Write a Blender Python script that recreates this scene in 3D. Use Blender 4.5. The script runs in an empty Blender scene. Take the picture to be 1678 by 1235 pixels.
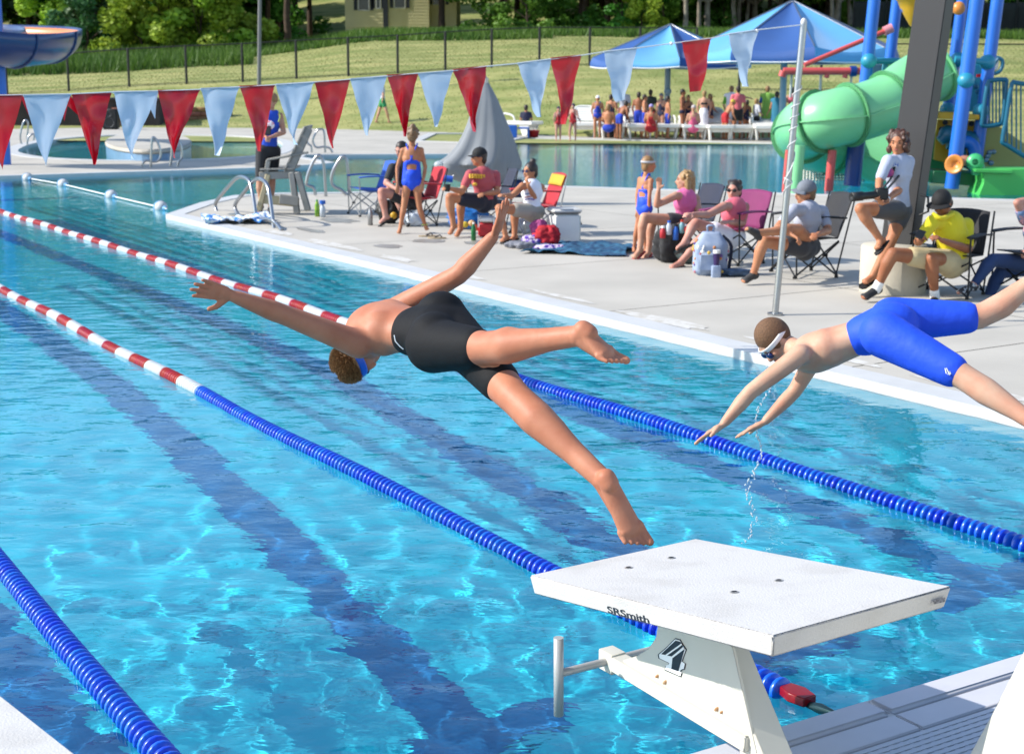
import bpy, bmesh, math, random
import numpy as np
from mathutils import Vector, Matrix, noise, geometry
random.seed(7)
R = math.radians
sc = bpy.context.scene
COL = sc.collection

# ---------------------------------------------------------------- camera
FPX, HC, PITCH, ROLL = 2430.0, 2.1, R(11.4), R(0.3)
CW, CH = 1678.0, 1235.0
fw = Vector((0, math.cos(PITCH), -math.sin(PITCH)))
rt0 = Vector((1, 0, 0)); up0 = rt0.cross(fw)
rt = math.cos(ROLL)*rt0 + math.sin(ROLL)*up0
up = math.cos(ROLL)*up0 - math.sin(ROLL)*rt0
cd = bpy.data.cameras.new('camera'); cam = bpy.data.objects.new('camera', cd); COL.objects.link(cam)
mr = Matrix((rt, up, -fw)).transposed().to_4x4(); mr.translation = Vector((0, 0, HC)); cam.matrix_world = mr
cd.sensor_width = 36; cd.lens = FPX/CW*36; cd.clip_start = .1; cd.clip_end = 2000
cd.dof.use_dof = True; cd.dof.focus_distance = 5.3; cd.dof.aperture_fstop = 6.7
sc.camera = cam
# ---------------------------------------------------------------- world, sun, exposure
SUN_DIR = Vector((1.0, .10, -.71)).normalized()      # direction the light travels
wd = bpy.data.worlds.new('World'); sc.world = wd; wd.use_nodes = True
wt = wd.node_tree; bg = wt.nodes['Background']
sky = wt.nodes.new('ShaderNodeTexSky'); sky.sky_type = 'NISHITA'; sky.sun_disc = False
sky.sun_elevation = math.asin(-SUN_DIR.z); sky.sun_rotation = math.atan2(-SUN_DIR.x, -SUN_DIR.y)
sky.air_density = 1.0; sky.dust_density = .6; sky.ozone_density = 1.5
wt.links.new(sky.outputs[0], bg.inputs[0]); bg.inputs[1].default_value = .15
sl = bpy.data.lights.new('sun', 'SUN'); sl.energy = 4.0; sl.angle = R(.53); sl.color = (1, .955, .88)
sl.cycles.is_caustics_light = True
so = bpy.data.objects.new('sun', sl); COL.objects.link(so); so.rotation_euler = SUN_DIR.to_track_quat('-Z', 'Y').to_euler()
so.location = (-30, 0, 30)
sc.view_settings.view_transform = 'Standard'; sc.view_settings.look = 'None'
sc.view_settings.exposure = .82; sc.view_settings.gamma = 1; sc.view_settings.use_curve_mapping = False
sc.render.engine = 'CYCLES'
sc.cycles.max_bounces = 10; sc.cycles.transmission_bounces = 8; sc.cycles.transparent_max_bounces = 12
sc.cycles.use_denoising = True; sc.cycles.sample_clamp_indirect = 6

# ---------------------------------------------------------------- picture <-> world
def ray(x, y): return rt*((x-CW/2)/FPX) + up*((CH/2-y)/FPX) + fw
def G(x, y, z=0.0):
    d = ray(x, y); t = (z-HC)/d.z
    return Vector((0, 0, HC)) + d*t
def W(x, y, Y):
    d = ray(x, y); return Vector((0, 0, HC)) + d*(Y/d.y)
def onplane(x, y, p, n):
    d = ray(x, y); o = Vector((0, 0, HC)); return o + d*((p-o).dot(n)/d.dot(n))
TH = R(33.0)
E2 = Vector((math.cos(TH), math.sin(TH), 0)); LN = Vector((-math.sin(TH), math.cos(TH), 0)); UP = Vector((0, 0, 1))
WZ = -.06

# ---------------------------------------------------------------- colours, materials
def lin(c):
    return tuple(((v/255)/12.92 if v/255 <= .04045 else ((v/255+.055)/1.055)**2.4) for v in c)
MATS = {}; ALB = .70; CAPN = [12]
def mat(name, c, rough=.6, metal=0, var=.0, scale=8.0, bump=0.0, bscale=None, sss=0, sheen=0, coat=0, c2=None, spec=.5, trans=0, alpha=1, world=False, det=4, objrand=0, thr=None):
    if name in MATS: return MATS[name]
    m = bpy.data.materials.new(name); m.use_nodes = True; nt = m.node_tree; b = nt.nodes['Principled BSDF']
    ca_ = ALB if min(c) < 222 else .95
    c = tuple(v*ca_ for v in lin(c)); b.inputs['Base Color'].default_value = (*c, 1); b.inputs['Roughness'].default_value = rough
    b.inputs['Metallic'].default_value = metal; b.inputs['Specular IOR Level'].default_value = spec
    if coat: b.inputs['Coat Weight'].default_value = coat; b.inputs['Coat Roughness'].default_value = .15
    if sheen: b.inputs['Sheen Weight'].default_value = sheen
    if sss:
        b.inputs['Subsurface Weight'].default_value = sss; b.inputs['Subsurface Radius'].default_value = (.012, .005, .003); b.inputs['Subsurface Scale'].default_value = 1.0
    if trans: b.inputs['Transmission Weight'].default_value = trans
    tc = nt.nodes.new('ShaderNodeNewGeometry') if world else nt.nodes.new('ShaderNodeTexCoord')
    vec = tc.outputs['Position'] if world else tc.outputs['Object']
    if var or c2 or bump or objrand:
        n = nt.nodes.new('ShaderNodeTexNoise'); n.inputs['Scale'].default_value = scale; n.inputs['Detail'].default_value = det
        nt.links.new(vec, n.inputs['Vector'])
        rp = nt.nodes.new('ShaderNodeValToRGB'); nt.links.new(n.outputs[0], rp.inputs[0])
        ca = c; cb = tuple(v*ca_ for v in lin(c2)) if c2 else c
        if not c2:
            ca = tuple(v*(1-var) for v in c); cb = tuple(min(1, v*(1+var)) for v in c)
        t0, t1 = thr or (.3, .7)
        rp.color_ramp.elements[0].position = t0; rp.color_ramp.elements[1].position = t1
        rp.color_ramp.elements[0].color = (*ca, 1); rp.color_ramp.elements[1].color = (*cb, 1)
        out = rp.outputs[0]
        if objrand:
            oi = nt.nodes.new('ShaderNodeObjectInfo'); hs = nt.nodes.new('ShaderNodeHueSaturation')
            mp = nt.nodes.new('ShaderNodeMapRange'); mp.inputs[3].default_value = 1-objrand; mp.inputs[4].default_value = 1+objrand
            nt.links.new(oi.outputs['Random'], mp.inputs[0]); nt.links.new(mp.outputs[0], hs.inputs['Value']); nt.links.new(out, hs.inputs['Color'])
            mp2 = nt.nodes.new('ShaderNodeMapRange'); mp2.inputs[3].default_value = .5-objrand*.1; mp2.inputs[4].default_value = .5+objrand*.1
            ml = nt.nodes.new('ShaderNodeMath'); ml.operation = 'FRACT'; m2 = nt.nodes.new('ShaderNodeMath'); m2.operation = 'MULTIPLY'; m2.inputs[1].default_value = 7.3
            nt.links.new(oi.outputs['Random'], m2.inputs[0]); nt.links.new(m2.outputs[0], ml.inputs[0]); nt.links.new(ml.outputs[0], mp2.inputs[0]); nt.links.new(mp2.outputs[0], hs.inputs['Hue'])
            out = hs.outputs[0]
        nt.links.new(out, b.inputs['Base Color'])
        if bump:
            n2 = nt.nodes.new('ShaderNodeTexNoise'); n2.inputs['Scale'].default_value = bscale or scale; n2.inputs['Detail'].default_value = 3
            nt.links.new(vec, n2.inputs['Vector'])
            bp = nt.nodes.new('ShaderNodeBump'); bp.inputs['Strength'].default_value = 1; bp.inputs['Distance'].default_value = bump
            nt.links.new(n2.outputs[0], bp.inputs['Height']); nt.links.new(bp.outputs[0], b.inputs['Normal'])
    MATS[name] = m; return m
def leafmat(name, c, c2, tr=.35, rnd=.25, scale=.6):
    m = mat(name, c, rough=.55, c2=c2, scale=scale, objrand=rnd, world=True, spec=.3)
    nt = m.node_tree; b = nt.nodes['Principled BSDF']; out = nt.nodes['Material Output']
    if not nt.nodes.get('Mixt'):
        t = nt.nodes.new('ShaderNodeBsdfTranslucent'); mx = nt.nodes.new('ShaderNodeMixShader'); mx.name = 'Mixt'; mx.inputs[0].default_value = tr
        nt.links.new(b.inputs['Base Color'].links[0].from_socket, t.inputs['Color'])
        nt.links.new(b.outputs[0], mx.inputs[1]); nt.links.new(t.outputs[0], mx.inputs[2]); nt.links.new(mx.outputs[0], out.inputs[0])
    return m

# ---------------------------------------------------------------- tags and mesh builder
def tag(o, label=None, cat=None, group=None, kind=None):
    if label: o['label'] = label
    if cat: o['category'] = cat
    if group: o['group'] = group
    if kind: o['kind'] = kind
    return o
def empty(name, loc, label=None, cat=None, group=None, rz=0):
    o = bpy.data.objects.new(name, None); COL.objects.link(o); o.location = loc; o.rotation_euler = (0, 0, rz); o.empty_display_size = .1
    tag(o, label, cat, group); return o
def origin_of(p):
    v = Vector((0, 0, 0))
    while p is not None: v = v + Vector(p.location); p = p.parent
    return v
def perp(d):
    d = d.normalized(); a = Vector((0, 0, 1)) if abs(d.z) < .9 else Vector((1, 0, 0))
    u = d.cross(a).normalized(); return u, d.cross(u).normalized()
class MB:
    def __init__(s): s.v = []; s.f = []; s.m = []; s.s = []
    def add(s, vs, fs, m=0, smooth=False):
        o = len(s.v); s.v += [tuple(v) for v in vs]
        for f in fs: s.f.append(tuple(i+o for i in f)); s.m.append(m); s.s.append(smooth)
        return s
    def box(s, c, size, rot=None, m=0):
        c = Vector(c); h = [x/2 for x in size]; vs = []
        for z in (-1, 1):
            for y in (-1, 1):
                for x in (-1, 1):
                    p = Vector((x*h[0], y*h[1], z*h[2]))
                    if rot is not None: p = rot @ p
                    vs.append(c+p)
        return s.add(vs, [(0, 2, 3, 1), (4, 5, 7, 6), (0, 1, 5, 4), (2, 6, 7, 3), (0, 4, 6, 2), (1, 3, 7, 5)], m)
    def bar(s, p0, p1, w, h=None, upv=None, m=0):
        p0 = Vector(p0); p1 = Vector(p1); d = p1-p0; L = d.length; d.normalize(); h = h or w
        if upv is None: upv = Vector((0, 0, 1)) if abs(d.z) < .95 else Vector((0, 1, 0))
        y = upv.cross(d).normalized(); z = d.cross(y).normalized()
        rot = Matrix((d, y, z)).transposed()
        return s.box((p0+p1)/2, (L, w, h), rot, m)
    def cyl(s, p0, p1, r0, r1=None, n=12, m=0, caps=True):
        p0 = Vector(p0); p1 = Vector(p1); r1 = r0 if r1 is None else r1; u, w = perp(p1-p0)
        vs = []
        for p, r in ((p0, r0), (p1, r1)):
            for i in range(n):
                a = 2*math.pi*i/n; vs.append(p+u*math.cos(a)*r+w*math.sin(a)*r)
        s.add(vs, [(i, (i+1) % n, n+(i+1) % n, n+i) for i in range(n)], m, True)
        if caps:
            s.add(vs[:n], [tuple(range(n-1, -1, -1))], m); s.add(vs[n:], [tuple(range(n))], m)
        return s
    def tube(s, pts, r, n=8, m=0, caps=True, closed=False):
        pts = [Vector(p) for p in pts]; N = len(pts); rs = r if isinstance(r, (list, tuple)) else [r]*N
        vs = []; pu = None
        for i, p in enumerate(pts):
            if closed: d = pts[(i+1) % N]-pts[i-1]
            else: d = pts[min(i+1, N-1)]-pts[max(i-1, 0)]
            if d.length < 1e-9: d = Vector((0, 0, 1))
            d.normalize()
            if pu is None: u, w = perp(d)
            else:
                u = (pu-d*pu.dot(d)); u = u.normalized() if u.length > 1e-6 else perp(d)[0]; w = d.cross(u)
            pu = u
            for k in range(n):
                a = 2*math.pi*k/n; vs.append(p+u*math.cos(a)*rs[i]+w*math.sin(a)*rs[i])
        fs = []
        for i in range(N if closed else N-1):
            j = (i+1) % N
            for k in range(n): fs.append((i*n+k, i*n+(k+1) % n, j*n+(k+1) % n, j*n+k))
        s.add(vs, fs, m, True)
        if caps and not closed:
            s.add(vs[:n], [tuple(range(n-1, -1, -1))], m); s.add(vs[-n:], [tuple(range(n))], m)
        return s
    def lathe(s, p0, axis, prof, n=16, m=0, smooth=True):
        p0 = Vector(p0); ax = Vector(axis).normalized(); u, w = perp(ax); vs = []
        for r, h in prof:
            for k in range(n):
                a = 2*math.pi*k/n; vs.append(p0+ax*h+u*math.cos(a)*r+w*math.sin(a)*r)
        fs = [(i*n+k, i*n+(k+1) % n, (i+1)*n+(k+1) % n, (i+1)*n+k) for i in range(len(prof)-1) for k in range(n)]
        return s.add(vs, fs, m, smooth)
    def ell(s, c, rad, rot=None, nu=12, nv=8, m=0):
        c = Vector(c); vs = []; rad = (rad,)*3 if isinstance(rad, (int, float)) else rad
        for j in range(nv+1):
            t = math.pi*j/nv
            for i in range(nu):
                a = 2*math.pi*i/nu
                p = Vector((rad[0]*math.sin(t)*math.cos(a), rad[1]*math.sin(t)*math.sin(a), rad[2]*math.cos(t)))
                if rot is not None: p = rot @ p
                vs.append(c+p)
        fs = []
        for j in range(nv):
            for i in range(nu):
                a, b, c2, d = j*nu+i, j*nu+(i+1) % nu, (j+1)*nu+(i+1) % nu, (j+1)*nu+i
                if j == 0: fs.append((a, d, c2))
                elif j == nv-1: fs.append((a, d, b))
                else: fs.append((a, d, c2, b))
        return s.add(vs, fs, m, True)
    def poly(s, pts, m=0): return s.add(pts, [tuple(range(len(pts)))], m)
    def prism(s, pts, vec, m=0):
        pts = [Vector(p) for p in pts]; vec = Vector(vec); n = len(pts)
        nr = Vector((0, 0, 0))
        for i in range(n): nr += pts[i].cross(pts[(i+1) % n])
        if nr.dot(vec) > 0: pts = pts[::-1]
        q = [p+vec for p in pts]
        s.add(pts, [tuple(range(n))], m); s.add(q, [tuple(range(n-1, -1, -1))], m)
        for i in range(n):
            j = (i+1) % n; s.add([pts[i], q[i], q[j], pts[j]], [(0, 1, 2, 3)], m)
        return s
    def grid(s, fn, nu, nv, m=0, smooth=True):
        vs = [fn(i/nu, j/nv) for j in range(nv+1) for i in range(nu+1)]
        fs = [(j*(nu+1)+i, j*(nu+1)+i+1, (j+1)*(nu+1)+i+1, (j+1)*(nu+1)+i) for j in range(nv) for i in range(nu)]
        return s.add(vs, fs, m, smooth)
    def build(s, name, mats, parent=None, local=False, bevel=0, solid=0, merge=False):
        if not isinstance(mats, (list, tuple)): mats = [mats]
        o0 = Vector((0, 0, 0)) if (local or parent is None) else origin_of(parent)
        me = bpy.data.meshes.new(name); me.from_pydata([Vector(v)-o0 for v in s.v], [], s.f)
        me.polygons.foreach_set('material_index', s.m); me.polygons.foreach_set('use_smooth', s.s)
        for mm in mats: me.materials.append(mm)
        if bevel or merge:
            bm = bmesh.new(); bm.from_mesh(me); bmesh.ops.remove_doubles(bm, verts=bm.verts, dist=1e-5)
            if bevel: bmesh.ops.bevel(bm, geom=list(bm.edges), offset=bevel, segments=2, affect='EDGES', clamp_overlap=True)
            bmesh.ops.recalc_face_normals(bm, faces=bm.faces); bm.to_mesh(me); bm.free()
        if bevel: me.polygons.foreach_set('use_smooth', [True]*len(me.polygons))
        me.update()
        o = bpy.data.objects.new(name, me); COL.objects.link(o)
        if bevel: wn_ = o.modifiers.new('normals', 'WEIGHTED_NORMAL'); wn_.weight = 100
        if parent is not None: o.parent = parent
        if solid:
            md = o.modifiers.new('thickness', 'SOLIDIFY'); md.thickness = solid; md.offset = 0
        return o
def copy_tree(o, parent=None):
    c = o.copy(); COL.objects.link(c)
    if parent is not None: c.parent = parent
    for ch in list(o.children): copy_tree(ch, c)
    return c
def smoothpath(pts, k=6, closed=False):
    pts = [Vector(p) for p in pts]; n = len(pts); out = []
    for i in range(n if closed else n-1):
        p0 = pts[(i-1) % n] if closed or i > 0 else pts[0]*2-pts[1]; p1 = pts[i]; p2 = pts[(i+1) % n]
        p3 = pts[(i+2) % n] if closed or i+2 < n else p2*2-p1
        for j in range(k):
            t = j/k; out.append(.5*((2*p1)+(p2-p0)*t+(2*p0-5*p1+4*p2-p3)*t*t+(-p0+3*p1-3*p2+p3)*t**3))
    if not closed: out.append(pts[-1])
    return out

# ---------------------------------------------------------------- fleshy union of capsules (voxel remesh)
def capsule(mb, p0, p1, r0, r1, n=None, side=None, flat=1.0):
    n = n or CAPN[0]; p0 = Vector(p0); p1 = Vector(p1); d = p1-p0; L = d.length
    if L < 1e-6: d = Vector((0, 0, 1)); L = 1e-4
    d = d.normalized()
    if side is not None:
        u = Vector(side); u = (u-d*u.dot(d)).normalized(); w = d.cross(u)
    else: u, w = perp(d)
    rings = []
    for a in (-90, -75, -60, -45, -30, -15, 0): rings.append((p0+d*r0*math.sin(R(a))*min(1, flat+.2), max(1e-4, r0*math.cos(R(a)))))
    for a in (0, 15, 30, 45, 60, 75, 90): rings.append((p1+d*r1*math.sin(R(a))*min(1, flat+.2), max(1e-4, r1*math.cos(R(a)))))
    vs = [p+u*math.cos(2*math.pi*k/n)*r+w*math.sin(2*math.pi*k/n)*r*flat for p, r in rings for k in range(n)]
    fs = [(i*n+k, i*n+(k+1) % n, (i+1)*n+(k+1) % n, (i+1)*n+k) for i in range(len(rings)-1) for k in range(n)]
    fs.append(tuple(range(n-1, -1, -1))); b = (len(rings)-1)*n; fs.append(tuple(b+k for k in range(n)))
    mb.add(vs, fs, 0, True)
def flesh(name, prims, voxel, mats, parent, smooth=5, cut=None, pre=None):
    mb = MB()
    if pre:
        q_ = flesh('pre', pre[0], pre[1], mats, parent, pre[2]); o0_ = origin_of(parent); mb.add([Vector(v.co)+o0_ for v in q_.data.vertices], [tuple(f.vertices) for f in q_.data.polygons], 0, True); me_ = q_.data; bpy.data.objects.remove(q_); bpy.data.meshes.remove(me_)
    for p in prims:
        if p[0] == 'c': capsule(mb, p[1], p[2], p[3], p[4], side=p[5] if len(p) > 5 else None, flat=p[6] if len(p) > 6 else 1.0)
        else: mb.ell(p[1], p[2], p[3] if len(p) > 3 else None, CAPN[0]+6, CAPN[0])
    o = mb.build(name, mats, parent)
    md = o.modifiers.new('r', 'REMESH'); md.mode = 'VOXEL'; md.voxel_size = voxel; md.use_smooth_shade = True
    if smooth: ms = o.modifiers.new('s', 'SMOOTH'); ms.iterations = smooth; ms.factor = .5
    dg = bpy.context.evaluated_depsgraph_get(); dg.update()
    me = bpy.data.meshes.new_from_object(o.evaluated_get(dg)); old = o.data
    o.modifiers.clear(); o.data = me; bpy.data.meshes.remove(old); me.name = name
    if cut:
        bm = bmesh.new(); bm.from_mesh(me); o0 = origin_of(parent)
        for co, no in cut:
            bmesh.ops.bisect_plane(bm, geom=bm.verts[:]+bm.edges[:]+bm.faces[:], plane_co=Vector(co)-o0, plane_no=no, clear_outer=True)
        bm.to_mesh(me); bm.free()
    for p in me.polygons: p.use_smooth = True
    if not me.materials:
        for mm in (mats if isinstance(mats, list) else [mats]): me.materials.append(mm)
    return o
# ================================================================ SETTING
deck_m = mat('concrete', (203, 197, 185), rough=.85, var=.11, scale=.8, bump=.002, bscale=60, world=True, det=8)
nt = deck_m.node_tree
cope_m = mat('white coping', (221, 221, 219), rough=.5, var=.06, scale=3, world=True)
tile_m = mat('pool plaster', (34, 196, 222), rough=.6, var=.05, scale=.8, world=True)
band_m = mat('lane tile', (4, 110, 170), rough=.5, var=.1, scale=3, world=True)
jointm = mat('joint filler', (120, 116, 108), rough=.9)

def line_x(p, d, q, e):
    t = ((q.x-p.x)*e.y-(q.y-p.y)*e.x)/(d.x*e.y-d.y*e.x); return p+d*t
EW = G(1180, 1235); EWd = (G(1678, 1083)-EW).normalized()
C0 = G(275, 352); SD = (G(1678, 685)-G(300, 358)).normalized()
A1 = line_x(EW, EWd, C0, SD); A0 = EW-EWd*9
FL = G(0, 289)-E2*14
def P(l): return [G(x, y) for x, y in l]
big = [A0, A1, C0]+P([(330, 333), (385, 321), (450, 317), (560, 316), (870, 304), (1100, 311), (1400, 321), (1678, 328), (1950, 336), (2050, 262), (1678, 240), (1270, 235), (1100, 231), (860, 226), (790, 238), (755, 253), (500, 254), (494, 258), (520, 262), (547, 267), (520, 270), (411, 276)])+[G(0, 289), FL]
wade = smoothpath(P([(28, 246), (60, 234), (129, 225), (230, 221), (340, 222), (420, 225), (462, 233), (455, 249), (411, 256), (300, 262), (200, 263), (100, 260), (45, 254)]), 4, True)
wedge = P([(688, 231), (714, 219), (772, 219), (772, 234)])
far_edge = P([(-900, 222), (0, 212), (330, 206), (480, 204), (640, 207), (850, 214), (1000, 222), (1270, 225), (1678, 236), (2600, 250)])
outer = [Vector((-24, .9, 0)), Vector((30, .9, 0))]+far_edge[::-1]

def ccw(pl):
    a = sum(pl[i].x*pl[(i+1) % len(pl)].y-pl[(i+1) % len(pl)].x*pl[i].y for i in range(len(pl)))
    return pl if a > 0 else pl[::-1]
holes = [ccw(big), ccw(wade), ccw(wedge)]
allp = [ccw(outer)]+holes
flat = [p for l in allp for p in l]
tris = geometry.tessellate_polygon(allp)
bm = bmesh.new(); bv = [bm.verts.new((p.x, p.y, 0)) for p in flat]
for t in tris:
    try: bm.faces.new([bv[i] for i in t])
    except ValueError: pass
def cellcut(bm, d, o, lo, hi, step, gap=.008):
    k = lo
    while k <= hi:
        for g in (-gap, gap): bmesh.ops.bisect_plane(bm, geom=bm.verts[:]+bm.edges[:]+bm.faces[:], plane_co=o+d*(k*step+g), plane_no=d)
        k += 1
STP = 3.1
OR = C0+SD*2.0
cellcut(bm, E2, OR, -22, 22, STP); cellcut(bm, LN, OR, -9, 20, STP)
deck = empty('pool_deck', (0, 0, 0)); tag(deck, kind='structure')
cells = {}
for f in bm.faces:
    c = f.calc_center_median()-OR; a = c.dot(E2)/STP; b = c.dot(LN)/STP
    fa = abs(a-round(a))*STP; fb = abs(b-round(b))*STP
    if (fa < .0081 and -22 <= round(a) <= 22) or (fb < .0081 and -9 <= round(b) <= 20): continue
    cells.setdefault((math.floor(a), math.floor(b)), []).append(f)
order = sorted(cells.items(), key=lambda kv: min(f.calc_center_median().length for f in kv[1]))
rest = MB()
for i, (k, fs) in enumerate(order):
    cc = sum((f.calc_center_median() for f in fs), Vector())/len(fs)
    vis = abs(cc.x/max(cc.y, .1)) < .55 and cc.y < 48
    mb = MB() if (vis and i < 260) else rest
    for f in fs:
        vs = [v.co.copy() for v in f.verts]
        if f.normal.z < 0: vs = vs[::-1]
        mb.add(vs, [tuple(range(len(vs)))])
    if mb is not rest: mb.build('slab', deck_m, deck, merge=True)
o = rest.build('slab_field', deck_m, deck, merge=True); o['kind'] = 'stuff'
bm.free()
mb = MB()
for t in tris: mb.add([Vector((flat[i].x, flat[i].y, -.02)) for i in t], [(0, 1, 2)])
o = mb.build('joint_bed', jointm, deck, merge=True); o['kind'] = 'stuff'

stn = mat('mineral stain', (226, 223, 216), rough=.9, c2=(206, 200, 188), scale=9, world=True, thr=(.45, .6)); rs_ = random.Random(8)
dmp = mat('damp concrete', (150, 146, 138), rough=.35, c2=(176, 171, 160), scale=5, world=True)
for k_ in range(16):
    if k_ < 9: p_ = C0+SD*(1.5+k_*1.75)+Vector((SD.y, -SD.x, 0))*-(.36+rs_.uniform(0, .1)); L_, w_, m_ = rs_.uniform(.3, .9), rs_.uniform(.05, .14), stn
    else: p_ = C0+SD*rs_.uniform(1, 14)+Vector((-SD.y, SD.x, 0))*rs_.uniform(.5, 3.5); L_, w_, m_ = rs_.uniform(.15, .45), rs_.uniform(.1, .25), dmp
    q_ = []
    for i_ in range(22):
        a_ = 2*math.pi*i_/22; r_1 = 1+.35*noise.noise(Vector((math.cos(a_)*1.5+k_*3, math.sin(a_)*1.5, 0)))+.15*rs_.uniform(-1, 1); q_.append(p_+SD*math.cos(a_)*L_*r_1+Vector((-SD.y, SD.x, 0))*math.sin(a_)*w_*r_1+UP*.004)
    MB().poly(q_).build('stain', m_, deck)
# pool shells: walls, copings
def offset_ring(pl, d):
    out = []; n = len(pl)
    for i in range(n):
        a = (pl[i]-pl[i-1]).normalized(); b = (pl[(i+1) % n]-pl[i]).normalized()
        na = Vector((a.y, -a.x, 0)); nb = Vector((b.y, -b.x, 0)); m = (na+nb)
        m = m.normalized() if m.length > .2 else na
        k = min(1.8, 1/max(.35, m.dot(na))); out.append(pl[i]+m*d*k)
    return out
shell = empty('pool_basin', (0, 0, 0)); tag(shell, kind='structure')
for pl, w in ((holes[0], .24), (holes[1], .34), (holes[2], .3)):
    ring = offset_ring(pl, w); inn = offset_ring(pl, -.03); mb = MB(); n = len(pl)
    for i in range(n):
        j = (i+1) % n
        a, b, c, d = [Vector((q.x, q.y, .012)) for q in (pl[i], pl[j], ring[j], ring[i])]
        mb.add([inn[i]+UP*.012, inn[j]+UP*.012, c, d], [(0, 1, 2, 3)])
        mb.add([inn[i]+UP*.012, inn[j]+UP*.012, inn[j]-UP*.10, inn[i]-UP*.10], [(0, 3, 2, 1)])
        mb.add([ring[i]+UP*.012, ring[j]+UP*.012, ring[j]-UP*.01, ring[i]-UP*.01], [(0, 1, 2, 3)])
    mb.build('coping', cope_m, shell)
    mb = MB()
    for i in range(n):
        j = (i+1) % n
        mb.add([inn[i]-UP*.10, inn[j]-UP*.10, inn[j]-UP*1.55, inn[i]-UP*1.55], [(0, 3, 2, 1)])
    o = mb.build('basin_wall', tile_m, shell); o.cycles.is_caustics_receiver = True
mb = MB(); ZF = -1.5
mb.grid(lambda u, v: Vector((-34+u*74, 1.5+v*62, ZF)), 4, 4, smooth=False)
o = mb.build('basin_floor', tile_m, shell); o.cycles.is_caustics_receiver = True
for rg_, zf_ in ((holes[1], -.55), (holes[2], -.4)):
    rg2 = offset_ring(rg_, .05); tt_ = geometry.tessellate_polygon([rg2]); mb = MB(); mb.add([Vector((q.x, q.y, zf_)) for q in rg2], [tuple(t_) for t_ in tt_]); o = mb.build('shallow_floor', tile_m, shell, merge=True); o.cycles.is_caustics_receiver = True
# lane marks on the floor
def floor_strip(a, b, w, z=ZF+.004):
    d = (b-a).normalized(); s = Vector((-d.y, d.x, 0))*w/2
    return [Vector((q.x, q.y, z)) for q in (a-s, b-s, b+s, a+s)]
R3 = G(1350, 1165, WZ); R3.z = 0
ew0 = R3
mb = MB()
for kk_, path_ in enumerate(([(-3.9, 1.6), (-4, 21)], [(-1.8, 1.6), (-1.95, 4), (-2, 21)], [(-.47, 1.6), (-.18, 4.4), (.10, 7.5), (.3, 12), (.4, 21)], [(1.15, 1.5), (1.40, 3.3), (1.74, 6.5), (1.95, 9), (2.1, 21)], [(2.75, 1.5), (3.0, 8), (3.2, 16), (3.3, 21)])):
    ctrl = smoothpath([ew0+E2*a_+LN*b_ for a_, b_ in path_], 8); ctrl = [Vector((q.x, q.y, ZF+.004)) for q in ctrl]; n_ = len(ctrl); vs_ = []
    for i_ in range(n_):
        d_ = (ctrl[min(i_+1, n_-1)]-ctrl[max(i_-1, 0)]).normalized(); s_ = Vector((-d_.y, d_.x, 0))*.15; vs_ += [ctrl[i_]-s_, ctrl[i_]+s_]
    mb.add(vs_, [(2*i_, 2*i_+1, 2*i_+3, 2*i_+2) for i_ in range(n_-1)])
    base = ctrl[0]-Vector((0, 0, ZF+.004)); mb.poly(floor_strip(base-E2*.5, base+E2*.5, .27, ZF+.008))
mb.poly(floor_strip(ew0-E2*14+LN*25, ew0+E2*5+LN*25, .3))
o = mb.build('lane_line', band_m, shell); o.cycles.is_caustics_receiver = True
# cross marks on the end wall
mb = MB()
wn = Vector((-EWd.y, EWd.x, 0))
for k in (-2.5, -1.5, -.5, .5, 1.5):
    b = line_x(ew0+E2*(2.2*k), LN, EW, EWd)
    for (a0, a1, z0, z1) in ((-.13, .13, -1.1, -.35), (-.4, .4, -.75, -.5)):
        q = b+wn*.036
        mb.add([q+EWd*a0+UP*z0, q+EWd*a1+UP*z0, q+EWd*a1+UP*z1, q+EWd*a0+UP*z1], [(0, 1, 2, 3)])
mb.build('wall_target', band_m, shell)
# water
rng = np.random.default_rng(5)
NR, NC = 620, 560
ys = 2.2*np.exp(np.linspace(0, math.log(62/2.2), NR)); us = np.linspace(-.8, .8, NC)
YY, UU = np.meshgrid(ys, us, indexing='ij'); XX = YY*UU; ZZ = np.zeros_like(XX); SP = YY*math.log(62/2.2)/NR
for i in range(150):
    lam = .085*(.95/.085)**(rng.random()**1.25); th = rng.random()*2*math.pi if lam < .6 else (R(200)+rng.normal()*1.0)
    amp = .00052*(lam/.4)**.86; k = 2*math.pi/lam; ph = rng.random()*7
    amp *= .86*min(1, (.27/lam))**.9
    fade = np.clip((lam/SP-3.5)/3, 0, 1)
    ZZ += amp*fade*np.sin(k*(XX*math.cos(th)+YY*math.sin(th))+ph+.8*np.sin(XX*.9*k/8+YY*.7*k/9+ph*3))
calm = .55+.45*np.clip(np.sin(XX*.35+1)*np.sin(YY*.22)+.6, 0, 1)
far = np.clip(1.15-YY/34, .40, 1)
ZZ = WZ+ZZ*calm*far
vs = np.stack([XX, YY, ZZ], -1).reshape(-1, 3)
idx = np.arange(NR*NC).reshape(NR, NC)
qs = np.stack([idx[:-1, :-1], idx[:-1, 1:], idx[1:, 1:], idx[1:, :-1]], -1).reshape(-1, 4)
me = bpy.data.meshes.new('water'); me.vertices.add(len(vs)); me.vertices.foreach_set('co', vs.ravel())
me.loops.add(qs.size); me.loops.foreach_set('vertex_index', qs.ravel().astype(np.int32))
me.polygons.add(len(qs)); me.polygons.foreach_set('loop_start', np.arange(0, qs.size, 4, dtype=np.int32))
me.update(); me.validate(); me.polygons.foreach_set('use_smooth', [True]*len(me.polygons))
wm = bpy.data.materials.new('pool water'); wm.use_nodes = True; t = wm.node_tree; t.nodes.clear()
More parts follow.
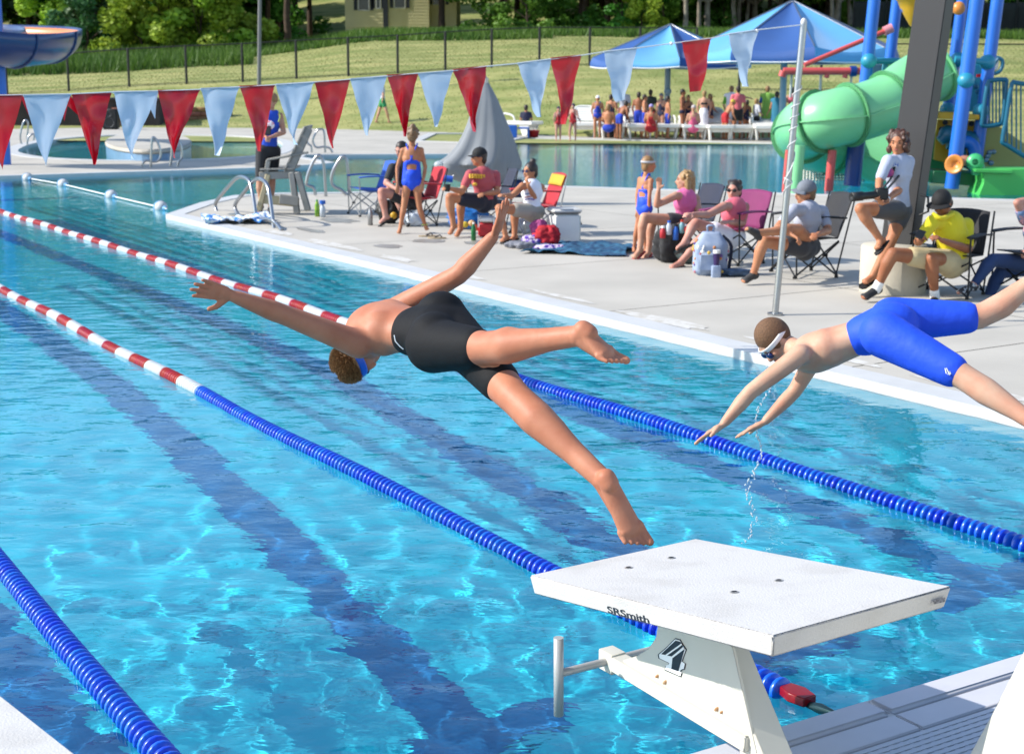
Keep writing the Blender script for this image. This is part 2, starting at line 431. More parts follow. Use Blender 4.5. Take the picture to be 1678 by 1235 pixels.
g = t.nodes.new('ShaderNodeBsdfGlass'); g.inputs['IOR'].default_value = 1.33; g.inputs['Roughness'].default_value = 0; g.inputs['Color'].default_value = (.93, 1, 1, 1)
gn_ = t.nodes.new('ShaderNodeNewGeometry'); mp_ = t.nodes.new('ShaderNodeMapping'); mp_.inputs['Scale'].default_value = (1, 1.5, 1)
ns_ = t.nodes.new('ShaderNodeTexNoise'); ns_.inputs['Scale'].default_value = 5.0; ns_.inputs['Detail'].default_value = 3; bp_ = t.nodes.new('ShaderNodeBump'); bp_.inputs['Distance'].default_value = .0075
t.links.new(gn_.outputs['Position'], mp_.inputs[0]); t.links.new(mp_.outputs[0], ns_.inputs['Vector']); t.links.new(ns_.outputs[0], bp_.inputs['Height']); t.links.new(bp_.outputs[0], g.inputs['Normal'])
oo = t.nodes.new('ShaderNodeOutputMaterial'); t.links.new(g.outputs[0], oo.inputs[0])
me.materials.append(wm); water = bpy.data.objects.new('water', me); COL.objects.link(water); water.cycles.is_caustics_caster = True
tag(water, kind='structure')

# ---- terrain
def hill_z(X, Y):
    u = 839+2430*X/max(Y, 1)
    y0 = 54+8*min(1, max(0, (1000-u)/500))
    z1 = float(np.interp(u, [-400, 0, 880, 1500, 2200], [1.1, 1.2, 2.7, 2.7, 2.8]))
    z2 = float(np.interp(u, [-400, 0, 400, 600, 750, 1500, 2200], [2.5, 2.7, 3.3, 4.5, 4.6, 4.6, 4.8]))
    Y1, Y2 = 72, 90
    n = .12*noise.noise(Vector((X*.15, Y*.15, 0)))
    if Y < y0: return -.03
    if Y < Y1: t = (Y-y0)/(Y1-y0); return -.03+(z1+.03)*(t**1.25)+n*t
    if Y < Y2: return z1+(z2-z1)*(Y-Y1)/(Y2-Y1)+n
    if Y < 125: return z2+(Y-Y2)*.03+n
    return z2+1.05+(Y-125)*.16+n
xs = list(np.linspace(-60, 75, 110)); ysl = list(np.linspace(50, 130, 130))+[150, 180, 220, 300, 420]
mb = MB()
xs = [-400, -250, -150, -90]+xs+[110, 170, 280, 420]
vs = [(x, y, hill_z(x, y)) for y in ysl for x in xs]; nx = len(xs)
mb.add(vs, [(j*nx+i, j*nx+i+1, (j+1)*nx+i+1, (j+1)*nx+i) for j in range(len(ysl)-1) for i in range(nx-1)], 0, True)
gm = mat('mown grass', (128, 142, 68), rough=.95, c2=(190, 184, 116), scale=.35, bump=.05, bscale=5, world=True, det=10, thr=(.35, .72))
# stretch the mowing mottling sideways
gn = gm.node_tree; mp = gn.nodes.new('ShaderNodeMapping'); mp.inputs['Scale'].default_value = (1, 2.6, 1)
ge = [n for n in gn.nodes if n.bl_idname == 'ShaderNodeNewGeometry'][0]
for n in [n for n in gn.nodes if n.bl_idname == 'ShaderNodeTexNoise']: gn.links.new(mp.outputs[0], n.inputs['Vector'])
gn.links.new(ge.outputs['Position'], mp.inputs[0])
hill = mb.build('grass_hill', gm); tag(hill, kind='structure')
# wide ground sheet under everything out to the horizon
mb = MB(); mb.add([(-900, -300, -1.6), (900, -300, -1.6), (900, 900, -1.6), (-900, 900, -1.6)], [(0, 1, 2, 3)])
o = mb.build('ground', mat('soil', (110, 105, 80), rough=.95, var=.2, scale=.2, world=True)); tag(o, kind='structure')
mb = MB()
for (a, b) in (((-24, .9), (30, .9)),): mb.add([(-60, -40, -.01), (60, -40, -.01), (60, .9, -.01), (-60, .9, -.01)], [(0, 1, 2, 3)])
o = mb.build('pavement', deck_m); tag(o, kind='structure')

# ---- woods
def crown_mesh(name, n, leaf, lobes, rng, m):
    v = []; f = []
    for i in range(n):
        c, rr = lobes[rng.randrange(len(lobes))]
        d = Vector((rng.gauss(0, 1), rng.gauss(0, 1), rng.gauss(0, 1))).normalized()
        r = 1-abs(rng.gauss(0, .22)); p = Vector(c)+Vector((d.x*rr[0], d.y*rr[1], d.z*rr[2]))*r
        nrm = (d+Vector((rng.gauss(0, .7), rng.gauss(0, .7), rng.gauss(0, .7)))).normalized(); a, b = perp(nrm)
        s = leaf*(.6+.8*rng.random()); b2 = b*s*.62; a2 = a*s; k = len(v)
        v += [p-a2, p-b2, p+a2, p+b2]; f.append((k, k+1, k+2, k+3))
    me = bpy.data.meshes.new(name); me.from_pydata(v, [], f); me.materials.append(m); return me
r_ = random.Random(3)
def lobes(n, spread, size, zs):
    return [((r_.uniform(-spread, spread), r_.uniform(-spread, spread), r_.uniform(*zs)), (size*r_.uniform(.6, 1.2), size*r_.uniform(.6, 1.2), size*r_.uniform(.5, 1))) for _ in range(n)]
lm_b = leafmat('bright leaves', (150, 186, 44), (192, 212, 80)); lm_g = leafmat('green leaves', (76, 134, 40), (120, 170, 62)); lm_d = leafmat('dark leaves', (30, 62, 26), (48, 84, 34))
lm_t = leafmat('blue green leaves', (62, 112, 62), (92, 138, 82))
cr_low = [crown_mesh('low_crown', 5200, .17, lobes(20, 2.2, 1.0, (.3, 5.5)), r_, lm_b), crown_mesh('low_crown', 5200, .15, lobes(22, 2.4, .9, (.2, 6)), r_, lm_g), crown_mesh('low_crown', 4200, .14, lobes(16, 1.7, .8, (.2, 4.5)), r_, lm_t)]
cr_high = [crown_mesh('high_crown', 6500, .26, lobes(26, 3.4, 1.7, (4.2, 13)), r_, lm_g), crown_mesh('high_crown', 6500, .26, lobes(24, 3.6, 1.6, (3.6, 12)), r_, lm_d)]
bark = mat('grey bark', (118, 108, 92), rough=.95, c2=(170, 162, 146), scale=3, bump=.05, bscale=8, world=True); bark_d = mat('brown bark', (84, 68, 54), rough=.95, var=.3, scale=4, bump=.05, world=True)
def trunk_mesh(h, r, lean, m, seed):
    rr = random.Random(seed); mb = MB(); pts = [Vector((lean*(i/6)**1.3+rr.uniform(-.06, .06), rr.uniform(-.08, .08), h*i/6-.3)) for i in range(7)]
    mb.tube(pts, [r*(1.25 if i == 0 else 1-.09*i) for i in range(7)], 9)
    for k in range(5):
        z = rr.uniform(.45, .95); b = pts[int(z*6)]; a = rr.uniform(0, 6.28); L = rr.uniform(1.2, 2.6)
        mb.tube([b, b+Vector((math.cos(a)*L*.5, math.sin(a)*L*.5, L*.35)), b+Vector((math.cos(a)*L, math.sin(a)*L, L*.9))], [r*.4, r*.25, r*.1], 6)
    o = mb.build('trunk', m); me = o.data; bpy.data.objects.remove(o); return me
tk = [trunk_mesh(7, .22, .3, bark, 1), trunk_mesh(7, .17, -.5, bark, 2), trunk_mesh(7, .26, .1, bark_d, 3), trunk_mesh(3, .1, .2, bark_d, 4)]
def tree(px, Y, cm, tm, s, label, group, name='tree', sx=1.0, tr_scale=1, dz=0):
    X = (px-839)/2430*Y*1.02; z = hill_z(X, Y)-.05
    t = empty(name, (X, Y, z+dz), label, 'tree' if name == 'tree' else 'bush', group, r_.uniform(0, 6.28)); t.scale = (s*sx, s*sx, s)
    for nm, me in (('trunk', tm), ('crown', cm)):
        if me is None: continue
        c = bpy.data.objects.new(nm, me); COL.objects.link(c); c.parent = t
        if nm == 'trunk': c.scale = (tr_scale, tr_scale, 1)
    return t
GW = 'trees in the woods above the fence'
front = [(168, 92, cr_low[2], 1.0), (185, 96, cr_low[2], 1.25), (258, 92, cr_low[0], .95), (300, 93, cr_low[0], 1.1), (345, 92, cr_low[0], 1.05), (392, 93, cr_low[0], .95), (130, 97, cr_low[0], 1.0), (220, 97, cr_low[1], 1.2),
         (862, 94, cr_low[1], .8), (905, 97, cr_low[1], .9), (800, 95, cr_low[1], .75), (1010, 98, cr_low[1], .8), (1040, 96, cr_low[0], .5), (1075, 99, cr_low[1], .8), (1165, 101, cr_low[1], .7), (1430, 98, cr_low[1], .8), (1540, 98, cr_low[0], .6), (1600, 98, cr_low[1], .8), (1660, 97, cr_low[2], .9), (1350, 99, cr_low[1], .7)]
names_f = {id(cr_low[0]): 'bright yellow green leafy tree low over the tall grass beyond the fence', id(cr_low[1]): 'mid green bushy young tree at the edge of the woods', id(cr_low[2]): 'blue green feathery young tree at the edge of the woods'}
front_where = ['just right of the blue flume', 'behind the flume, left of the bright bushes', 'left of the four bright bushes in a row', 'second in the row of bright bushes', 'third in the row, left of the lamp post', 'touching the lamp post at its left', 'directly right of the flume bend', 'behind the bright bushes, above the second pale pennant',
 'overhanging the fence right of the house', 'deep green, second one right of the house', 'nearest to the house at its right side', 'left of the smaller canopy peak', 'small, just left of the smaller canopy peak', 'behind the smaller canopy peak', 'between the pale trunks over the canopies', 'right of the larger canopy peak', 'between blue posts of the play structure', 'right of the charcoal column', 'at the far right edge', 'behind the larger canopy right slope']
front_kind = {id(cr_low[0]): 'bright yellow green leafy bush', id(cr_low[1]): 'mid green bushy young tree', id(cr_low[2]): 'blue green feathery young tree'}
for (px, Y, cm, s), wh_ in zip(front, front_where):
    tree(px, Y, cm, tk[3], s, front_kind[id(cm)]+' '+wh_, 'low leafy trees along the woods edge')
for k, (px, Y) in enumerate([(485, 99), (470, 118), (520, 124), (726, 104), (945, 106), (985, 104)]):
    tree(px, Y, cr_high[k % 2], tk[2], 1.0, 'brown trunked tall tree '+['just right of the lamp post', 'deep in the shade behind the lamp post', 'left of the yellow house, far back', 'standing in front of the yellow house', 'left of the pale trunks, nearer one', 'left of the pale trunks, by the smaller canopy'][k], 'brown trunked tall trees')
for k, px in enumerate([1107, 1130, 1142, 1182, 1190, 1204, 1216, 1252, 1258, 1335, 1345, 1362]):
    tree(px, 96+(k*37 % 9), cr_high[k % 2], tk[k % 2], 1.0, ['first', 'second', 'third', 'fourth', 'fifth', 'sixth', 'seventh', 'eighth', 'ninth', 'tenth', 'eleventh', 'twelfth'][k]+' pale grey slender trunk from the left at the woods edge', 'pale grey slender trunks at the woods edge', tr_scale=.8+.1*(k % 4))
bi = 0
for row, (Y, step) in enumerate(((107, 62), (116, 58), (128, 60), (142, 58), (158, 60))):
    px = -160+row*23
    while px < 1900:
        skip = (500 < px < 800 and Y < 145) or (380 < px < 520 and Y < 112)
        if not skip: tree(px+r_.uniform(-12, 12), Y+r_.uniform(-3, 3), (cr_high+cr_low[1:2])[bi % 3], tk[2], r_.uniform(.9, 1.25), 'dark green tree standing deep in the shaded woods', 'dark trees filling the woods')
        bi += 1; px += step
mb = MB(); rr = random.Random(9)   # far wooded mass
def leafq(mb, p, s):
    n = Vector((rr.gauss(0, 1), rr.gauss(0, 1), rr.gauss(0, 1))).normalized(); a, b = perp(n); mb.v += [tuple(p-a*s), tuple(p-b*s*.7), tuple(p+a*s), tuple(p+b*s*.7)]; k = len(mb.v)-4; mb.f.append((k, k+1, k+2, k+3)); mb.m.append(0); mb.s.append(False)
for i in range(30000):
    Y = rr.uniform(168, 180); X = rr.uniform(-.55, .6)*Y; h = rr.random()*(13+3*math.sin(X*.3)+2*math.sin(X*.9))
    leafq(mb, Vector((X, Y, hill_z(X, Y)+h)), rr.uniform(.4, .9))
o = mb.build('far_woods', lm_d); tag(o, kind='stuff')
# tall grass along the woods edge
mb = MB()
def blade(mb, X, Y, h, w):
    z = hill_z(X, Y)-.03; a = rr.uniform(0, 3.14); d = Vector((math.cos(a)*w, math.sin(a)*w, 0)); l = Vector((rr.gauss(0, .25)*h, rr.gauss(0, .25)*h, h)); p = Vector((X, Y, z)); k = len(mb.v)
    mb.v += [tuple(p-d), tuple(p+d), tuple(p+l)]; mb.f.append((k, k+1, k+2)); mb.m.append(0); mb.s.append(False)
for i in range(52000):
    u = rr.uniform(-250, 1900); Y = rr.uniform(81, 97) if u < 420 else rr.uniform(86.5, 97) if u < 900 else rr.uniform(88, 99)
    X = (u-839)/2430*Y; blade(mb, X, Y, rr.uniform(.35, 1.05) if u < 420 else rr.uniform(.2, .6), .05)
o = mb.build('tall_grass', leafmat('tall grass', (70, 112, 38), (112, 146, 58), rnd=0, scale=.4)); tag(o, kind='stuff')
mb = MB()   # short tufts on the mown slope
for i in range(60000):
    u = rr.uniform(-200, 1900); Y = rr.uniform(58, 88); X = (u-839)/2430*Y
    if hill_z(X, Y) > .02: blade(mb, X, Y, rr.uniform(.03, .10), .03)
o = mb.build('grass_tufts', leafmat('tuft grass', (120, 132, 60), (158, 156, 92), rnd=0, scale=.5)); tag(o, kind='stuff')
# fence
blk = mat('black coated steel', (18, 19, 20), rough=.5, var=.2, scale=20)
def fence(us, Y, h, label, mesh_lo=-300):
    f = empty('chain_link_fence', (0, Y, 0), label, 'fence'); tops = []
    for u in us:
        X = (u-839)/2430*Y*1.005; z = hill_z(X, Y); mb = MB(); mb.cyl((X, Y, z-.1), (X, Y, z+h), .06, n=8); mb.ell((X, Y, z+h), (.05, .05, .04), nu=8, nv=4); mb.build('post', blk, f); tops.append(Vector((X, Y, z+h)))
    mb = MB(); mb.tube(tops, .032, 6); mb.build('top_rail', blk, f)
    mb = MB(); mb.tube([t-UP*(h-.06) for t in tops], .012, 4)
    for a, b in zip(tops[:-1], tops[1:]):      # chain link weave, diamonds opened up
        L = (b-a).length; n = int(L/.22)
        for i in range(-8, n+1):
            for sgn in (1, -1):
                t0 = i/n; t1 = (i+8)/n; q0 = t0 if sgn > 0 else t1; q1 = t1 if sgn > 0 else t0
                p, q = a.lerp(b, q0)-UP*(h-.05), a.lerp(b, q1)-UP*.02
                lo, hi = (p, q)
                # clip to the panel
                def cl(P0, P1):
                    ta, tb = 0, 1; d0 = (P0-a).dot((b-a))/L/L; d1 = (P1-a).dot((b-a))/L/L
                    if abs(d1-d0) < 1e-6: return P0, P1
                    for lim in (0, 1):
                        tt = (lim-d0)/(d1-d0)
                        if (lim == 0) == (d1 > d0): ta = max(ta, tt)
                        else: tb = min(tb, tt)
                    if ta >= tb: return None
                    return P0.lerp(P1, ta), P0.lerp(P1, tb)
                r2 = cl(lo, hi)
                if r2: mb.bar(r2[0], r2[1], .004)
    o = mb.build('chain_mesh', blk, f); o['kind'] = 'stuff'
fence([-160, -60, 28, 127, 224, 316, 406, 492, 575, 654, 730, 804, 880, 960, 1040, 1130], 72, 1.75, 'long black chain link fence across the grass slope left of the blue canopies')
fence([1200, 1330, 1408, 1500, 1604, 1700, 1800], 66, 2.0, 'black chain link fence behind the water slide on the right')
# dark windscreen on the right fence
fz = mat('windscreen', (22, 30, 28), rough=.9, var=.3, scale=1)
w_ = empty('windscreen', ((1500-839)/2430*97, 90, 5), 'dark windscreen cloth panel in front of the woods at upper right', 'screen')
mb = MB(); 
for i, u in enumerate(range(1380, 1900, 52)):
    a = Vector(((u-839)/2430*94, 94, 0)); b = Vector(((u+50-839)/2430*94, 94, 0)); za = hill_z(a.x, 94)
    m2 = MB(); m2.grid(lambda s, t, a=a, b=b, za=za: Vector((a.x+(b.x-a.x)*s, 94+.08*math.sin(s*9+t*3), za+.05+t*2.0)), 8, 4); m2.build('screen_panel', fz, w_, solid=.01)
    m2 = MB(); m2.cyl((a.x, 94.05, za-.2), (a.x, 94.05, za+2.2), .04, n=6); m2.build('post', blk, w_)
# house
hw = empty('house', W(655, 36, 108), 'pale yellow clapboard house with dark windows seen beyond the woods edge', 'house')
sid = mat('yellow siding', (240, 230, 176), rough=.8, var=.05, scale=1); win = mat('window glass', (40, 52, 60), rough=.15); trim = mat('white trim', (225, 225, 218), rough=.6); shut = mat('dark shutter', (42, 48, 58), rough=.6); roofm = mat('roof shingle', (80, 76, 72), rough=.9, var=.3, scale=6)
Yh = 108; b0 = W(566, 42, Yh); b1 = W(703, 38, Yh); b2 = W(748, 36, Yh+1.5)
zb = min(b0.z, b1.z)-1.5
for n_, (a, b, y) in enumerate(((b0, b1, Yh), (b1, b2, Yh+1.6))):
    m2 = MB(); m2.box(((a.x+b.x)/2, y+4, zb+4), (b.x-a.x, 8, 8)); m2.build('wall', sid, hw)
    zc = zb+1.4
    while zc < zb+7.8:
        m2 = MB(); m2.prism([Vector((a.x-.01, y-.005, zc)), Vector((b.x+.01, y-.005, zc)), Vector((b.x+.01, y-.005, zc+.2)), Vector((a.x-.01, y-.005, zc+.2))], (0, -.03, 0)); m2.v = [(v[0], v[1]-(.02 if v[2] < zc+.05 else 0), v[2]) for v in m2.v]
        m2.build('siding_board', sid, hw); zc += .215
m2 = MB(); m2.prism([Vector((b0.x-.6, Yh-.7, zb+8)), Vector((b2.x+.6, Yh-.7, zb+8)), Vector((b2.x+.6, Yh+4, zb+10.5)), Vector((b0.x-.6, Yh+4, zb+10.5))], (0, 0, .25)); m2.build('roof', roofm, hw)
for (px, y, w, h, yy) in ((596, 2, .75, 1.3, Yh), (620, 6, .3, .7, Yh), (655, -2, .75, 1.3, Yh), (719, -6, .8, 1.2, Yh+1.6)):
    c = W(px, y, yy); m2 = MB()
    for sx in (-1, 1): m2.box((c.x+sx*w/2, yy-.06, c.z), (.07, .06, h+.07))
    for sz in (-1, 1): m2.box((c.x, yy-.06, c.z+sz*h/2), (w-.07, .06, .07))
    wf = m2.build('window', trim, hw); m2 = MB(); m2.box((c.x, yy-.045, c.z), (w-.07, .03, h-.07)); m2.build('pane', win, wf)
    m2 = MB(); m2.box((c.x-w/2-.2, yy-.06, c.z), (.25, .04, h)); m2.build('shutter', shut, hw)
    m2 = MB(); m2.box((c.x+w/2+.2, yy-.06, c.z), (.25, .04, h)); m2.build('shutter', shut, hw)
c = W(632, 10, Yh); m2 = MB(); m2.box((c.x, Yh-.12, zb+4), (.35, .14, 8)); m2.build('downpipe', shut, hw)
# ================================================================ POOL EQUIPMENT
steel = mat('brushed steel', (190, 192, 196), rough=.28, metal=1, var=.05, scale=30)
def rcol(n, c, **k): return mat(n, c, **k)
blue_p = mat('blue plastic float', (8, 92, 232), rough=.3, spec=.6, objrand=.12, var=.05); red_p = mat('red plastic float', (205, 24, 32), rough=.35, spec=.6, objrand=.1, var=.05); white_p = mat('white plastic float', (226, 226, 224), rough=.35, objrand=.04, var=.03)
cable = mat('steel cable', (140, 140, 140), rough=.4, metal=1)
def disc_mesh(m):
    mb = MB(); mb.lathe((0, 0, 0), (1, 0, 0), [(.012, -.016), (.030, -.015), (.036, -.010), (.0485, -.0085), (.0505, -.005), (.0505, .005), (.0485, .0085), (.036, .010), (.030, .015), (.012, .016)], 16)
    for k in range(4):
        a = k*math.pi/2; mb.bar((0, math.cos(a)*.012, math.sin(a)*.012), (0, math.cos(a)*.03, math.sin(a)*.03), .034, .008, upv=Vector((1, 0, 0)))
    o = mb.build('disc', m); me = o.data; bpy.data.objects.remove(o); return me
dm = {'b': disc_mesh(blue_p), 'r': disc_mesh(red_p), 'w': disc_mesh(white_p)}
def lane_rope(name_label, pa, pb, trans_px, sag, n_parts=300):
    a = G(*pa, WZ+.004); b = G(*pb, WZ+.004); d = (b-a); L = d.length; d.normalize(); s = Vector((-d.y, d.x, 0))
    root = empty('lane_rope', a, name_label, 'lane rope', 'floating lane ropes'); pitch = .044; n = int((L-.25)/pitch)
    tt = None if trans_px is None else (G(*trans_px, WZ+.015)-a).dot(d)
    rest = {'b': MB(), 'r': MB(), 'w': MB()}; path = []
    rr = random.Random(len(name_label))
    for i in range(n):
        t = .22+i*pitch; sw = sag*math.sin(math.pi*min(1, t/L))+.01*math.sin(t*1.7); p = a+d*t+s*sw+UP*(.008*math.sin(t*2.1))
        if i % 8 == 0: path.append(p)
        if tt is None or t < tt: k = 'b'
        else: k = 'w' if int((t-tt)/.36) % 2 == 0 else 'r'
        if i < n_parts:
            o = bpy.data.objects.new('disc', dm[k]); COL.objects.link(o); o.parent = root; o.location = p-a
            o.rotation_euler = (rr.uniform(0, 1.5), rr.uniform(-.05, .05), math.atan2(d.y, d.x)+rr.uniform(-.06, .06))
        else:
            rot = Matrix.Rotation(math.atan2(d.y, d.x), 3, 'Z'); me = dm[k]; q = rest[k]
            q.add([rot @ v.co+p for v in me.vertices], [tuple(f.vertices) for f in me.polygons], 0, True)
    for k, q in rest.items():
        if q.v: o = q.build('disc_run', {'b': blue_p, 'r': red_p, 'w': white_p}[k], root); o['kind'] = 'stuff'
    MB().tube([a]+path, .006, 5).build('cable', cable, root)
    return root, a, d
r3, a3, d3 = lane_rope('blue lane rope ending in a red clip behind the white starting block', (1350, 1168), (-70, 436), (330, 640), .02)
m2 = MB(); m2.prism([a3+d3*.20+E2*.028, a3+d3*.20-E2*.028, a3+d3*.14-E2*.045, a3+d3*.07-E2*.03, a3+d3*.07+E2*.03, a3+d3*.14+E2*.045], UP*.035); m2.build('clip', mat('red clip', (150, 14, 26), rough=.3), r3, bevel=.004)
m2 = MB(); m2.tube([a3+d3*.08, a3+d3*.02+UP*.01, a3-d3*.07+UP*.02], [.014, .02, .008], 8); m2.build('tension_hook', mat('dark steel', (40, 70, 75), rough=.3, metal=.6), r3)
lane_rope('farthest lane rope, blue at its near end then red and white, under both divers', (1900, 969.5), (-70, 326), (760, 570), -.10)
lane_rope('nearest lane rope, all blue, crossing the lower left corner', (330, 1312), (-60, 858), None, .0)

# bunting between poles
bp = G(1270, 516); bn = LN.copy()
red_f = mat('red pennant vinyl', (216, 18, 40), rough=.28, spec=.5, var=.08, scale=6, coat=.3); blu_f = mat('pale blue pennant vinyl', (208, 228, 250), rough=.35, var=.03, scale=6, coat=.2)
for m_ in (red_f, blu_f):
    nt_ = m_.node_tree; b_ = nt_.nodes['Principled BSDF']; t_ = nt_.nodes.new('ShaderNodeBsdfTranslucent'); x_ = nt_.nodes.new('ShaderNodeMixShader'); x_.inputs[0].default_value = .28
    nt_.links.new(b_.inputs['Base Color'].links[0].from_socket, t_.inputs[0]); nt_.links.new(b_.outputs[0], x_.inputs[1]); nt_.links.new(t_.outputs[0], x_.inputs[2]); nt_.links.new(x_.outputs[0], nt_.nodes['Material Output'].inputs[0])
FP = lambda x, y: onplane(x, y, bp, bn)
flags = [('b', (-115, 162), (-38, 159), (-78, 282)), ('r', (-36, 158), (37, 157), (4, 278)), ('b', (39, 158), (116, 156), (74, 271)), ('r', (118, 156), (182, 154), (152, 270)), ('b', (186, 152), (258, 151), (216, 261)), ('r', (259, 150), (327, 149), (284, 259)), ('b', (329, 147), (392, 144), (354, 255)),
         ('r', (393, 143), (450, 141), (427, 248)), ('b', (453, 140), (515, 136), (481, 237)), ('r', (516, 136), (573, 132), (546, 243)), ('b', (574, 131), (634, 126), (603, 222)), ('r', (635, 125), (684, 122), (661, 224)), ('b', (685, 122), (742, 117), (713, 208)), ('r', (743, 116), (797, 110), (776, 216)),
         ('b', (849, 105), (903, 98), (884, 192)), ('r', (903, 97), (952, 92), (925, 204)), ('b', (990, 86), (1043, 80), (1019, 165)), ('r', (1118, 70), (1165, 64), (1142, 150)), ('b', (1195, 57), (1242, 50), (1222, 142))]
bunt = empty('bunting', FP(600, 130), 'string of red and pale blue pennants strung across the pool', 'bunting')
for fi, (k, tl, tr, tip) in enumerate(flags):
    A, B, T = FP(*tl), FP(*tr), FP(*tip); rr = random.Random(fi*3+1); ph = rr.uniform(0, 6); am = rr.uniform(.008, .024); cr = rr.uniform(-1, 1)
    blunt = .34 if fi in (16, 17) else .03
    def fn(u, v, A=A, B=B, T=T, ph=ph, am=am, cr=cr, blunt=blunt):
        top = A.lerp(B, u); w = max(blunt*.5, 0); bot = T+(B-A)*(u-.5)*blunt
        p = top.lerp(bot, v); e = am*(math.sin(u*7*(1-v*.5)+ph+v*3)*v*(1.3)+math.sin(v*8+ph)*.6*v)+am*.9*noise.noise(Vector((u*3+ph, v*4, cr)))
        return p+LN*(e*1.6)+E2*(.008*math.sin(v*5+ph)*v)
    MB().grid(fn, 10, 14).build('pennant', red_f if k == 'r' else blu_f, bunt)
    m2 = MB(); m2.tube([A.lerp(B, i/4)+UP*.002+LN*.004 for i in range(5)], .009, 6); m2.build('hem', red_f if k == 'r' else blu_f, bunt)
for (x0, x1, x2, k) in (((96, 157), (118, 156), (140, 198), 'r'), ((103, 157), (118, 157), (107, 200), 'r'), ((240, 152), (262, 152), (256, 196), 'b'), ((36, 158), (44, 158), (50, 192), 'r')):   # a second layer peeping out
    A, B, T = [FP(*q)+LN*.03 for q in (x0, x1, x2)]; MB().grid(lambda u, v: A.lerp(B, u).lerp(T, v*.97)+LN*.01*math.sin(v*4), 3, 6).build('pennant', red_f if k == 'r' else blu_f, bunt)
cord = mat('white cord', (225, 225, 222), rough=.6)
MB().tube([FP(x, y)+UP*.004 for x, y in ((-200, 166), (-38, 158.5), (37, 157), (116, 155.5), (186, 152), (258, 150.5), (327, 148), (392, 144), (450, 140.5), (515, 136), (573, 131.5), (634, 126), (684, 121.5), (742, 117), (797, 110), (849, 105), (903, 98), (952, 92), (990, 86), (1043, 80), (1118, 70), (1165, 64), (1195, 57), (1242, 50), (1313, 42))], .005, 5).build('cord', cord, bunt)
m2 = MB(); 
for q in ((1100, 72), (1240, 51)): m2.ell(FP(*q), .016, nu=8, nv=6)
m2.build('knot', cord, bunt)
pole = empty('flag_pole', bp, 'thin steel pole holding the pennant string, cord wound round it', 'pole')
ptop = FP(1317, 40); MB().cyl(bp, ptop, .030, .030, 16).build('shaft', steel, pole)
m2 = MB(); m2.cyl(bp, bp+UP*.02, .07, n=16); m2.build('base_plate', steel, pole)
m2 = MB(); m2.ell(ptop+UP*.015, (.03, .03, .04), nu=10, nv=6); m2.build('cap', cope_m, pole)
ax = (ptop-bp); pts = []
for i in range(240):
    t = i/239; z = .40+.42*t; a = t*2*math.pi*8+2.2*math.sin(t*9); z = z if t > .35 else .40+.04*math.sin(t*20)+t*.42; u_, w_ = perp(ax)
    pts.append(bp+ax*z+(u_*math.cos(a)+w_*math.sin(a))*.036)
MB().tube(pts, .0045, 4).build('wound_cord', cord, pole)
pole2 = empty('flag_pole', FP(-700, 700)*0+bp-E2*24.0, None, None)
bpy.data.objects.remove(pole2)

# float line with buoys
bl = [(45, 292), (103, 302), (182, 321), (263, 340)]
fl = empty('float_line', G(150, 312, WZ), 'short rope of four white and blue buoys on far left water', 'float line')
pts = [G(x, y, WZ+.03) for x, y in bl]; MB().tube([pts[0]-(pts[1]-pts[0])*.1]+pts+[pts[3]+(pts[3]-pts[2])*.12], .012, 6).build('rope', cord, fl)
lb = mat('light blue plastic', (120, 178, 226), rough=.35)
for p in pts:
    d = (pts[3]-pts[0]).normalized(); m2 = MB(); m2.lathe(p, d, [(.02, -.13), (.06, -.12), (.105, -.06), (.115, 0), (.105, .06), (.06, .12), (.02, .13)], 16); b_ = m2.build('buoy', cope_m, fl)
    m2 = MB(); m2.lathe(p, d, [(.116, -.025), (.119, 0), (.116, .025)], 16); m2.build('stripe', lb, b_); m2 = MB(); m2.lathe(p, d, [(.015, .12), (.045, .2), (.02, .26)], 10); m2.build('collar', lb, b_)

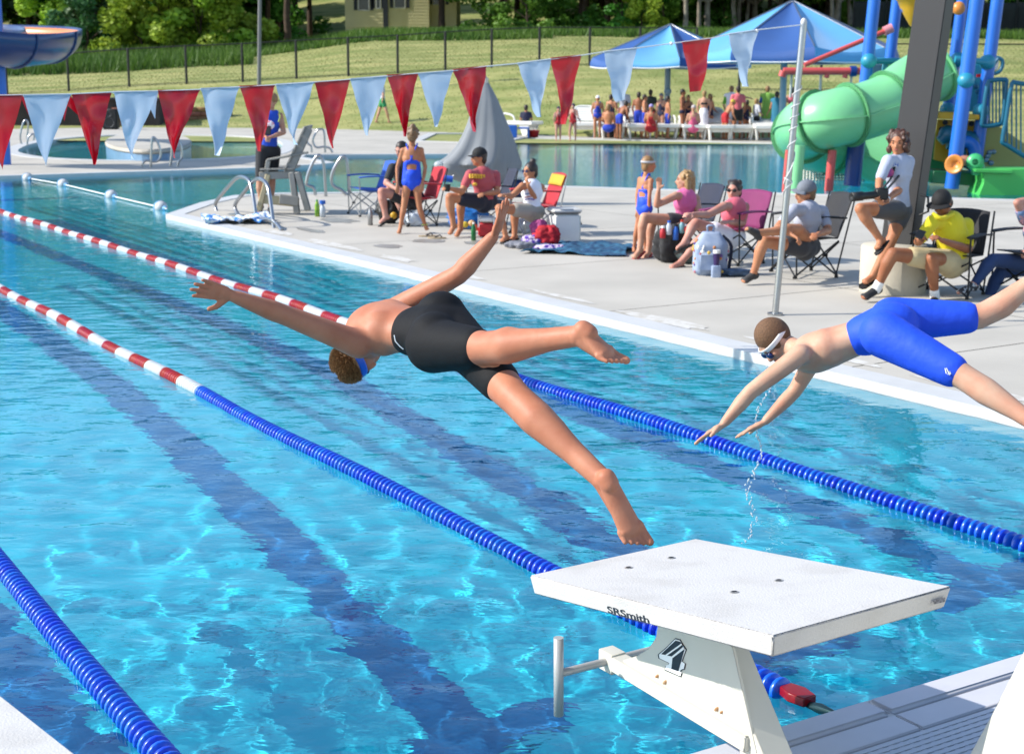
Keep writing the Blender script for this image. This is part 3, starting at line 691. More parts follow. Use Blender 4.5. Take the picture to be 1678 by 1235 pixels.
# starting block
blockw = mat('white fibreglass', (219, 217, 214), rough=.7, c2=(205, 202, 197), scale=6, bump=.0018, bscale=150, det=9, thr=(.48, .75)); creamp = mat('cream powder coat', (226, 222, 208), rough=.45, var=.03, scale=6); greyp = mat('light grey tube', (196, 194, 190), rough=.35, metal=.2)
darks = mat('dark bolt', (52, 50, 48), rough=.5, metal=.5); rust = mat('rust stain', (188, 120, 48), rough=.9, c2=(222, 206, 178), scale=30); inkm = mat('black print', (44, 46, 56), rough=.5)
def starting_block(off, main):
    a, b = G(867, 942, .55)+off, G(1140, 882, .55)+off; c, d = G(1560, 960, .70)+off, G(1267, 1041, .70)+off
    ctr = (a+b+c+d)/4
    sb = empty('starting_block', Vector((ctr.x+.18, ctr.y-.22, 0)), 'white starting block number 4 in the foreground with cream post' if main else 'starting block whose white platform corner shows at the bottom left', 'starting block')
    nrm = (b-a).cross(d-a).normalized()
    if nrm.z < 0: nrm = -nrm
    ex = (b-a).normalized(); ey = (d-a).normalized()
    m2 = MB(); lo = Vector((0, 0, -.064)); ins = [(a+ex*.012+ey*.012), (b-ex*.012+ey*.012), (c-ex*.012-ey*.012), (d+ex*.012-ey*.012)]
    m2.add([a, b, c, d]+[q+lo for q in ins], [(0, 1, 2, 3), (7, 6, 5, 4), (0, 4, 5, 1), (1, 5, 6, 2), (2, 6, 7, 3), (3, 7, 4, 0)]); m2.build('platform', blockw, sb, bevel=.005)
    def face(x, y, o=0): return onplane(x, y, (a+d)/2-E2*0, -E2)  # plane through the left edge
    pc = (a+b+c+d)/4-E2*.045  # left face plane of the post
    Q = lambda x, y, dp=0.0: onplane(x, y, pc+E2*dp-off, E2)+off
    body = [(1110, 1020), (1168, 1036), (1262, 1265), (1300, 1360), (1262, 1360), (1212, 1235), (1150, 1060)]
    m2 = MB(); m2.prism([Q(*q) for q in body], E2*.11); m2.build('column', creamp, sb, bevel=.006)
    gus = [(1078, 1020), (1074, 1045), (1062, 1062), (1044, 1074), (1020, 1082), (1002, 1084), (1215, 1206), (1240, 1235), (1200, 1060), (1165, 1030)]
    m2 = MB(); m2.prism([Q(*q, -.003) for q in gus], E2*.012); m2.build('web_plate', creamp, sb, bevel=.002)
    m2 = MB(); p0, p1 = Q(1003, 1083, .0), Q(1228, 1218, .0); m2.bar(p0+E2*.012, p1+E2*.012, .062, .052); m2.build('arm', creamp, sb, bevel=.004)
    hc = Q(1003, 1081, .012); he = hc-E2*.0
    m2 = MB(); l0 = hc-E2*.215+LN*.0; r0 = hc+E2*.30; m2.cyl(l0, r0, .0135, n=16); m2.build('cross_tube', greyp, sb)
    m2 = MB(); m2.box(hc, (.06, .075, .07), Matrix.Rotation(TH, 3, 'Z')); m2.build('clamp', creamp, sb, bevel=.003)
    for e in (l0, r0):
        m2 = MB(); m2.cyl(e+UP*.125-E2*.004, e-UP*.145, .0165, n=18); m2.build('grip_bar', greyp, sb, merge=True)
    base = Q(1300, 1345); m2 = MB(); m2.box((base.x+.05, base.y+.02, .012), (.32, .32, .022), Matrix.Rotation(TH, 3, 'Z')); m2.build('base_plate', creamp, sb, bevel=.003)
    for (x, y) in ((1100, 914), (1030, 930), (1276, 951), (1203, 970)):
        p = onplane(x, y, ctr-off, nrm)+off; m2 = MB(); m2.lathe(p+nrm*.001, nrm, [(.0005, .003), (.006, .003), (.008, .0025), (.011, .0005)], 14); m2.build('bolt', darks, sb)
        m2 = MB(); m2.lathe(p+nrm*.001, nrm, [(.0085, .0016), (.0135, .001)], 16); m2.build('washer', greyp, sb)
    if not main: return sb
    def text(s, p, size, xd, yd, m, name='lettering', bold=0, sh=0, xs=1.9):
        cu = bpy.data.curves.new(name, 'FONT'); cu.body = s; cu.size = size; cu.extrude = .0004; cu.offset = bold; cu.shear = sh; cu.align_x = 'LEFT'
        o = bpy.data.objects.new(name, cu); COL.objects.link(o); z = xd.cross(yd).normalized(); M = Matrix((xd*xs, yd, z)).transposed().to_4x4(); M.translation = p
        dg = bpy.context.evaluated_depsgraph_get(); me = bpy.data.meshes.new_from_object(o.evaluated_get(dg)); bpy.data.objects.remove(o)
        me.transform(M); me.transform(Matrix.Translation(-origin_of(sb))); me.materials.clear(); me.materials.append(m)
        o = bpy.data.objects.new(name, me); COL.objects.link(o); o.parent = sb; return o
    n_l = -(ex); xd = (d-a).normalized(); L_ = Vector((0, 0, -.064)); fn_ = (d-a).cross(L_+ex*.012); fn_.normalize()
    if fn_.dot(ex) > 0: fn_ = -fn_
    yd = fn_.cross(xd).normalized()
    if yd.z < 0: yd = -yd
    F0 = (a+d)/2+L_/2+ex*.006+fn_*.0015
    S = lambda x, y: onplane(x, y, F0, fn_)
    text('SRSmith', S(996, 1003), .031, xd, yd, inkm, bold=.0004); text('COMMERCIAL', S(1024, 1013.2), .0085, xd, yd, inkm)
    pN = Q(1076, 1100, -.0045); xd4 = -LN; t4 = Q(1120, 1060)
    wht = mat('white print', (236, 236, 234), rough=.5); navy = mat('navy print', (22, 30, 46), rough=.45)
    def poly4(pts, dp, m, nm='numeral'):
        m3 = MB(); P3 = [Q(x, y, dp) for x, y in pts]; m3.prism(P3, E2*.0012); return m3.build(nm, m, sb)
    o4 = [(1106.5, 1043.6), (1114.7, 1045.7), (1117.8, 1051.8), (1125, 1062), (1117.8, 1081.7), (1123.6, 1085.8), (1121.8, 1095), (1117, 1096), (1114.7, 1099), (1117.8, 1101), (1115.7, 1107.4), (1089, 1096), (1090, 1088.9), (1095, 1087.8), (1096.2, 1084.7), (1078.7, 1076.5), (1077.7, 1070.3), (1090, 1060)]
    o4 = [(x, y+1.5) for x, y in o4]; cxm = 1103; cym = 1076
    poly4(o4, -.0052, navy, 'numeral_outline'); poly4([(cxm+(x-cxm)*.92, cym+(y-cym)*.945) for x, y in o4], -.0066, wht, 'numeral_border')
    poly4([(1107, 1049), (1114, 1051), (1119, 1059), (1101, 1075), (1083, 1071), (1094, 1061)], -.008, navy); poly4([(1102, 1077), (1111, 1069), (1121, 1064), (1111, 1099), (1100, 1095)], -.0085, navy)
    poly4([(1116, 1054), (1117.5, 1056), (1092, 1074), (1089.5, 1073)], -.0098, wht, 'numeral_streak'); poly4([(1119.5, 1060), (1121, 1063), (1102.5, 1077), (1100.5, 1075)], -.0098, wht, 'numeral_streak')
    for (x, y, s) in ((1078, 1107, .010), (1091, 1117, .012), (1176, 1161, .012), (1183, 1166, .008)):
        m3 = MB(); m3.ell(Q(x, y, -.004), (s, .003, s*.6), Matrix.Rotation(-.5, 3, 'Y'), 10, 6); m3.build('rust_spot', rust, sb)
    q0 = S(0, 0) if False else None
    bd = (c+d)/2; nb = (c-d).cross(UP).normalized(); 
    if nb.y > 0: nb = -nb
    BF = lambda x, y: onplane(x, y, d+nb*.004, nb)
    m3 = MB(); m3.add([BF(1530, 983), BF(1549, 978), BF(1549, 985), BF(1530, 990)], [(0, 1, 2, 3)]); m3.build('maker_plate', mat('grey label', (160, 160, 165), rough=.4, c2=(70, 70, 80), scale=120), sb)
    return sb
sblk = starting_block(Vector((0, 0, 0)), True)
# neighbour block platform at lower left (same casting)
nb_ = starting_block(G(40, 1168, .62)-(G(1140, 882, .55)*.55+G(1560, 960, .70)*.45)+Vector((0.0, 0.0, 0.0)), False)
# slanted cream post in the right corner
sp = empty('slanted_post', G(1660, 1330, 0), 'cream painted slanted flat post cropped by the bottom right corner', 'post')
Yp = 3.3
pp = [W(1678, 1075, Yp+.5), W(1760, 900, Yp+.5), W(1850, 920, Yp-.3), W(1745, 1235, Yp-.3), W(1700, 1400, Yp-.3), W(1500, 1420, Yp+.5), W(1590, 1235, Yp+.5)]
MB().prism(pp, Vector((.03, .05, 0))).build('post_body', creamp, sp, bevel=.005)
# end wall rim and grating
rim = empty('gutter_rim', EW, None, None); tag(rim, kind='structure')
lav = mat('white rim stone', (222, 221, 226), rough=.45, var=.03, scale=8, world=True)
ed = EWd; inw = Vector((ed.y, -ed.x, 0))   # away from water
def rimbox(o0, o1, z0, z1, m, nm, l0=-3, l1=6.4, seg=1.22, bev=.006):
    t = l0
    while t < l1:
        m2 = MB(); c = EW+ed*(t+seg/2)+inw*(o0+o1)/2; m2.box((c.x, c.y, (z0+z1)/2), (seg-.005, o1-o0, z1-z0), Matrix.Rotation(math.atan2(ed.y, ed.x), 3, 'Z')); m2.build(nm, m, rim, bevel=bev); t += seg
rimbox(-.02, .10, -.12, .028, lav, 'lip_stone', bev=.014); rimbox(.112, .235, -.05, .022, lav, 'kerb_stone')
gr = empty('gutter_grating', EW+inw*.5, 'white slotted plastic gutter grating behind the pool end wall', 'grating')
gp = mat('white grating plastic', (214, 217, 224), rough=.5, var=.03, scale=5)
m2 = MB(); rot = Matrix.Rotation(math.atan2(ed.y, ed.x), 3, 'Z')
for r_i in range(40):
    oc = .262+r_i*.026; c = EW+ed*1.6+inw*oc; m2.box((c.x, c.y, .018), (6.4, .0185, .012), rot)
    for k in range(140):
        t = -1.55+k*.046+(r_i % 2)*.023; c = EW+ed*t+inw*(oc+.013); m2.box((c.x, c.y, .0165), (.018, .0075, .009), rot)
o = m2.build('slat', gp, gr); o['kind'] = 'stuff'
m2 = MB(); c = EW+ed*1.6+inw*.8; m2.box((c.x, c.y, .0045), (6.4, 1.1, .005), rot); m2.build('slot_backing', mat('slot shade', (60, 64, 72), rough=.8), gr)  # flat dark sheet under the slats paints shade into the slots
# drips falling from second diver
dp = mat('water drops', (235, 242, 245), rough=.05, trans=.6)
m2 = MB(); rr = random.Random(4); y = 600
while y < 892:
    t = (y-600)/292; x = 1258-40*t+9*math.sin(t*16)+rr.uniform(-2.5, 2.5)+(8*rr.random() if t > .6 else 0); p = W(x, y, 7.3-.9*t); s = rr.uniform(.002, .0052); m2.ell(p, (s, s, s*rr.uniform(.8, 1.8)), nu=6, nv=5); y += rr.uniform(1.2, 3.4)
o = m2.build('water_drips', dp); tag(o, 'thin trail of water drops falling past the second diver', 'water drops', kind='stuff')

# ---------------------------------------------------------------- ladders / rails
def rail(root, path, r=.029, nm='rail'): MB().tube(smoothpath(path, 5), r, 10).build(nm, steel, root)
def handrail(label, group, lines, Yfn=None):
    b = lines[0]; root = empty('grab_rail', b[0], label, 'handrail', group); 
    for l in lines: rail(root, l)
    return root
def railpath(pts, a, b):   # px points on the vertical plane through ground points a,b
    A, B = G(*a), G(*b); n = (B-A).cross(UP).normalized()
    return [onplane(x, y, A, n) for x, y in pts]
l1 = railpath([(462, 378), (452, 366), (436, 359), (408, 362), (396, 357), (387, 346), (386, 334), (400, 315), (414, 298), (424, 293), (434, 298), (440, 310), (444, 335), (449, 375)], (462, 378), (386, 352))
l2 = railpath([(420, 364), (405, 358), (385, 352), (365, 355), (357, 350), (353, 338), (356, 328), (372, 308), (386, 293), (396, 290), (408, 296), (413, 312), (417, 335), (420, 358)], (425, 366), (354, 345))
handrail('steel grab rails at the deck corner beside the striped towel', 'steel pool rails', [l1, l2])
r_a = railpath([(571, 322), (560, 312), (547, 305), (543, 295), (546, 280), (556, 262), (563, 256), (568, 262), (571, 285), (574, 318)], (574, 320), (545, 320))
r_b = railpath([(517, 320), (514, 308), (505, 304), (502, 300), (506, 282), (515, 262), (521, 255), (527, 258), (531, 275), (534, 322)], (534, 322), (503, 322))
handrail('bright steel grab rails behind the lifeguard chair', 'steel pool rails', [r_a, r_b])
r_c = railpath([(236, 275), (234, 268), (240, 263), (255, 265), (263, 257), (261, 240), (254, 227), (249, 230), (247, 274)], (250, 275), (235, 275))
r_d = railpath([(279, 272), (281, 255), (283, 235), (290, 228), (297, 240), (298, 258), (293, 264), (291, 274)], (279, 273), (298, 273))
handrail('pair of steel grab rails between wading pool and far lane water', 'steel pool rails', [r_c, r_d])
r_e = railpath([(35, 236), (33, 222), (38, 202), (43, 197), (46, 204), (44, 228)], (33, 237), (46, 237)); r_f = railpath([(44, 238), (46, 226), (52, 220), (56, 222), (55, 230)], (44, 238), (56, 238))
handrail('small steel grab rails at the far left of the wading pool', 'steel pool rails', [r_e, r_f])
r_g = railpath([(545, 250), (540, 243), (530, 241), (520, 242), (515, 238), (513, 228), (520, 214), (524, 212), (531, 216), (533, 250)], (545, 252), (515, 252)); r_h = railpath([(511, 250), (510, 240), (505, 236), (503, 228), (507, 218), (508, 212)], (511, 252), (503, 252))
handrail('steel grab rails on the far deck strip behind the lifeguard chair', 'steel pool rails', [r_g, r_h])

# lifeguard chair (low grey recycled-plastic stand)
gp1 = mat('grey plastic lumber', (158, 156, 150), rough=.7, var=.1, scale=8, bump=.002, bscale=40); tanl = mat('tan plastic lumber', (202, 188, 152), rough=.7, var=.06, scale=8)
Yc = G(490, 352).y
lg = empty('lifeguard_chair', G(470, 345), 'grey plastic lifeguard chair standing on deck behind the standing official', 'lifeguard chair')
def LG(x, y, dy=0): return W(x, y, Yc+dy)
for dy in (0, .75):
    m2 = MB(); m2.bar(LG(487, 350, dy), LG(478, 282, dy), .09, .13); m2.build('leg', gp1, lg, bevel=.01)
    m2 = MB(); m2.bar(LG(505, 345, dy), LG(487, 282, dy), .09, .13); m2.build('leg', gp1, lg, bevel=.01)
    m2 = MB(); m2.bar(LG(424, 345, dy), LG(440, 285, dy), .08, .1); m2.build('leg', tanl, lg, bevel=.01)
    m2 = MB(); m2.bar(LG(470, 288, dy), LG(505, 210, dy), .05, .15); m2.build('back_post', gp1, lg, bevel=.01)
    m2 = MB(); m2.bar(LG(425, 288, dy), LG(488, 286, dy), .06, .12); m2.build('side_rail', gp1, lg, bevel=.008)
    m2 = MB(); m2.bar(LG(438, 262, dy), LG(505, 250, dy), .09, .035); m2.build('armrest', gp1, lg, bevel=.008)
    m2 = MB(); m2.bar(LG(436, 287, dy), LG(440, 262, dy), .07, .07); m2.build('arm_post', gp1, lg, bevel=.008)
m2 = MB(); m2.bar(LG(430, 326, .0), LG(490, 332, .0), .05, .14); m2.build('brace', tanl, lg, bevel=.008)
m2 = MB(); m2.bar(LG(458, 326, -.06), LG(489, 330, -.06), .04, .15); m2.build('step', gp1, lg, bevel=.008)
for i in range(6):
    t = i/5.5; m2 = MB(); p = LG(432+48*t, 283-1*t, 0); m2.box((p.x, p.y+.375, p.z+.05), (.1, .86, .03)); m2.build('seat_slat', gp1, lg, bevel=.004)
for i in range(5):
    p = LG(474+29*i/4, 276-62*i/4, 0); m2 = MB(); m2.box((p.x-.05, p.y+.375, p.z), (.03, .86, .13), Matrix.Rotation(.42, 3, 'Y')); m2.build('back_slat', gp1, lg, bevel=.004)

# furled grey umbrella
Yu = 25.2
gum = mat('grey canvas', (142, 147, 152), rough=.8, var=.07, scale=2, sheen=.2)
ub = W(800, 300, Yu); um = empty('covered_umbrella', (ub.x, ub.y, 0), 'tall closed umbrella draped in billowing grey cover behind the seated man', 'umbrella')
prof = [(125, 795, 797), (135, 791, 800), (150, 786, 808), (165, 780, 815), (185, 772, 822), (205, 765, 829), (225, 756, 836), (240, 748, 840), (255, 736, 842), (266, 722, 843), (275, 722, 842), (283, 745, 841), (290, 765, 839)]
def um_fn(u, v):
    i = v*(len(prof)-1); k = min(len(prof)-2, int(i)); f = i-k; y, x0, x1 = [prof[k][j]*(1-f)+prof[k+1][j]*f for j in range(3)]
    a = u*2*math.pi; p = W((x0+x1)/2, y, Yu); hw = (x1-x0)/2/2430*Yu; fold = 1+.13*math.sin(a*5+v*3)*v+.09*math.sin(a*11+1+v*2)*v+.04*math.sin(a*23+v*5)*v
    zz = .22*v*math.sin(a*3+.5) if v > .8 else 0
    return p+Vector((math.cos(a)*hw*fold, math.sin(a)*hw*.55*fold, zz*.5))
MB().grid(um_fn, 60, 40).build('cover', gum, um, solid=.008)
pt = W(797, 128, Yu); MB().cyl((pt.x, pt.y, 0), pt, .035).build('pole', steel, um)
m2 = MB(); m2.box((ub.x, ub.y, .07), (.6, .6, .13)); m2.build('base', mat('dark blue plastic', (24, 50, 100), rough=.5), um, bevel=.02)
m2 = MB(); q = W(838, 298, Yu); m2.box((q.x+.05, q.y-.1, q.z-.1), (.35, .3, .3)); m2.build('weight_bag', mat('dark blue plastic', (24, 50, 100)), um, bevel=.05)
for q, r_b in ((W(722, 270, Yu-.1), (.12, .1, .07)), (W(850, 290, Yu-.1), (.11, .1, .12))): m2 = MB(); m2.ell(q, r_b); m2.build('clear_weight', mat('clear plastic', (225, 235, 238), rough=.1, trans=.6), um)

# lamp post, blue steps, bucket, planter wall, speaker
lp0 = G(424, 203); lp = empty('lamp_post', lp0, 'grey tapered lamp post standing at the grass edge behind pool', 'lamp post')
MB().cyl(lp0, W(427, -160, lp0.y), .10, .07, 12).build('shaft', mat('grey painted steel', (120, 122, 122), rough=.5, var=.05), lp)
MB().cyl(lp0, lp0+UP*.05, .22, n=12).build('base_plate', mat('grey painted steel', ()), lp)
q = W(427, -160, lp0.y); m2 = MB(); m2.box((q.x+.3, q.y, q.z), (.8, .3, .12)); m2.build('lamp_head', blk, lp)
bs = empty('pool_steps', G(855, 226), 'bright blue plastic step box at the water edge of the far pool', 'steps')
bm_ = mat('bright blue plastic', (28, 104, 205), rough=.4)
b0 = G(852, 226); m2 = MB(); m2.box((b0.x-.3, b0.y, .22), (.4, .5, .44)); m2.build('step_low', bm_, bs, bevel=.02); m2 = MB(); m2.box((b0.x+.12, b0.y+.1, .34), (.42, .6, .05)); m2.build('step_top', bm_, bs, bevel=.01)
for s_ in (-.15, .25): m2 = MB(); m2.box((b0.x+.3, b0.y+s_, .16), (.06, .06, .31)); m2.build('leg', bm_, bs)
b0 = G(874, 226, 0); bk = empty('bucket', b0, 'small red bucket standing at the far pool edge', 'bucket')
m2 = MB(); m2.lathe(b0, UP, [(.001, .01), (.16, .01), (.22, .24), (.235, .25), (.235, .27), (.2, .27), (.15, .05)], 16); m2.build('pail', mat('red bucket plastic', (160, 20, 30), rough=.4), bk)
m2 = MB(); m2.tube([b0+Vector((.22*math.cos(a), 0, .26+.14*math.sin(a))) for a in np.linspace(0, math.pi, 9)], .008, 5); m2.build('handle', steel, bk)
pw = empty('planter_wall', G(285, 207), 'low brown brick planter wall at the grass edge behind pennants', 'wall')
brick = mat('brown brick', (150, 104, 74), rough=.9, objrand=.25, var=.2, scale=8); wa, wb = G(190, 208), G(382, 206); wdv = (wb-wa).normalized(); Lw = (wb-wa).length; rr = random.Random(2)
bmsh = MB().box((0, 0, 0), (.585, .3, .19)).build('brick', brick, None, bevel=.01).data; bpy.data.objects.remove(bpy.data.objects['brick'])
for r_i in range(4):
    t = (.15 if r_i % 2 else .3)
    while t < Lw-.3:
        o = bpy.data.objects.new('brick', bmsh); COL.objects.link(o); o.parent = pw; o.location = wa+wdv*t+UP*(.1+r_i*.2)+Vector((0, rr.uniform(-.01, .01), 0))-pw.location; o.rotation_euler = (0, 0, math.atan2(wdv.y, wdv.x)); t += .6
m2 = MB(); c = (wa+wb)/2; m2.box((c.x, c.y+.02, .38), (Lw-.1, .24, .76), Matrix.Rotation(math.atan2(wdv.y, wdv.x), 3, 'Z')); m2.build('mortar', jointm, pw)
c = G(182, 212); sk_ = empty('loudspeaker', c, 'black loudspeaker box on the deck beside the brown planter wall', 'loudspeaker'); m2 = MB(); m2.box((c.x, c.y, .4), (.62, .5, .8)); m2.build('cabinet', blk, sk_, bevel=.05); m2 = MB(); m2.lathe(c+Vector((.0, -.26, .28)), (0, -1, 0), [(.2, 0), (.15, -.03), (.05, -.05), (.001, -.03)], 16); m2.build('cone', mat('grey rubber', (80, 84, 90), rough=.5), sk_); m2 = MB(); m2.lathe(c+Vector((.0, -.26, .6)), (0, -1, 0), [(.1, 0), (.07, -.02), (.001, -.03)], 12); m2.build('tweeter', mat('grey rubber', ()), sk_)
bt = empty('dark_shelter', G(70, 205), 'dark boxed equipment shed at far left behind the pennants', 'shed'); c = G(70, 208); m2 = MB(); m2.box((c.x, c.y+1.5, .55), (9.5, 2, 1.1)); m2.build('body', mat('shed board', (70, 62, 60), rough=.9, var=.2, scale=3), bt); m2 = MB(); m2.box((c.x, c.y+1.5, 1.14), (9.9, 2.4, .08)); m2.build('lid', blk, bt)
# islands
isl = empty('pool_island', G(240, 245), None, None); tag(isl, kind='structure')
ip = [G(243+71*math.cos(a), 231+14*math.sin(a), .30) for a in np.linspace(0, 2*math.pi, 40, endpoint=False)]
m2 = MB(); m2.prism([Vector((p.x, p.y, .18)) for p in ip], (0, 0, .12)); m2.build('island_top', deck_m, isl, bevel=.03)
c_ = sum(ip, Vector())/len(ip); m2 = MB(); m2.prism([c_+(Vector((p.x, p.y, 0))-Vector((c_.x, c_.y, 0)))*.985-UP*(c_.z+1.3) for p in ip], (0, 0, 1.48)); m2.build('island_side', mat('blue tile band', (120, 160, 196), rough=.3, var=.1, scale=4), isl)
# ================================================================ PLAY STRUCTURE, CANOPIES
YS = 30.0
gsl = mat('green slide fibreglass', (138, 222, 158), rough=.32, var=.06, scale=1.5, spec=.5); gdk = mat('dark green moulding', (20, 106, 62), rough=.4, var=.1, scale=2)
pbl = mat('blue powder coat', (34, 116, 222), rough=.35, var=.04, scale=3); pbd = mat('navy powder coat', (18, 62, 140), rough=.4)
tq = mat('turquoise panel', (44, 152, 184), rough=.4, var=.06, scale=3); tqd = mat('teal rail', (22, 112, 144), rough=.4); yel = mat('yellow panel', (214, 168, 34), rough=.45, var=.08, scale=3); olv = mat('olive tan panel', (186, 174, 98), rough=.5, var=.06, scale=2)
pnk = mat('coral pipe', (226, 92, 88), rough=.4, var=.05, scale=3); org = mat('orange plastic', (232, 150, 62), rough=.4); tan = mat('tan beam', (196, 132, 104), rough=.6)
ps = empty('play_structure', G(1500, 300), 'big water play structure with green tube slide and blue posts', 'play structure')
def T(name, a, b, r, m, Y=YS, Y2=None, n=14, par=None):
    return MB().cyl(W(*a, Y), W(*b, Y2 or Y), r, n=n).build(name, m, par or ps)
cl = smoothpath([W(1530, 118, 30.6), W(1490, 142, 30.3), W(1455, 168, 30.0), W(1410, 184, 29.8), W(1370, 193, 29.6), W(1338, 201, 29.8), W(1318, 210, 30.4), W(1316, 226, 31.4), W(1335, 238, 32.2), W(1390, 243, 32.6), W(1450, 262, 32.4), W(1510, 290, 32.0)], 7)
rad = .55
tube_root = None
sl_ = MB(); 
def tube_sec(i0, i1, m, nm, r=rad):
    m2 = MB(); m2.tube(cl[i0:i1+1], r, 28, caps=False); return m2.build(nm, m, ps, solid=.03)
sec = [0, 13, 24, 34, 46, 60, len(cl)-1]
for a, b in zip(sec[:-1], sec[1:]):
    s_ = tube_sec(a, b, gsl, 'slide_section')
    for e in (a, b):
        d = (cl[min(e+1, len(cl)-1)]-cl[max(e-1, 0)]).normalized(); m2 = MB(); m2.lathe(cl[e], d, [(rad-.01, -.025), (rad+.09, -.025), (rad+.09, .025), (rad-.01, .025)], 32, smooth=False); m2.build('flange', gsl, s_)
    for sg in (1, -1):   # side seams
        m2 = MB(); pts = []
        for i in range(a, b+1):
            d = (cl[min(i+1, len(cl)-1)]-cl[max(i-1, 0)]).normalized(); s = d.cross(UP).normalized(); pts.append(cl[i]+s*sg*(rad+.012))
        for p, q in zip(pts[:-1], pts[1:]): m2.bar(p, q, .09, .022)
        m2.build('seam', gsl, s_)
for (a, b, r, m, Y) in (((1437, -40), (1400, 305), .125, pbl, 30.8), ((1475, -40), (1452, 150), .115, pbl, 32.2), ((1606, -40), (1559, 309), .14, pbl, 29.2), ((1582, -40), (1553, 190), .115, pbl, 31.2), ((1640, -40), (1597, 282), .125, pbl, 30.2), ((1404, 222), (1396, 304), .17, pbd, 30.6)):
    T('post', a, b, r, m, Y)
T('support_post', (1310, 238), (1303, 322), .11, gsl, 28.6); T('support_post', (1293, 246), (1286, 322), .07, pnk, 29.4); T('support_post', (1364, 246), (1357, 322), .085, pnk, 29.6)
for (x, y, Y) in ((1424, 100, 30.7), (1402, 222, 30.5), (1570, 98, 31.1), (1618, 102, 30.1), (1553, 180, 31.1), (1607, 182, 30.1), (1583, 132, 29.1)):
    MB().ell(W(x, y, Y), (.17, .17, .15)).build('clamp_ball', tq, ps)
# rails and panels round the platform
def panel(name, pts, Y, m, th=.05): return MB().prism([W(x, y, Y) for x, y in pts], (0, th, 0)).build(name, m, ps, bevel=.01)
T('top_rail', (1424, 100), (1625, 103), .065, tq, 31.0); T('top_rail', (1565, 97), (1622, 103), .065, tq, 30.0)
panel('slide_hood', [(1455, 103), (1518, 104), (1512, 160), (1478, 165), (1447, 140)], 31.2, mat('pale green panel', (132, 206, 150), rough=.4))
panel('lattice_panel', [(1426, 106), (1446, 106), (1441, 138), (1421, 136)], 31.3, mat('grey blue panel', (90, 130, 160), rough=.5)); panel('panel_strip', [(1447, 104), (1456, 104), (1450, 138), (1442, 138)], 31.1, tq)
panel('safety_panel', [(1552, 104), (1572, 104), (1565, 184), (1545, 182)], 31.4, tq); panel('safety_panel', [(1589, 106), (1620, 106), (1609, 184), (1580, 183)], 30.6, tq)
for i in range(5):
    x = 1556+i*3.6; m2 = MB(); m2.cyl(W(x, 106, 31.2), W(x-5, 182, 31.2), .015, n=6); m2.build('baluster', tqd, ps)
mb_ = MB(); mb_.prism([W(1600, 122, 30.5), W(1611, 121, 30.5), W(1611, 126, 30.5), W(1600, 127, 30.5)], (0, -.03, 0)); mb_.build('red_sticker', red_p, ps)
for k in range(3): MB().ell(W(1599+k*3, 142+k*9, 30.45), (.05, .03, .05)).build('bolt_cap', tqd, ps)
panel('platform_edge', [(1538, 184), (1568, 184), (1606, 189), (1605, 197), (1538, 195)], 29.9, yel, .9)
wallp = panel('climbing_panel', [(1537, 196), (1604, 198), (1596, 262), (1588, 276), (1530, 262), (1534, 216)], 30.6, yel)
dkh = mat('hole shade', (30, 44, 70), rough=.7)  # dark discs on the panel; shade inside its holes is put into their colour
for (x, y) in ((1549, 201), (1561, 214), (1543, 212), (1578, 206), (1589, 218), (1592, 203), (1584, 232), (1570, 226)): MB().cyl(W(x, y, 30.57), W(x, y, 30.5), .055, n=10).build('hole_disc', dkh, wallp)
panel('platform_skirt', [(1470, 196), (1498, 186), (1500, 202), (1480, 216)], 31.6, yel)
op = panel('ramp_panel', [(1606, 196), (1634, 205), (1700, 265), (1700, 278), (1604, 275)], 30.4, olv); panel('ramp_side', [(1606, 186), (1700, 250), (1700, 262), (1634, 214), (1606, 212)], 31.2, mat('ramp tan', (206, 186, 110), rough=.5))
for (x, y) in ((1622, 250), (1616, 262), (1624, 267), (1628, 249), (1619, 256)): MB().ell(W(x, y, 30.37), (.06, .03, .05)).build('rivet', mat('steel rivet', (140, 160, 175), rough=.3, metal=.6), op)
# gates and stair balusters
def gate(pts, Y, nb, m):
    g = MB().tube(smoothpath([W(x, y, Y) for x, y in pts], 3, True), .045, 8, closed=True).build('gate_frame', m, ps)
    x0 = min(p[0] for p in pts); x1 = max(p[0] for p in pts); n = len(pts)
    for i in range(1, nb):
        x = x0+(x1-x0)*i/nb; ysx = []
        for a, b in zip(pts, pts[1:]+pts[:1]):
            if (a[0]-x)*(b[0]-x) < 0: ysx.append(a[1]+(b[1]-a[1])*(x-a[0])/(b[0]-a[0]))
        if len(ysx) >= 2: MB().cyl(W(x, min(ysx), Y), W(x, max(ysx), Y), .017, n=6).build('baluster', tqd, g)
gate([(1626, 132), (1646, 131), (1649, 138), (1643, 196), (1636, 204), (1612, 206), (1610, 196), (1618, 140)], 29.8, 7, tqd)
gate([(1657, 144), (1666, 136), (1720, 156), (1740, 230), (1720, 275), (1650, 238), (1643, 230), (1648, 200)], 29.6, 13, tqd)
T('light_arm', (1625, 112), (1636, 96), .03, tqd, 30.4)
m2 = MB(); m2.tube(smoothpath([W(x, y, 30.8) for x, y in ((1625, 96), (1640, 97), (1643, 106), (1637, 118), (1624, 119))], 3, True), .04, 8, closed=True); m2.build('hoop', tqd, ps)
panel('white_board', [(1626, 100), (1637, 100), (1635, 115), (1623, 115)], 30.9, white_p)
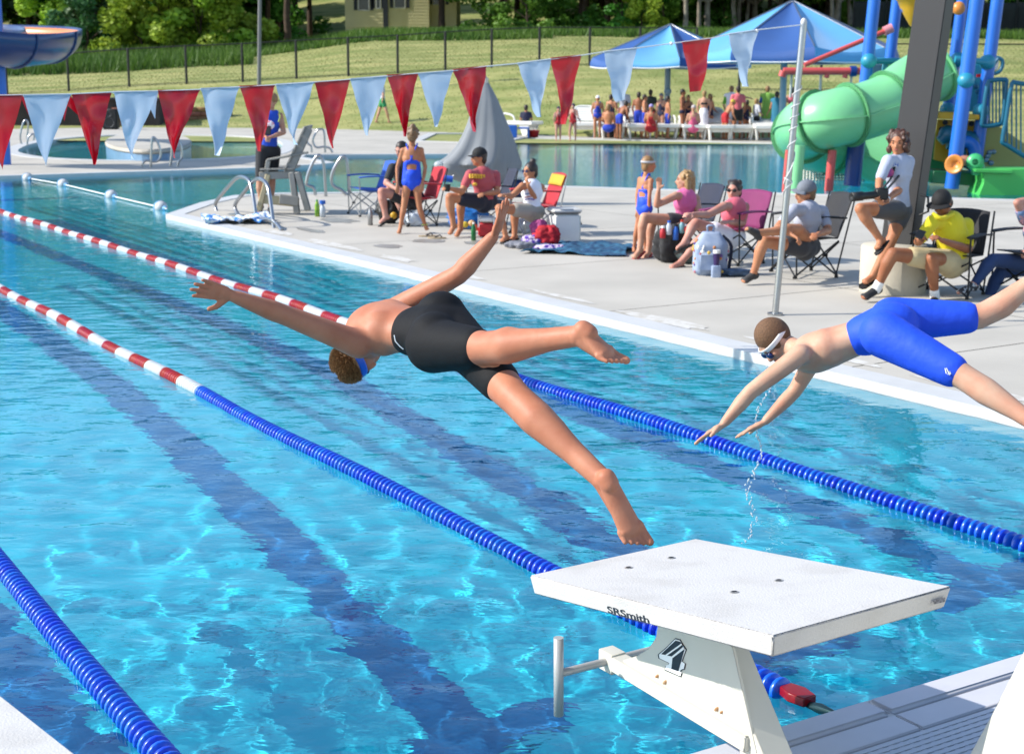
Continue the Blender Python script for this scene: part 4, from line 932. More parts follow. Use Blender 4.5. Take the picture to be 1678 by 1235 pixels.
# slide basins, green
gb = mat('bright green basin', (86, 208, 100), rough=.35, var=.04, scale=2)
panel('runout_wall', [(1612, 277), (1720, 277), (1720, 330), (1604, 322), (1612, 300)], 28.6, gb, .8); panel('runout_front', [(1530, 280), (1614, 285), (1612, 306), (1526, 300)], 29.2, gdk, 1.2); panel('runout_lip', [(1598, 277), (1660, 279), (1660, 285), (1600, 283)], 28.5, gb, .2)
panel('rock_moulding', [(1515, 240), (1530, 214), (1560, 250), (1552, 300), (1516, 296)], 31.2, gdk, .6); panel('rock_moulding', [(1440, 248), (1476, 270), (1480, 300), (1436, 292), (1424, 262)], 32.6, gdk, .4)
m2 = MB(); m2.tube(smoothpath([W(x, y, 30.2) for x, y in ((1540, 232), (1556, 219), (1578, 222), (1596, 238), (1598, 262), (1580, 262), (1568, 240), (1552, 236))], 4), [.10+.09*math.sin(i*.45)**2 for i in range(29)], 10); m2.build('leaf_spout', mat('blue green moulding', (24, 100, 130), rough=.4, var=.15, scale=4), ps)
m2 = MB(); m2.tube(smoothpath([W(x, y, 30.1) for x, y in ((1572, 232), (1590, 234), (1598, 250), (1594, 268))], 4), .13, 10); m2.build('bent_pipe', pbl, ps)
# valves on the front post
v1 = MB(); v1.lathe(W(1567, 270, 28.9), Vector((-.6, -.8, .1)), [(.02, -.02), (.10, -.02), (.17, .06), (.19, .12), (.16, .13), (.08, .03), (.01, .02)], 16); v1.build('water_cannon', org, ps)
v1 = MB(); v1.tube(smoothpath([W(x, y, 28.9) for x, y in ((1570, 267), (1582, 263), (1592, 268))], 4), .10, 10); v1.build('elbow', tan, ps)
v1 = MB(); v1.tube(smoothpath([W(x, y, 28.9) for x, y in ((1588, 268), (1598, 264), (1603, 274), (1602, 287))], 5), [.12]*10+[.13]*5+[.12], 12); v1.build('elbow', mat('valve green', (72, 190, 120), rough=.35, var=.1), ps)
m2 = MB(); m2.lathe(W(1598, 266, 28.8), Vector((-.3, -1, .1)), [(.06, -.03), (.17, -.02), (.17, .05), (.06, .06)], 12); m2.build('hand_wheel', mat('valve green', ()), ps)
# dumping bucket, spray beam
m2 = MB(); m2.lathe(W(1496, 44, 29.6), (.03, 0, 1), [(.01, -.02), (.07, .02), (.27, .33), (.34, .48), (.37, .49), (.37, .54), (.32, .54)], 18); m2.build('dump_bucket', yel, ps)
T('beam', (1484, 12), (1578, 14), .10, tan, 29.8); MB().ell(W(1571, 14, 29.5), (.13, .12, .13)).build('beam_end', org, ps); MB().ell(W(1484, 12, 29.6), (.1, .1, .12)).build('beam_end', pbl, ps)
T('spray_pipe', (1284, 117), (1440, 117), .085, pnk, 34.5); T('spray_pipe', (1284, 117), (1281, 126), .085, pnk, 34.5)
for x in (1356, 1386): T('nozzle', (x, 120), (x-2, 128), .06, pnk, 34.5, n=8)
for (x, y0) in ((1298, 106), (1346, 106), (1396, 106)): T('spray_stem', (x, y0+6), (x-3, 160), .03, mat('pale steel', (200, 204, 196), rough=.4), 34.6, n=8); 
MB().cyl(W(1393, 117, 34.5), W(1403, 117, 34.5), .12, n=12).build('band', pbd, ps)
T('spray_arm', (1318, 107), (1458, 48), .05, pnk, 31.5, 31.8, n=8); MB().cyl(W(1449, 52, 31.8), W(1462, 46, 31.8), .10, n=10).build('nozzle', mat('pale pink plastic', (232, 150, 160), rough=.5), ps)
# cargo net below the slide
nm_ = mat('net rope', (222, 222, 214), rough=.8); nt2 = empty('cargo_net', W(1350, 290, 32.5), 'white rope lattice net hanging in the shade under green slide', 'net')
m2 = MB()
for i in range(30):
    x = 1292+i*5.2; m2.cyl(W(x, 236, 33.2), W(x-1, 296, 32.4), .016, n=4, caps=False)
for j in range(13):
    y = 238+j*4.8; m2.cyl(W(1290, y, 33.2-.06*j), W(1446, y+2, 33.2-.06*j), .016, n=4, caps=False)
o = m2.build('lattice', nm_, nt2); o['kind'] = 'stuff'
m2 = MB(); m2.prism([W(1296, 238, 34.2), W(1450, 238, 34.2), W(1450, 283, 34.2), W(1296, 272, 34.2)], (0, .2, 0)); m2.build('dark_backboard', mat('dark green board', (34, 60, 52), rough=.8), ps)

# left flume slide
fs_ = empty('flume_slide', W(0, 150, 36)-UP*1.2, 'open water flume with orange inside and dark blue outside, top left', 'water slide')
fs_.location = (fs_.location.x, fs_.location.y, 0)
fo = mat('orange flume', (236, 142, 72), rough=.35, var=.04, scale=1); fb = mat('blue flume shell', (40, 66, 118), rough=.28, var=.05, scale=1.5)
path = [W(-190, 40, 35.0), W(-90, 50, 34.4), W(0, 60, 35.3), W(60, 58, 36.8), W(88, 52, 38.9), W(70, 47, 40.9), W(20, 44, 42.0), W(-60, 42, 42.6)]
path = smoothpath(path, 7)
def flume(r, nm, m, a0=-5, a1=185, lip=0):
    m2 = MB(); N = len(path); K = 14; vs = []
    for i, p in enumerate(path):
        d = (path[min(i+1, N-1)]-path[max(i-1, 0)]).normalized(); s = d.cross(UP).normalized(); u2 = s.cross(d)
        for k in range(K+1):
            a = R(a0+(a1-a0)*k/K); vs.append(p+s*math.cos(a)*r-u2*math.sin(a)*r)
    m2.add(vs, [(i*(K+1)+k, i*(K+1)+k+1, (i+1)*(K+1)+k+1, (i+1)*(K+1)+k) for i in range(N-1) for k in range(K)], 0, True); return m2.build(nm, m, fs_, solid=.012)
flume(.70, 'outer_shell', fb); flume(.67, 'inner_channel', fo, 0, 180)
for i in (8, 16, 24, 31, 40):
    d = (path[i+1]-path[i-1]).normalized(); s = d.cross(UP).normalized(); u2 = s.cross(d); m2 = MB()
    m2.tube([path[i]+s*math.cos(R(a))*.72-u2*math.sin(R(a))*.72 for a in range(-5, 186, 12)], .03, 6); m2.build('joint_flange', fb, fs_)
p0 = W(-3, 60, 35.8); m2 = MB(); m2.cyl((p0.x-.02, p0.y, 0), (p0.x-.02, p0.y, p0.z+1.3), .14, n=16); m2.build('post', mat('blue powder coat', ()), fs_)

# canopies
cvd = mat('canopy navy fabric', (34, 88, 160), rough=.6, var=.05, scale=1.5, sheen=.1)
cvl = mat('canopy blue fabric', (96, 180, 236), rough=.6, var=.03, scale=1.5, sheen=.2)
nt_ = cvl.node_tree; b_ = nt_.nodes['Principled BSDF']; t_ = nt_.nodes.new('ShaderNodeBsdfTranslucent'); x_ = nt_.nodes.new('ShaderNodeMixShader'); x_.inputs[0].default_value = .08
nt_.links.new(b_.inputs['Base Color'].links[0].from_socket, t_.inputs[0]); nt_.links.new(b_.outputs[0], x_.inputs[1]); nt_.links.new(t_.outputs[0], x_.inputs[2]); nt_.links.new(x_.outputs[0], nt_.nodes['Material Output'].inputs[0])
def canopy(apx, apy, Y, ex0, ex1, ey, legpx, label, name='shade_canopy', rot=-math.pi/2, drop=.34, wpx=None, par=0):
    ap = W(apx, apy, Y); xl = W(ex0, ey, Y); xr = W(ex1, ey, Y); r = (xr.x-xl.x)/2*1.04; zc = xl.z+drop; cx = (xl.x+xr.x)/2
    root = empty(name, (cx, Y, 0), label, 'canopy'); n = 8; cor = [Vector((cx+r*math.cos(rot+2*math.pi*k/n), Y+r*math.sin(rot+2*math.pi*k/n), zc)) for k in range(n)]; apx_ = Vector((cx+(ap.x-cx)*.8, Y, ap.z))
    for k in range(n):
        a, b = cor[k], cor[(k+1) % n]
        def fn(u, v, a=a, b=b):
            e = a.lerp(b, u); p = apx_.lerp(e, v); sag = -.16*math.sin(math.pi*u)*v*1.0-.13*math.sin(math.pi*v)*math.sin(math.pi*u)
            return p+UP*sag
        MB().grid(fn, 12, 12).build('panel', cvl if (k+par) % 2 else cvd, root)
        def fv(u, v, a=a, b=b):
            e = a.lerp(b, u); o_ = (e-Vector((cx, Y, e.z))).normalized(); return e+UP*(-.16*math.sin(math.pi*u))-UP*(v*drop*(1-.3*math.sin(math.pi*u)))+o_*.10*math.sin(v*2.2)
        MB().grid(fv, 12, 5).build('valance', cvl if (k+par) % 2 else cvd, root)
        MB().tube([fv(i/10, 1) for i in range(11)], .02, 5).build('hem_cord', cord, root)
        MB().cyl(apx_, a, .03, n=6).build('rib', steel, root)
    lp_ = W(legpx[0], legpx[1], Y); MB().cyl((lp_.x, Y, 0), (lp_.x, Y, ap.z-.3), .11 if wpx is None else wpx, n=14).build('pole', mat('pale blue steel', (150, 176, 192), rough=.5), root)
    return root
canopy(1098, 40, 56, 976, 1222, 110, (1094, 130), 'smaller blue canopy, farther one, over the crowd of swimmers', par=0)
canopy(1297, 1, 50, 1140, 1462, 102, (1284, 130), 'larger taller blue canopy in front of the right woods', drop=.45, par=1)
q = W(1094, 150, 55.7); m2 = MB(); m2.lathe(q, (0, -1, 0), [(.001, .05), (.14, .05), (.14, .02)], 14); mm_ = m2.build('round_sign', mat('pale blue steel', ()), None); tag(mm_, 'pale round disc fixed on the pole of the farther canopy', 'sign')

# big dark shelter column with concrete pier
cb = G(1478, 480); colr = mat('charcoal steel', (54, 53, 54), rough=.55, var=.04, scale=2)
sc_ = empty('shelter_column', cb, 'thick charcoal square steel column rising past the top of frame', 'column')
Yk = cb.y+.28; A, B = W(1474, 404, Yk), W(1532, 0, Yk); T2 = B+(B-A)*.5
m2 = MB(); ax = (T2-A); m2.bar(A-ax*.05, T2, .31, .27, upv=Vector((.55, .83, 0))); m2.build('shaft', colr, sc_, bevel=.008)
m2 = MB(); m2.box(A-UP*.0+Vector((.12, 0, .0)), (.5, .45, .03), Matrix.Rotation(.5, 3, 'Z')); m2.build('base_plate', colr, sc_)
hk = W(1508, 336, Yk-.2); m2 = MB(); m2.tube([hk+UP*.1, hk+Vector((.06, -.05, .08)), hk+Vector((.07, -.05, -.06)), hk-UP*.1], .012, 6); m2.build('hook', blk, sc_)
pb = G(1466, 484); pier = empty('concrete_pier', pb, 'round pale concrete pier under the charcoal column', 'pier')
pt_ = W(1466, 404, pb.y+.1); m2 = MB(); m2.lathe((pb.x+.05, pb.y+.3, 0), UP, [(.33, 0), (.33, pt_.z-.02), (.31, pt_.z), (.001, pt_.z)], 32); m2.build('drum', mat('cast concrete', (206, 198, 180), rough=.85, var=.07, scale=4, bump=.003, bscale=30), pier)

# ---------------------------------------------------------------- sun loungers
lw = mat('white resin', (228, 227, 222), rough=.4, var=.03, scale=5)
def lounger_proto(back):
    root = empty('sun_lounger', (0, 0, 0)); m2 = MB()
    for sx in (-.31, .31): m2.bar((sx, .1, .34), (sx, 1.95, .34), .06, .09)
    m2.bar((-.31, .1, .34), (.31, .1, .34), .06, .09); m2.bar((-.31, 1.95, .34), (.31, 1.95, .34), .06, .09); m2.build('frame', lw, root, local=True, bevel=.012)
    for y in (.35, 1.6):
        for sx in (-1, 1): m2 = MB(); m2.prism([(sx*.31, y-.16, .32), (sx*.31, y+.16, .32), (sx*.27, y+.07, 0), (sx*.27, y-.07, 0)], (-sx*.06, 0, 0)); m2.build('leg', lw, root, local=True, bevel=.01)
        m2 = MB(); m2.prism([(-.3, y-.1, .3), (.3, y-.1, .3), (.2, y-.08, .2), (-.2, y-.08, .2)], (0, .03, 0)); m2.build('apron', lw, root, local=True)
    for i in range(9): m2 = MB(); m2.box((0, .2+i*.125, .37), (.58, .09, .02)); m2.build('slat', lw, root, local=True, bevel=.006)
    bk = empty('backrest', (0, 0, 0)); bk.parent = root
    c, s = math.cos(back), math.sin(back)
    m2 = MB(); m2.tube(smoothpath([(-.3, 1.3, .36), (-.3, 1.3+.4*c, .36+.4*s), (-.24, 1.3+.72*c, .36+.72*s), (0, 1.3+.78*c, .36+.78*s), (.24, 1.3+.72*c, .36+.72*s), (.3, 1.3+.4*c, .36+.4*s), (.3, 1.3, .36)], 4), .035, 8); m2.build('back_frame', lw, bk, local=True)
    for i in range(6): t = .1+i*.11; m2 = MB(); m2.box((0, 1.3+t*c, .37+t*s), (.56, .085, .02), Matrix.Rotation(back, 3, 'X')); m2.build('slat', lw, bk, local=True)
    for sx in (-.34, .34): m2 = MB(); m2.tube(smoothpath([(sx, .95, .36), (sx, 1.0, .5), (sx, 1.2, .56), (sx, 1.45, .54), (sx, 1.5, .36)], 4), .025, 8); m2.build('armrest', lw, root, local=True)
    return root
pr = {.55: lounger_proto(.55), .05: lounger_proto(.05)}
used = set(); labs = ['white resin sun lounger at the pool edge left of the two red suited children', 'white resin sun lounger just right of the two red suited children', 'white resin sun lounger in front of the crouching tan swimmers', 'white resin sun lounger with a dark bag beside its left leg', 'white resin sun lounger below the pole of the farther canopy', 'white resin sun lounger in front of the long haired woman in navy', 'white resin sun lounger in front of the woman wrapped in white towel', 'white resin sun lounger in front of the pink shirted adult', 'white resin sun lounger next to the green tube slide, seat tipped up']
for i, (px, by, b, dz, rz) in enumerate([(886, 223, .05, 0, 1.1), (958, 226, .55, 0, -.05), (1006, 228, .05, 0, .02), (1050, 229, .55, 0, 0), (1094, 229, .05, 0, .05), (1140, 230, .05, 0, -.04), (1183, 231, .55, 0, .02), (1218, 231, .05, 0, .03), (1258, 232, .05, .0, -.1)]):
    k = b; o = pr[k] if k not in used else copy_tree(pr[k]); used.add(k); o.location = G(px, by); o.scale = (1.38,)*3; o.rotation_euler = (0.06 if i == 8 else 0, 0, rz); tag(o, labs[i], 'sun lounger', 'white resin loungers lined up along the far pool edge')
o = bpy.data.objects.new('x', None)

# ---------------------------------------------------------------- folding camp chairs
ftub = mat('dark chair tube', (44, 46, 50), rough=.4, metal=.4); fsil = mat('silver chair tube', (176, 178, 180), rough=.35, metal=.7)
def camp_chair(ground, face, fab, label, tube=ftub, back2=None, sc_=1.0, armm=None, tilt=0):
    root = empty('folding_chair', ground, label, 'folding chair', 'folding camp chairs on the deck', math.atan2(face[1], face[0])-math.pi/2)
    root.scale = (sc_,)*3; hw, sh = .26, .39
    def sheet(name, fn, nu, nv, m): return MB().grid(fn, nu, nv).build(name, m, root, local=True, solid=.012)
    sheet('seat', lambda u, v: Vector(((u-.5)*2*hw, -.22+.44*v, sh+.03*v-.05*math.sin(math.pi*u)*math.sin(math.pi*min(1, v*1.1)))), 10, 10, fab)
    bk = sheet('backrest', lambda u, v: Vector(((u-.5)*2*hw*(1-.05*v), -.22-.16*v-.045*math.sin(math.pi*u), sh+.0+.42*v+.02*math.sin(math.pi*u)*v)), 10, 10, fab)
    if back2: b = MB().grid(lambda u, v: Vector(((u-.5)*1.9*hw, -.375+.16*(1-v)*.35-.03*math.sin(math.pi*u), sh+.275+.14*v)), 8, 4); b.v = [(x, y+.016, z) for x, y, z in b.v]; o2 = b.build('back_panel', back2, root, local=True, solid=.01)
    for sx in (-1, 1):
        x = sx*(hw+.03)
        sheet('armrest', lambda u, v, x=x: Vector((x+(u-.5)*.085, -.28+.52*v, sh+.21+.03*math.sin(v*3)*.5-.012*math.sin(math.pi*u))), 4, 6, armm or fab)
        for a, b in (((x, -.20, 0), (x, -.38, sh+.43)), ((x, .22, 0), (x, .24, sh+.21)), ((x, .24, .02), (x, -.22, sh-.02)), ((x, -.22, .02), (x, .24, sh-.02))):
            MB().cyl(a, b, .0095, n=6).build('leg', tube, root, local=True)
        for y in (.24, -.21): MB().cyl((x, y, 0), (x, y, .025), .02, n=8).build('foot', blk, root, local=True)
    for y in (.24, -.22):
        for sg in (1, -1): MB().cyl((sg*(hw+.03), y, .03), (-sg*(hw+.03), y, sh-.03), .0095, n=6).build('leg', tube, root, local=True)
        MB().box((0, y, sh/2), (.04, .04, .03)).build('hub', blk, root, local=True)
    return root
fc = lambda n, c: mat(n, c, rough=.75, var=.06, scale=10, sheen=.1)
nvy = fc('navy chair fabric', (24, 34, 62)); bkf = fc('black chair fabric', (30, 30, 34))
camp_chair(G(604, 352), (-1, -.45), fc('blue chair fabric', (14, 92, 202)), 'empty bright blue folding chair at the left end of row', fsil)
camp_chair(G(682, 368), (-1, -.45), fc('red chair fabric', (196, 24, 44)), 'red folding chair under the man in black shirt', ftub)
camp_chair(G(798, 372), (-1, -.25), nvy, 'navy folding chair under the man in red shirt and black cap')
camp_chair(G(874, 384), (-1, -.35), fc('red chair fabric', ()), 'red folding chair with yellow top band under woman in white tank', fsil, fc('yellow chair fabric', (226, 178, 34)))
camp_chair(G(1124, 412), (-1, -.5), nvy, 'dark navy folding chair under the blond woman in pink tank')
camp_chair(G(1200, 430), (-.75, -.65), fc('magenta chair fabric', (134, 28, 98)), 'magenta folding chair under the woman in dark sunglasses', ftub)
camp_chair(G(1318, 450), (-1, -.25), bkf, 'black folding chair under the man in grey cap', sc_=1.08)
camp_chair(G(1552, 482), (-.6, -.8), bkf, 'black folding chair under the man in yellow shirt')
camp_chair(G(1690, 484), (-.9, -.5), fc('dark grey chair fabric', (48, 50, 58)), 'dark folding chair at the right edge under patterned shirt', sc_=1.05)
arm = empty('chair_umbrella', G(770, 320), 'blue clip-on chair umbrella rod lying by the seated man', 'umbrella'); m2 = MB(); m2.cyl(W(706, 290, 22.6), W(742, 294, 22.6), .05, n=8); m2.build('blue_cloth', fc('blue chair fabric', ()), arm); m2 = MB(); m2.cyl(W(740, 294, 22.6), W(744, 287, 22.6), .015, n=6); m2.build('rod', fsil, arm)
pc = empty('cup_holder', W(804, 325, 20.9), 'blue drink holder pouch hanging on the navy chair arm', 'cup holder'); m2 = MB(); m2.cyl(W(804, 344, 20.6), W(803, 318, 20.6), .085, .095, n=14); m2.build('pouch', fc('denim blue fabric', (40, 78, 150)), pc)

# ---------------------------------------------------------------- small things on the deck
def things_bottle(px, py, h, r, m, cap, label, cat='bottle', name='bottle'):
    b = G(px, py); root = empty(name, b, label, cat); m2 = MB(); m2.lathe(b, UP, [(.001, 0), (r, .004), (r, h*.62), (r*.8, h*.75), (r*.38, h*.88), (r*.38, h*.92)], 14); m2.build('body', m, root); m2 = MB(); m2.cyl(b+UP*h*.9, b+UP*h, r*.45, n=12); m2.build('cap', cap, root); return root
grb = mat('green soda plastic', (70, 150, 40), rough=.2, c2=(180, 210, 70), scale=16); clr = mat('milky clear plastic', (206, 216, 226), rough=.2); bcap = mat('bright blue plastic', ())
things_bottle(520, 355, .26, .038, grb, mat('green cap', (40, 160, 60)), 'green soda bottle standing behind the lifeguard chair')
things_bottle(529, 356, .21, .042, clr, bcap, 'clear shaker bottle with blue lid next to the green bottle')
c = G(529, 356); m2 = MB(); m2.cyl(c+UP*.2, c+UP*.255, .046, n=14); m2.build('shaker_lid', bcap, bpy.data.objects['bottle.001'])
things_bottle(607, 369, .26, .036, fsil, fsil, 'steel thermos flask standing beside the blue folding chair', 'flask', 'flask')
things_bottle(776, 394, .24, .033, mat('dark green plastic', (20, 120, 60), rough=.2, var=.2), white_p, 'green soda bottle standing at the red shirted man\'s feet')
def softbag(name, px, py, wx, hz, m, label, cat, seed, seat=None, flat=.6):
    b = G(px, py); root = empty(name, b, label, cat); rr = random.Random(seed)
    def fn(u, v):
        a = u*2*math.pi; t = v*math.pi; k = 1+.42*noise.noise(Vector((math.cos(a)*1.6+seed, math.sin(a)*1.6, v*3)))-.34*abs(noise.noise(Vector((math.cos(a)*3.5+seed, math.sin(a)*3.5, v*6))))+.12*noise.noise(Vector((math.cos(a)*9+seed, math.sin(a)*9, v*14)))
        s = abs(math.sin(t))**.55; return b+Vector((math.cos(a)*wx/2*s*k, math.sin(a)*wx/2*flat*s*k, hz/2*(1-math.cos(t)*1.0)*(.85+.15*k)))
    MB().grid(fn, 44, 28).build('body', m, root, merge=True); return root
bk1 = softbag('bag', 636, 366, .34, .34, blk, 'black bag with yellow badge on deck under the heavy man', 'bag', 3)
m2 = MB(); m2.ell(W(645, 353, G(636, 366).y-.17), (.05, .03, .05)); m2.build('badge', yel, bk1)
softbag('plastic_bag', 678, 371, .3, .2, clr, 'clear crumpled plastic bag under the red chair', 'plastic bag', 5)
b2 = softbag('swim_bag', 770, 375, .62, .3, mat('blue swim bag fabric', (18, 98, 178), rough=.5, c2=(40, 130, 205), scale=14), 'blue printed swim bag heaped behind the seated man\'s legs', 'bag', 6)
for k, (x, y, c_) in enumerate(((773, 366, (240, 190, 130)), (779, 372, (238, 96, 70)), (762, 368, (230, 200, 60)), (784, 380, (230, 110, 80)))): m2 = MB(); m2.ell(W(x, y, G(770, 375).y-.24), (.05, .03, .045)); m2.build('print_patch', mat('bag print %d' % k, c_), b2)
cs = empty('small_cooler', G(797, 388), 'small red and white drinks cooler on deck beside the green bottle', 'cooler'); c = G(797, 388); m2 = MB(); m2.box((c.x, c.y, .10), (.22, .2, .19)); m2.build('body', mat('red cooler', (190, 24, 40), rough=.4), cs, bevel=.02); m2 = MB(); m2.box((c.x, c.y, .235), (.21, .19, .08)); m2.build('lid', white_p, cs, bevel=.02)
for s_ in (-.105, .105): m2 = MB(); m2.tube([(c.x+s_, c.y-.11, .14), (c.x+s_, c.y-.13, .26), (c.x+s_, c.y+.0, .29)], .01, 6); m2.build('handle', white_p, cs)
cw = empty('cooler', G(924, 398), 'big white ice chest standing beside the red and yellow chair', 'cooler'); c = G(924, 398); rz_ = Matrix.Rotation(.25, 3, 'Z'); m2 = MB(); m2.box((c.x, c.y+.1, .19), (.37, .36, .38), rz_); m2.build('body', white_p, cw, bevel=.03)
m2 = MB(); m2.box((c.x, c.y+.1, .415), (.39, .38, .06), rz_); m2.build('lid', cope_m, cw, bevel=.02)
m2 = MB(); q = Vector((c.x, c.y+.1, 0)); f_ = rz_ @ Vector((.19, 0, 0)); m2.tube([q+f_+rz_ @ Vector((0, -.09, .27)), q+f_*1.14+rz_ @ Vector((0, -.07, .24)), q+f_*1.14+rz_ @ Vector((0, .07, .24)), q+f_+rz_ @ Vector((0, .09, .27))], .012, 6); m2.build('handle', ftub, cw)
# towel mat, clothes pile
def cloth(name, cpx, wx, wy, m, label, cat, seed, amp=.03, rz=0, z0=.012, par=None):
    c = G(*cpx); root = None
    def fn(u, v):
        x = (u-.5)*wx*(1+.05*math.sin(v*9+seed)); y = (v-.5)*wy*(1+.06*math.sin(u*8+seed)); n = abs(noise.noise(Vector((x*3+seed, y*3, 0))))*amp*1.6+abs(noise.noise(Vector((x*9, y*9+seed, 0))))*amp*.7
        ca, sa = math.cos(rz), math.sin(rz); return Vector((c.x+x*ca-y*sa, c.y+x*sa+y*ca, z0+n))
    o = MB().grid(fn, 60, 44).build(name, m, None, solid=.008); me = o.data; o.location = c
    for v in me.vertices: v.co -= c
    tag(o, label, cat); return o
cloth('towel', (955, 410), 1.25, 1.15, mat('teal blue towel', (52, 112, 146), rough=.95, c2=(24, 72, 112), scale=9, bump=.003, bscale=60, thr=(.42, .58)), 'teal blue patterned blanket crumpled on deck in front of ice chest', 'blanket', 2, .05, rz=-.25)
st = mat('striped towel', (236, 240, 244), rough=.95, c2=(60, 130, 200), scale=14, thr=(.5, .53)); cloth('towel', (388, 364), .95, .8, st, 'blue and white patterned towel bunched below the corner grab rails', 'towel', 8, .10, rz=.3)
clp = softbag('clothes_pile', 896, 404, .36, .27, mat('red clothes', (200, 26, 44), rough=.8, var=.3, scale=20), 'heap of red clothes and towel lying on corner of blanket', 'clothes', 9)
softbag('clothes_pile', 884, 398, .26, .3, mat('pink clothes', (206, 100, 156), rough=.85, c2=(150, 50, 120), scale=26), 'bundle of pink clothes behind the red clothes heap', 'clothes', 11)
softbag('towel_bundle', 873, 404, .3, .15, mat('lilac towel', (224, 206, 228), rough=.95, c2=(96, 60, 176), scale=22, thr=(.5, .55)), 'lilac and white spotted towel bundle beside red clothes', 'towel', 12)
softbag('towel_bundle', 905, 411, .4, .08, mat('lilac towel', ()), 'flat lilac spotted towel end in front of red clothes heap', 'towel', 13)
softbag('goggles_bag', 858, 382, .25, .2, clr, 'crumpled clear bag lying behind the woman\'s sandals', 'bag', 14)
# backpack and black bag
flo = mat('floral backpack fabric', (142, 162, 196), rough=.8, c2=(178, 192, 214), scale=10); bp_ = empty('backpack', G(1163, 454), 'pale blue floral backpack standing in front of the magenta chair', 'backpack'); c = G(1163, 450)
def fnb(u, v):
    a = u*2*math.pi; t = v; r = (1-.5*max(0, t-.72)/.28) if t > .72 else 1; r *= 1-.25*max(0, .08-t)/.08; k = 1+.05*noise.noise(Vector((math.cos(a)*2, math.sin(a)*2, v*4)))
    s = math.copysign(abs(math.cos(a))**.6, math.cos(a)); s2 = math.copysign(abs(math.sin(a))**.6, math.sin(a)); return c+Vector((s*.185*r*k, s2*.12*r*k, .47*t))
m2 = MB(); m2.grid(fnb, 32, 20); m2.poly([fnb(i/32, 1) for i in range(32)]); m2.build('body', flo, bp_, merge=True)
m2 = MB(); m2.box(c+Vector((-.02, -.13, .15)), (.26, .08, .22)); m2.build('front_pocket', flo, bp_, bevel=.03)
m2 = MB(); m2.tube(smoothpath([c+Vector((.02, .02, .46)), c+Vector((.03, 0, .53)), c+Vector((-.04, 0, .53)), c+Vector((-.03, .02, .46))], 4), .012, 6); m2.build('loop', flo, bp_)
rr = random.Random(12); fcol = [(236, 196, 90), (214, 128, 140), (246, 246, 240), (120, 90, 160), (226, 150, 90)]
for i in range(26):
    a = rr.uniform(math.pi*1.02, math.pi*1.98); v = rr.uniform(.08, .8); q = fnb(a/(2*math.pi), v); 
    if .04 < (q-c).z < .28 and abs(q.x-c.x+.02) < .15: q = Vector((q.x, c.y-.172, q.z))
    m2 = MB(); s = rr.uniform(.012, .026); m2.ell(q, (s, .006, s), nu=7, nv=5); m2.build('flower_print', mat('flower %d' % (i % 5), fcol[i % 5], rough=.8), bp_)
things = empty('cup', c+Vector((.04, -.2, 0)), 'dark purple cup with white lid beside the backpack pocket', 'cup'); q = c+Vector((.04, -.21, .13)); m2 = MB(); m2.cyl(q, q+UP*.13, .03, .038, n=12); m2.build('body', mat('purple plastic', (52, 30, 92), rough=.4), things); m2 = MB(); m2.cyl(q+UP*.13, q+UP*.165, .04, n=12); m2.build('lid', white_p, things); q2 = c+Vector((.04, -.21, .06)); m2 = MB(); m2.box(q2, (.1, .09, .14)); m2.build('holder', flo, things, bevel=.01)
st_ = MB(); st_.tube(smoothpath([c+Vector((.14, .1, .42)), c+Vector((.24, .1, .3)), c+Vector((.22, .1, .05))], 4), .02, 6); st_.build('strap', nvy, bp_)
bb = softbag('tote_bag', 1099, 430, .44, .44, bkf, 'black tote bag full of bottles between the two chairs', 'bag', 21)
c = G(1099, 430)
for k, (dx, z, m_, h) in enumerate(((-.12, .36, mat('red bottle', (200, 40, 50)), .12), (-.05, .4, clr, .14), (.03, .34, bcap, .16), (.10, .42, mat('teal bottle', (120, 170, 180), rough=.3), .13), (.14, .44, red_p, .06))):
    things_b = empty('water_bottle', c+Vector((dx, -.15, 0)), ['red', 'clear', 'blue', 'teal', 'small red'][k]+' bottle sticking out of the black tote bag', 'bottle'); m2 = MB(); q = c+Vector((dx, -.19, z-.06)); m2.lathe(q, UP, [(.001, 0), (.032, .004), (.034, h*.75), (.02, h*.9), (.018, h)], 12); m2.build('body', m_, things_b); m2 = MB(); m2.cyl(q+UP*h, q+UP*(h+.025), .02, n=10); m2.build('cap', [white_p, bcap, blk, red_p, white_p][k], things_b)
softbag('grey_bag', 1130, 432, .4, .22, mat('grey green bag', (70, 84, 84), rough=.8, var=.1), 'dark grey bag lying between the crossed legs and black tote', 'bag', 23)
# loose footwear
soleb = mat('black rubber sole', (30, 28, 28), rough=.7); sand = mat('sand pattern', (190, 170, 140), rough=.8)
def flipflop(p, d, m, strap, parent_name, label, L=.25, z=.0):
    root = empty(parent_name, p, label, 'flip-flop', None); d = Vector(d).normalized(); s = Vector((-d.y, d.x, 0)); m2 = MB()
    out = []
    for i in range(20):
        a = 2*math.pi*i/20; out.append(p+d*math.cos(a)*L/2+s*math.sin(a)*L*.19*(1+.18*math.cos(a))+UP*.002)
    m2.prism(out, UP*.018); m2.build('sole', m, root); m2 = MB(); t = p+d*L*.28+UP*.02
    m2.tube([t, t-d*.03+UP*.03, p-d*.02+s*L*.17+UP*.02], .008, 6); m2.tube([t, t-d*.03+UP*.03, p-d*.02-s*L*.17+UP*.02], .008, 6); m2.build('strap', strap, root); return root
flipflop(G(701, 388), (1, .15, 0), sand, soleb, 'flip_flop', 'left one of the loose flip-flops on deck by the girl'); flipflop(G(716, 391), (1, -.1, 0), sand, soleb, 'flip_flop', 'right one of the loose flip-flops on deck by the girl')
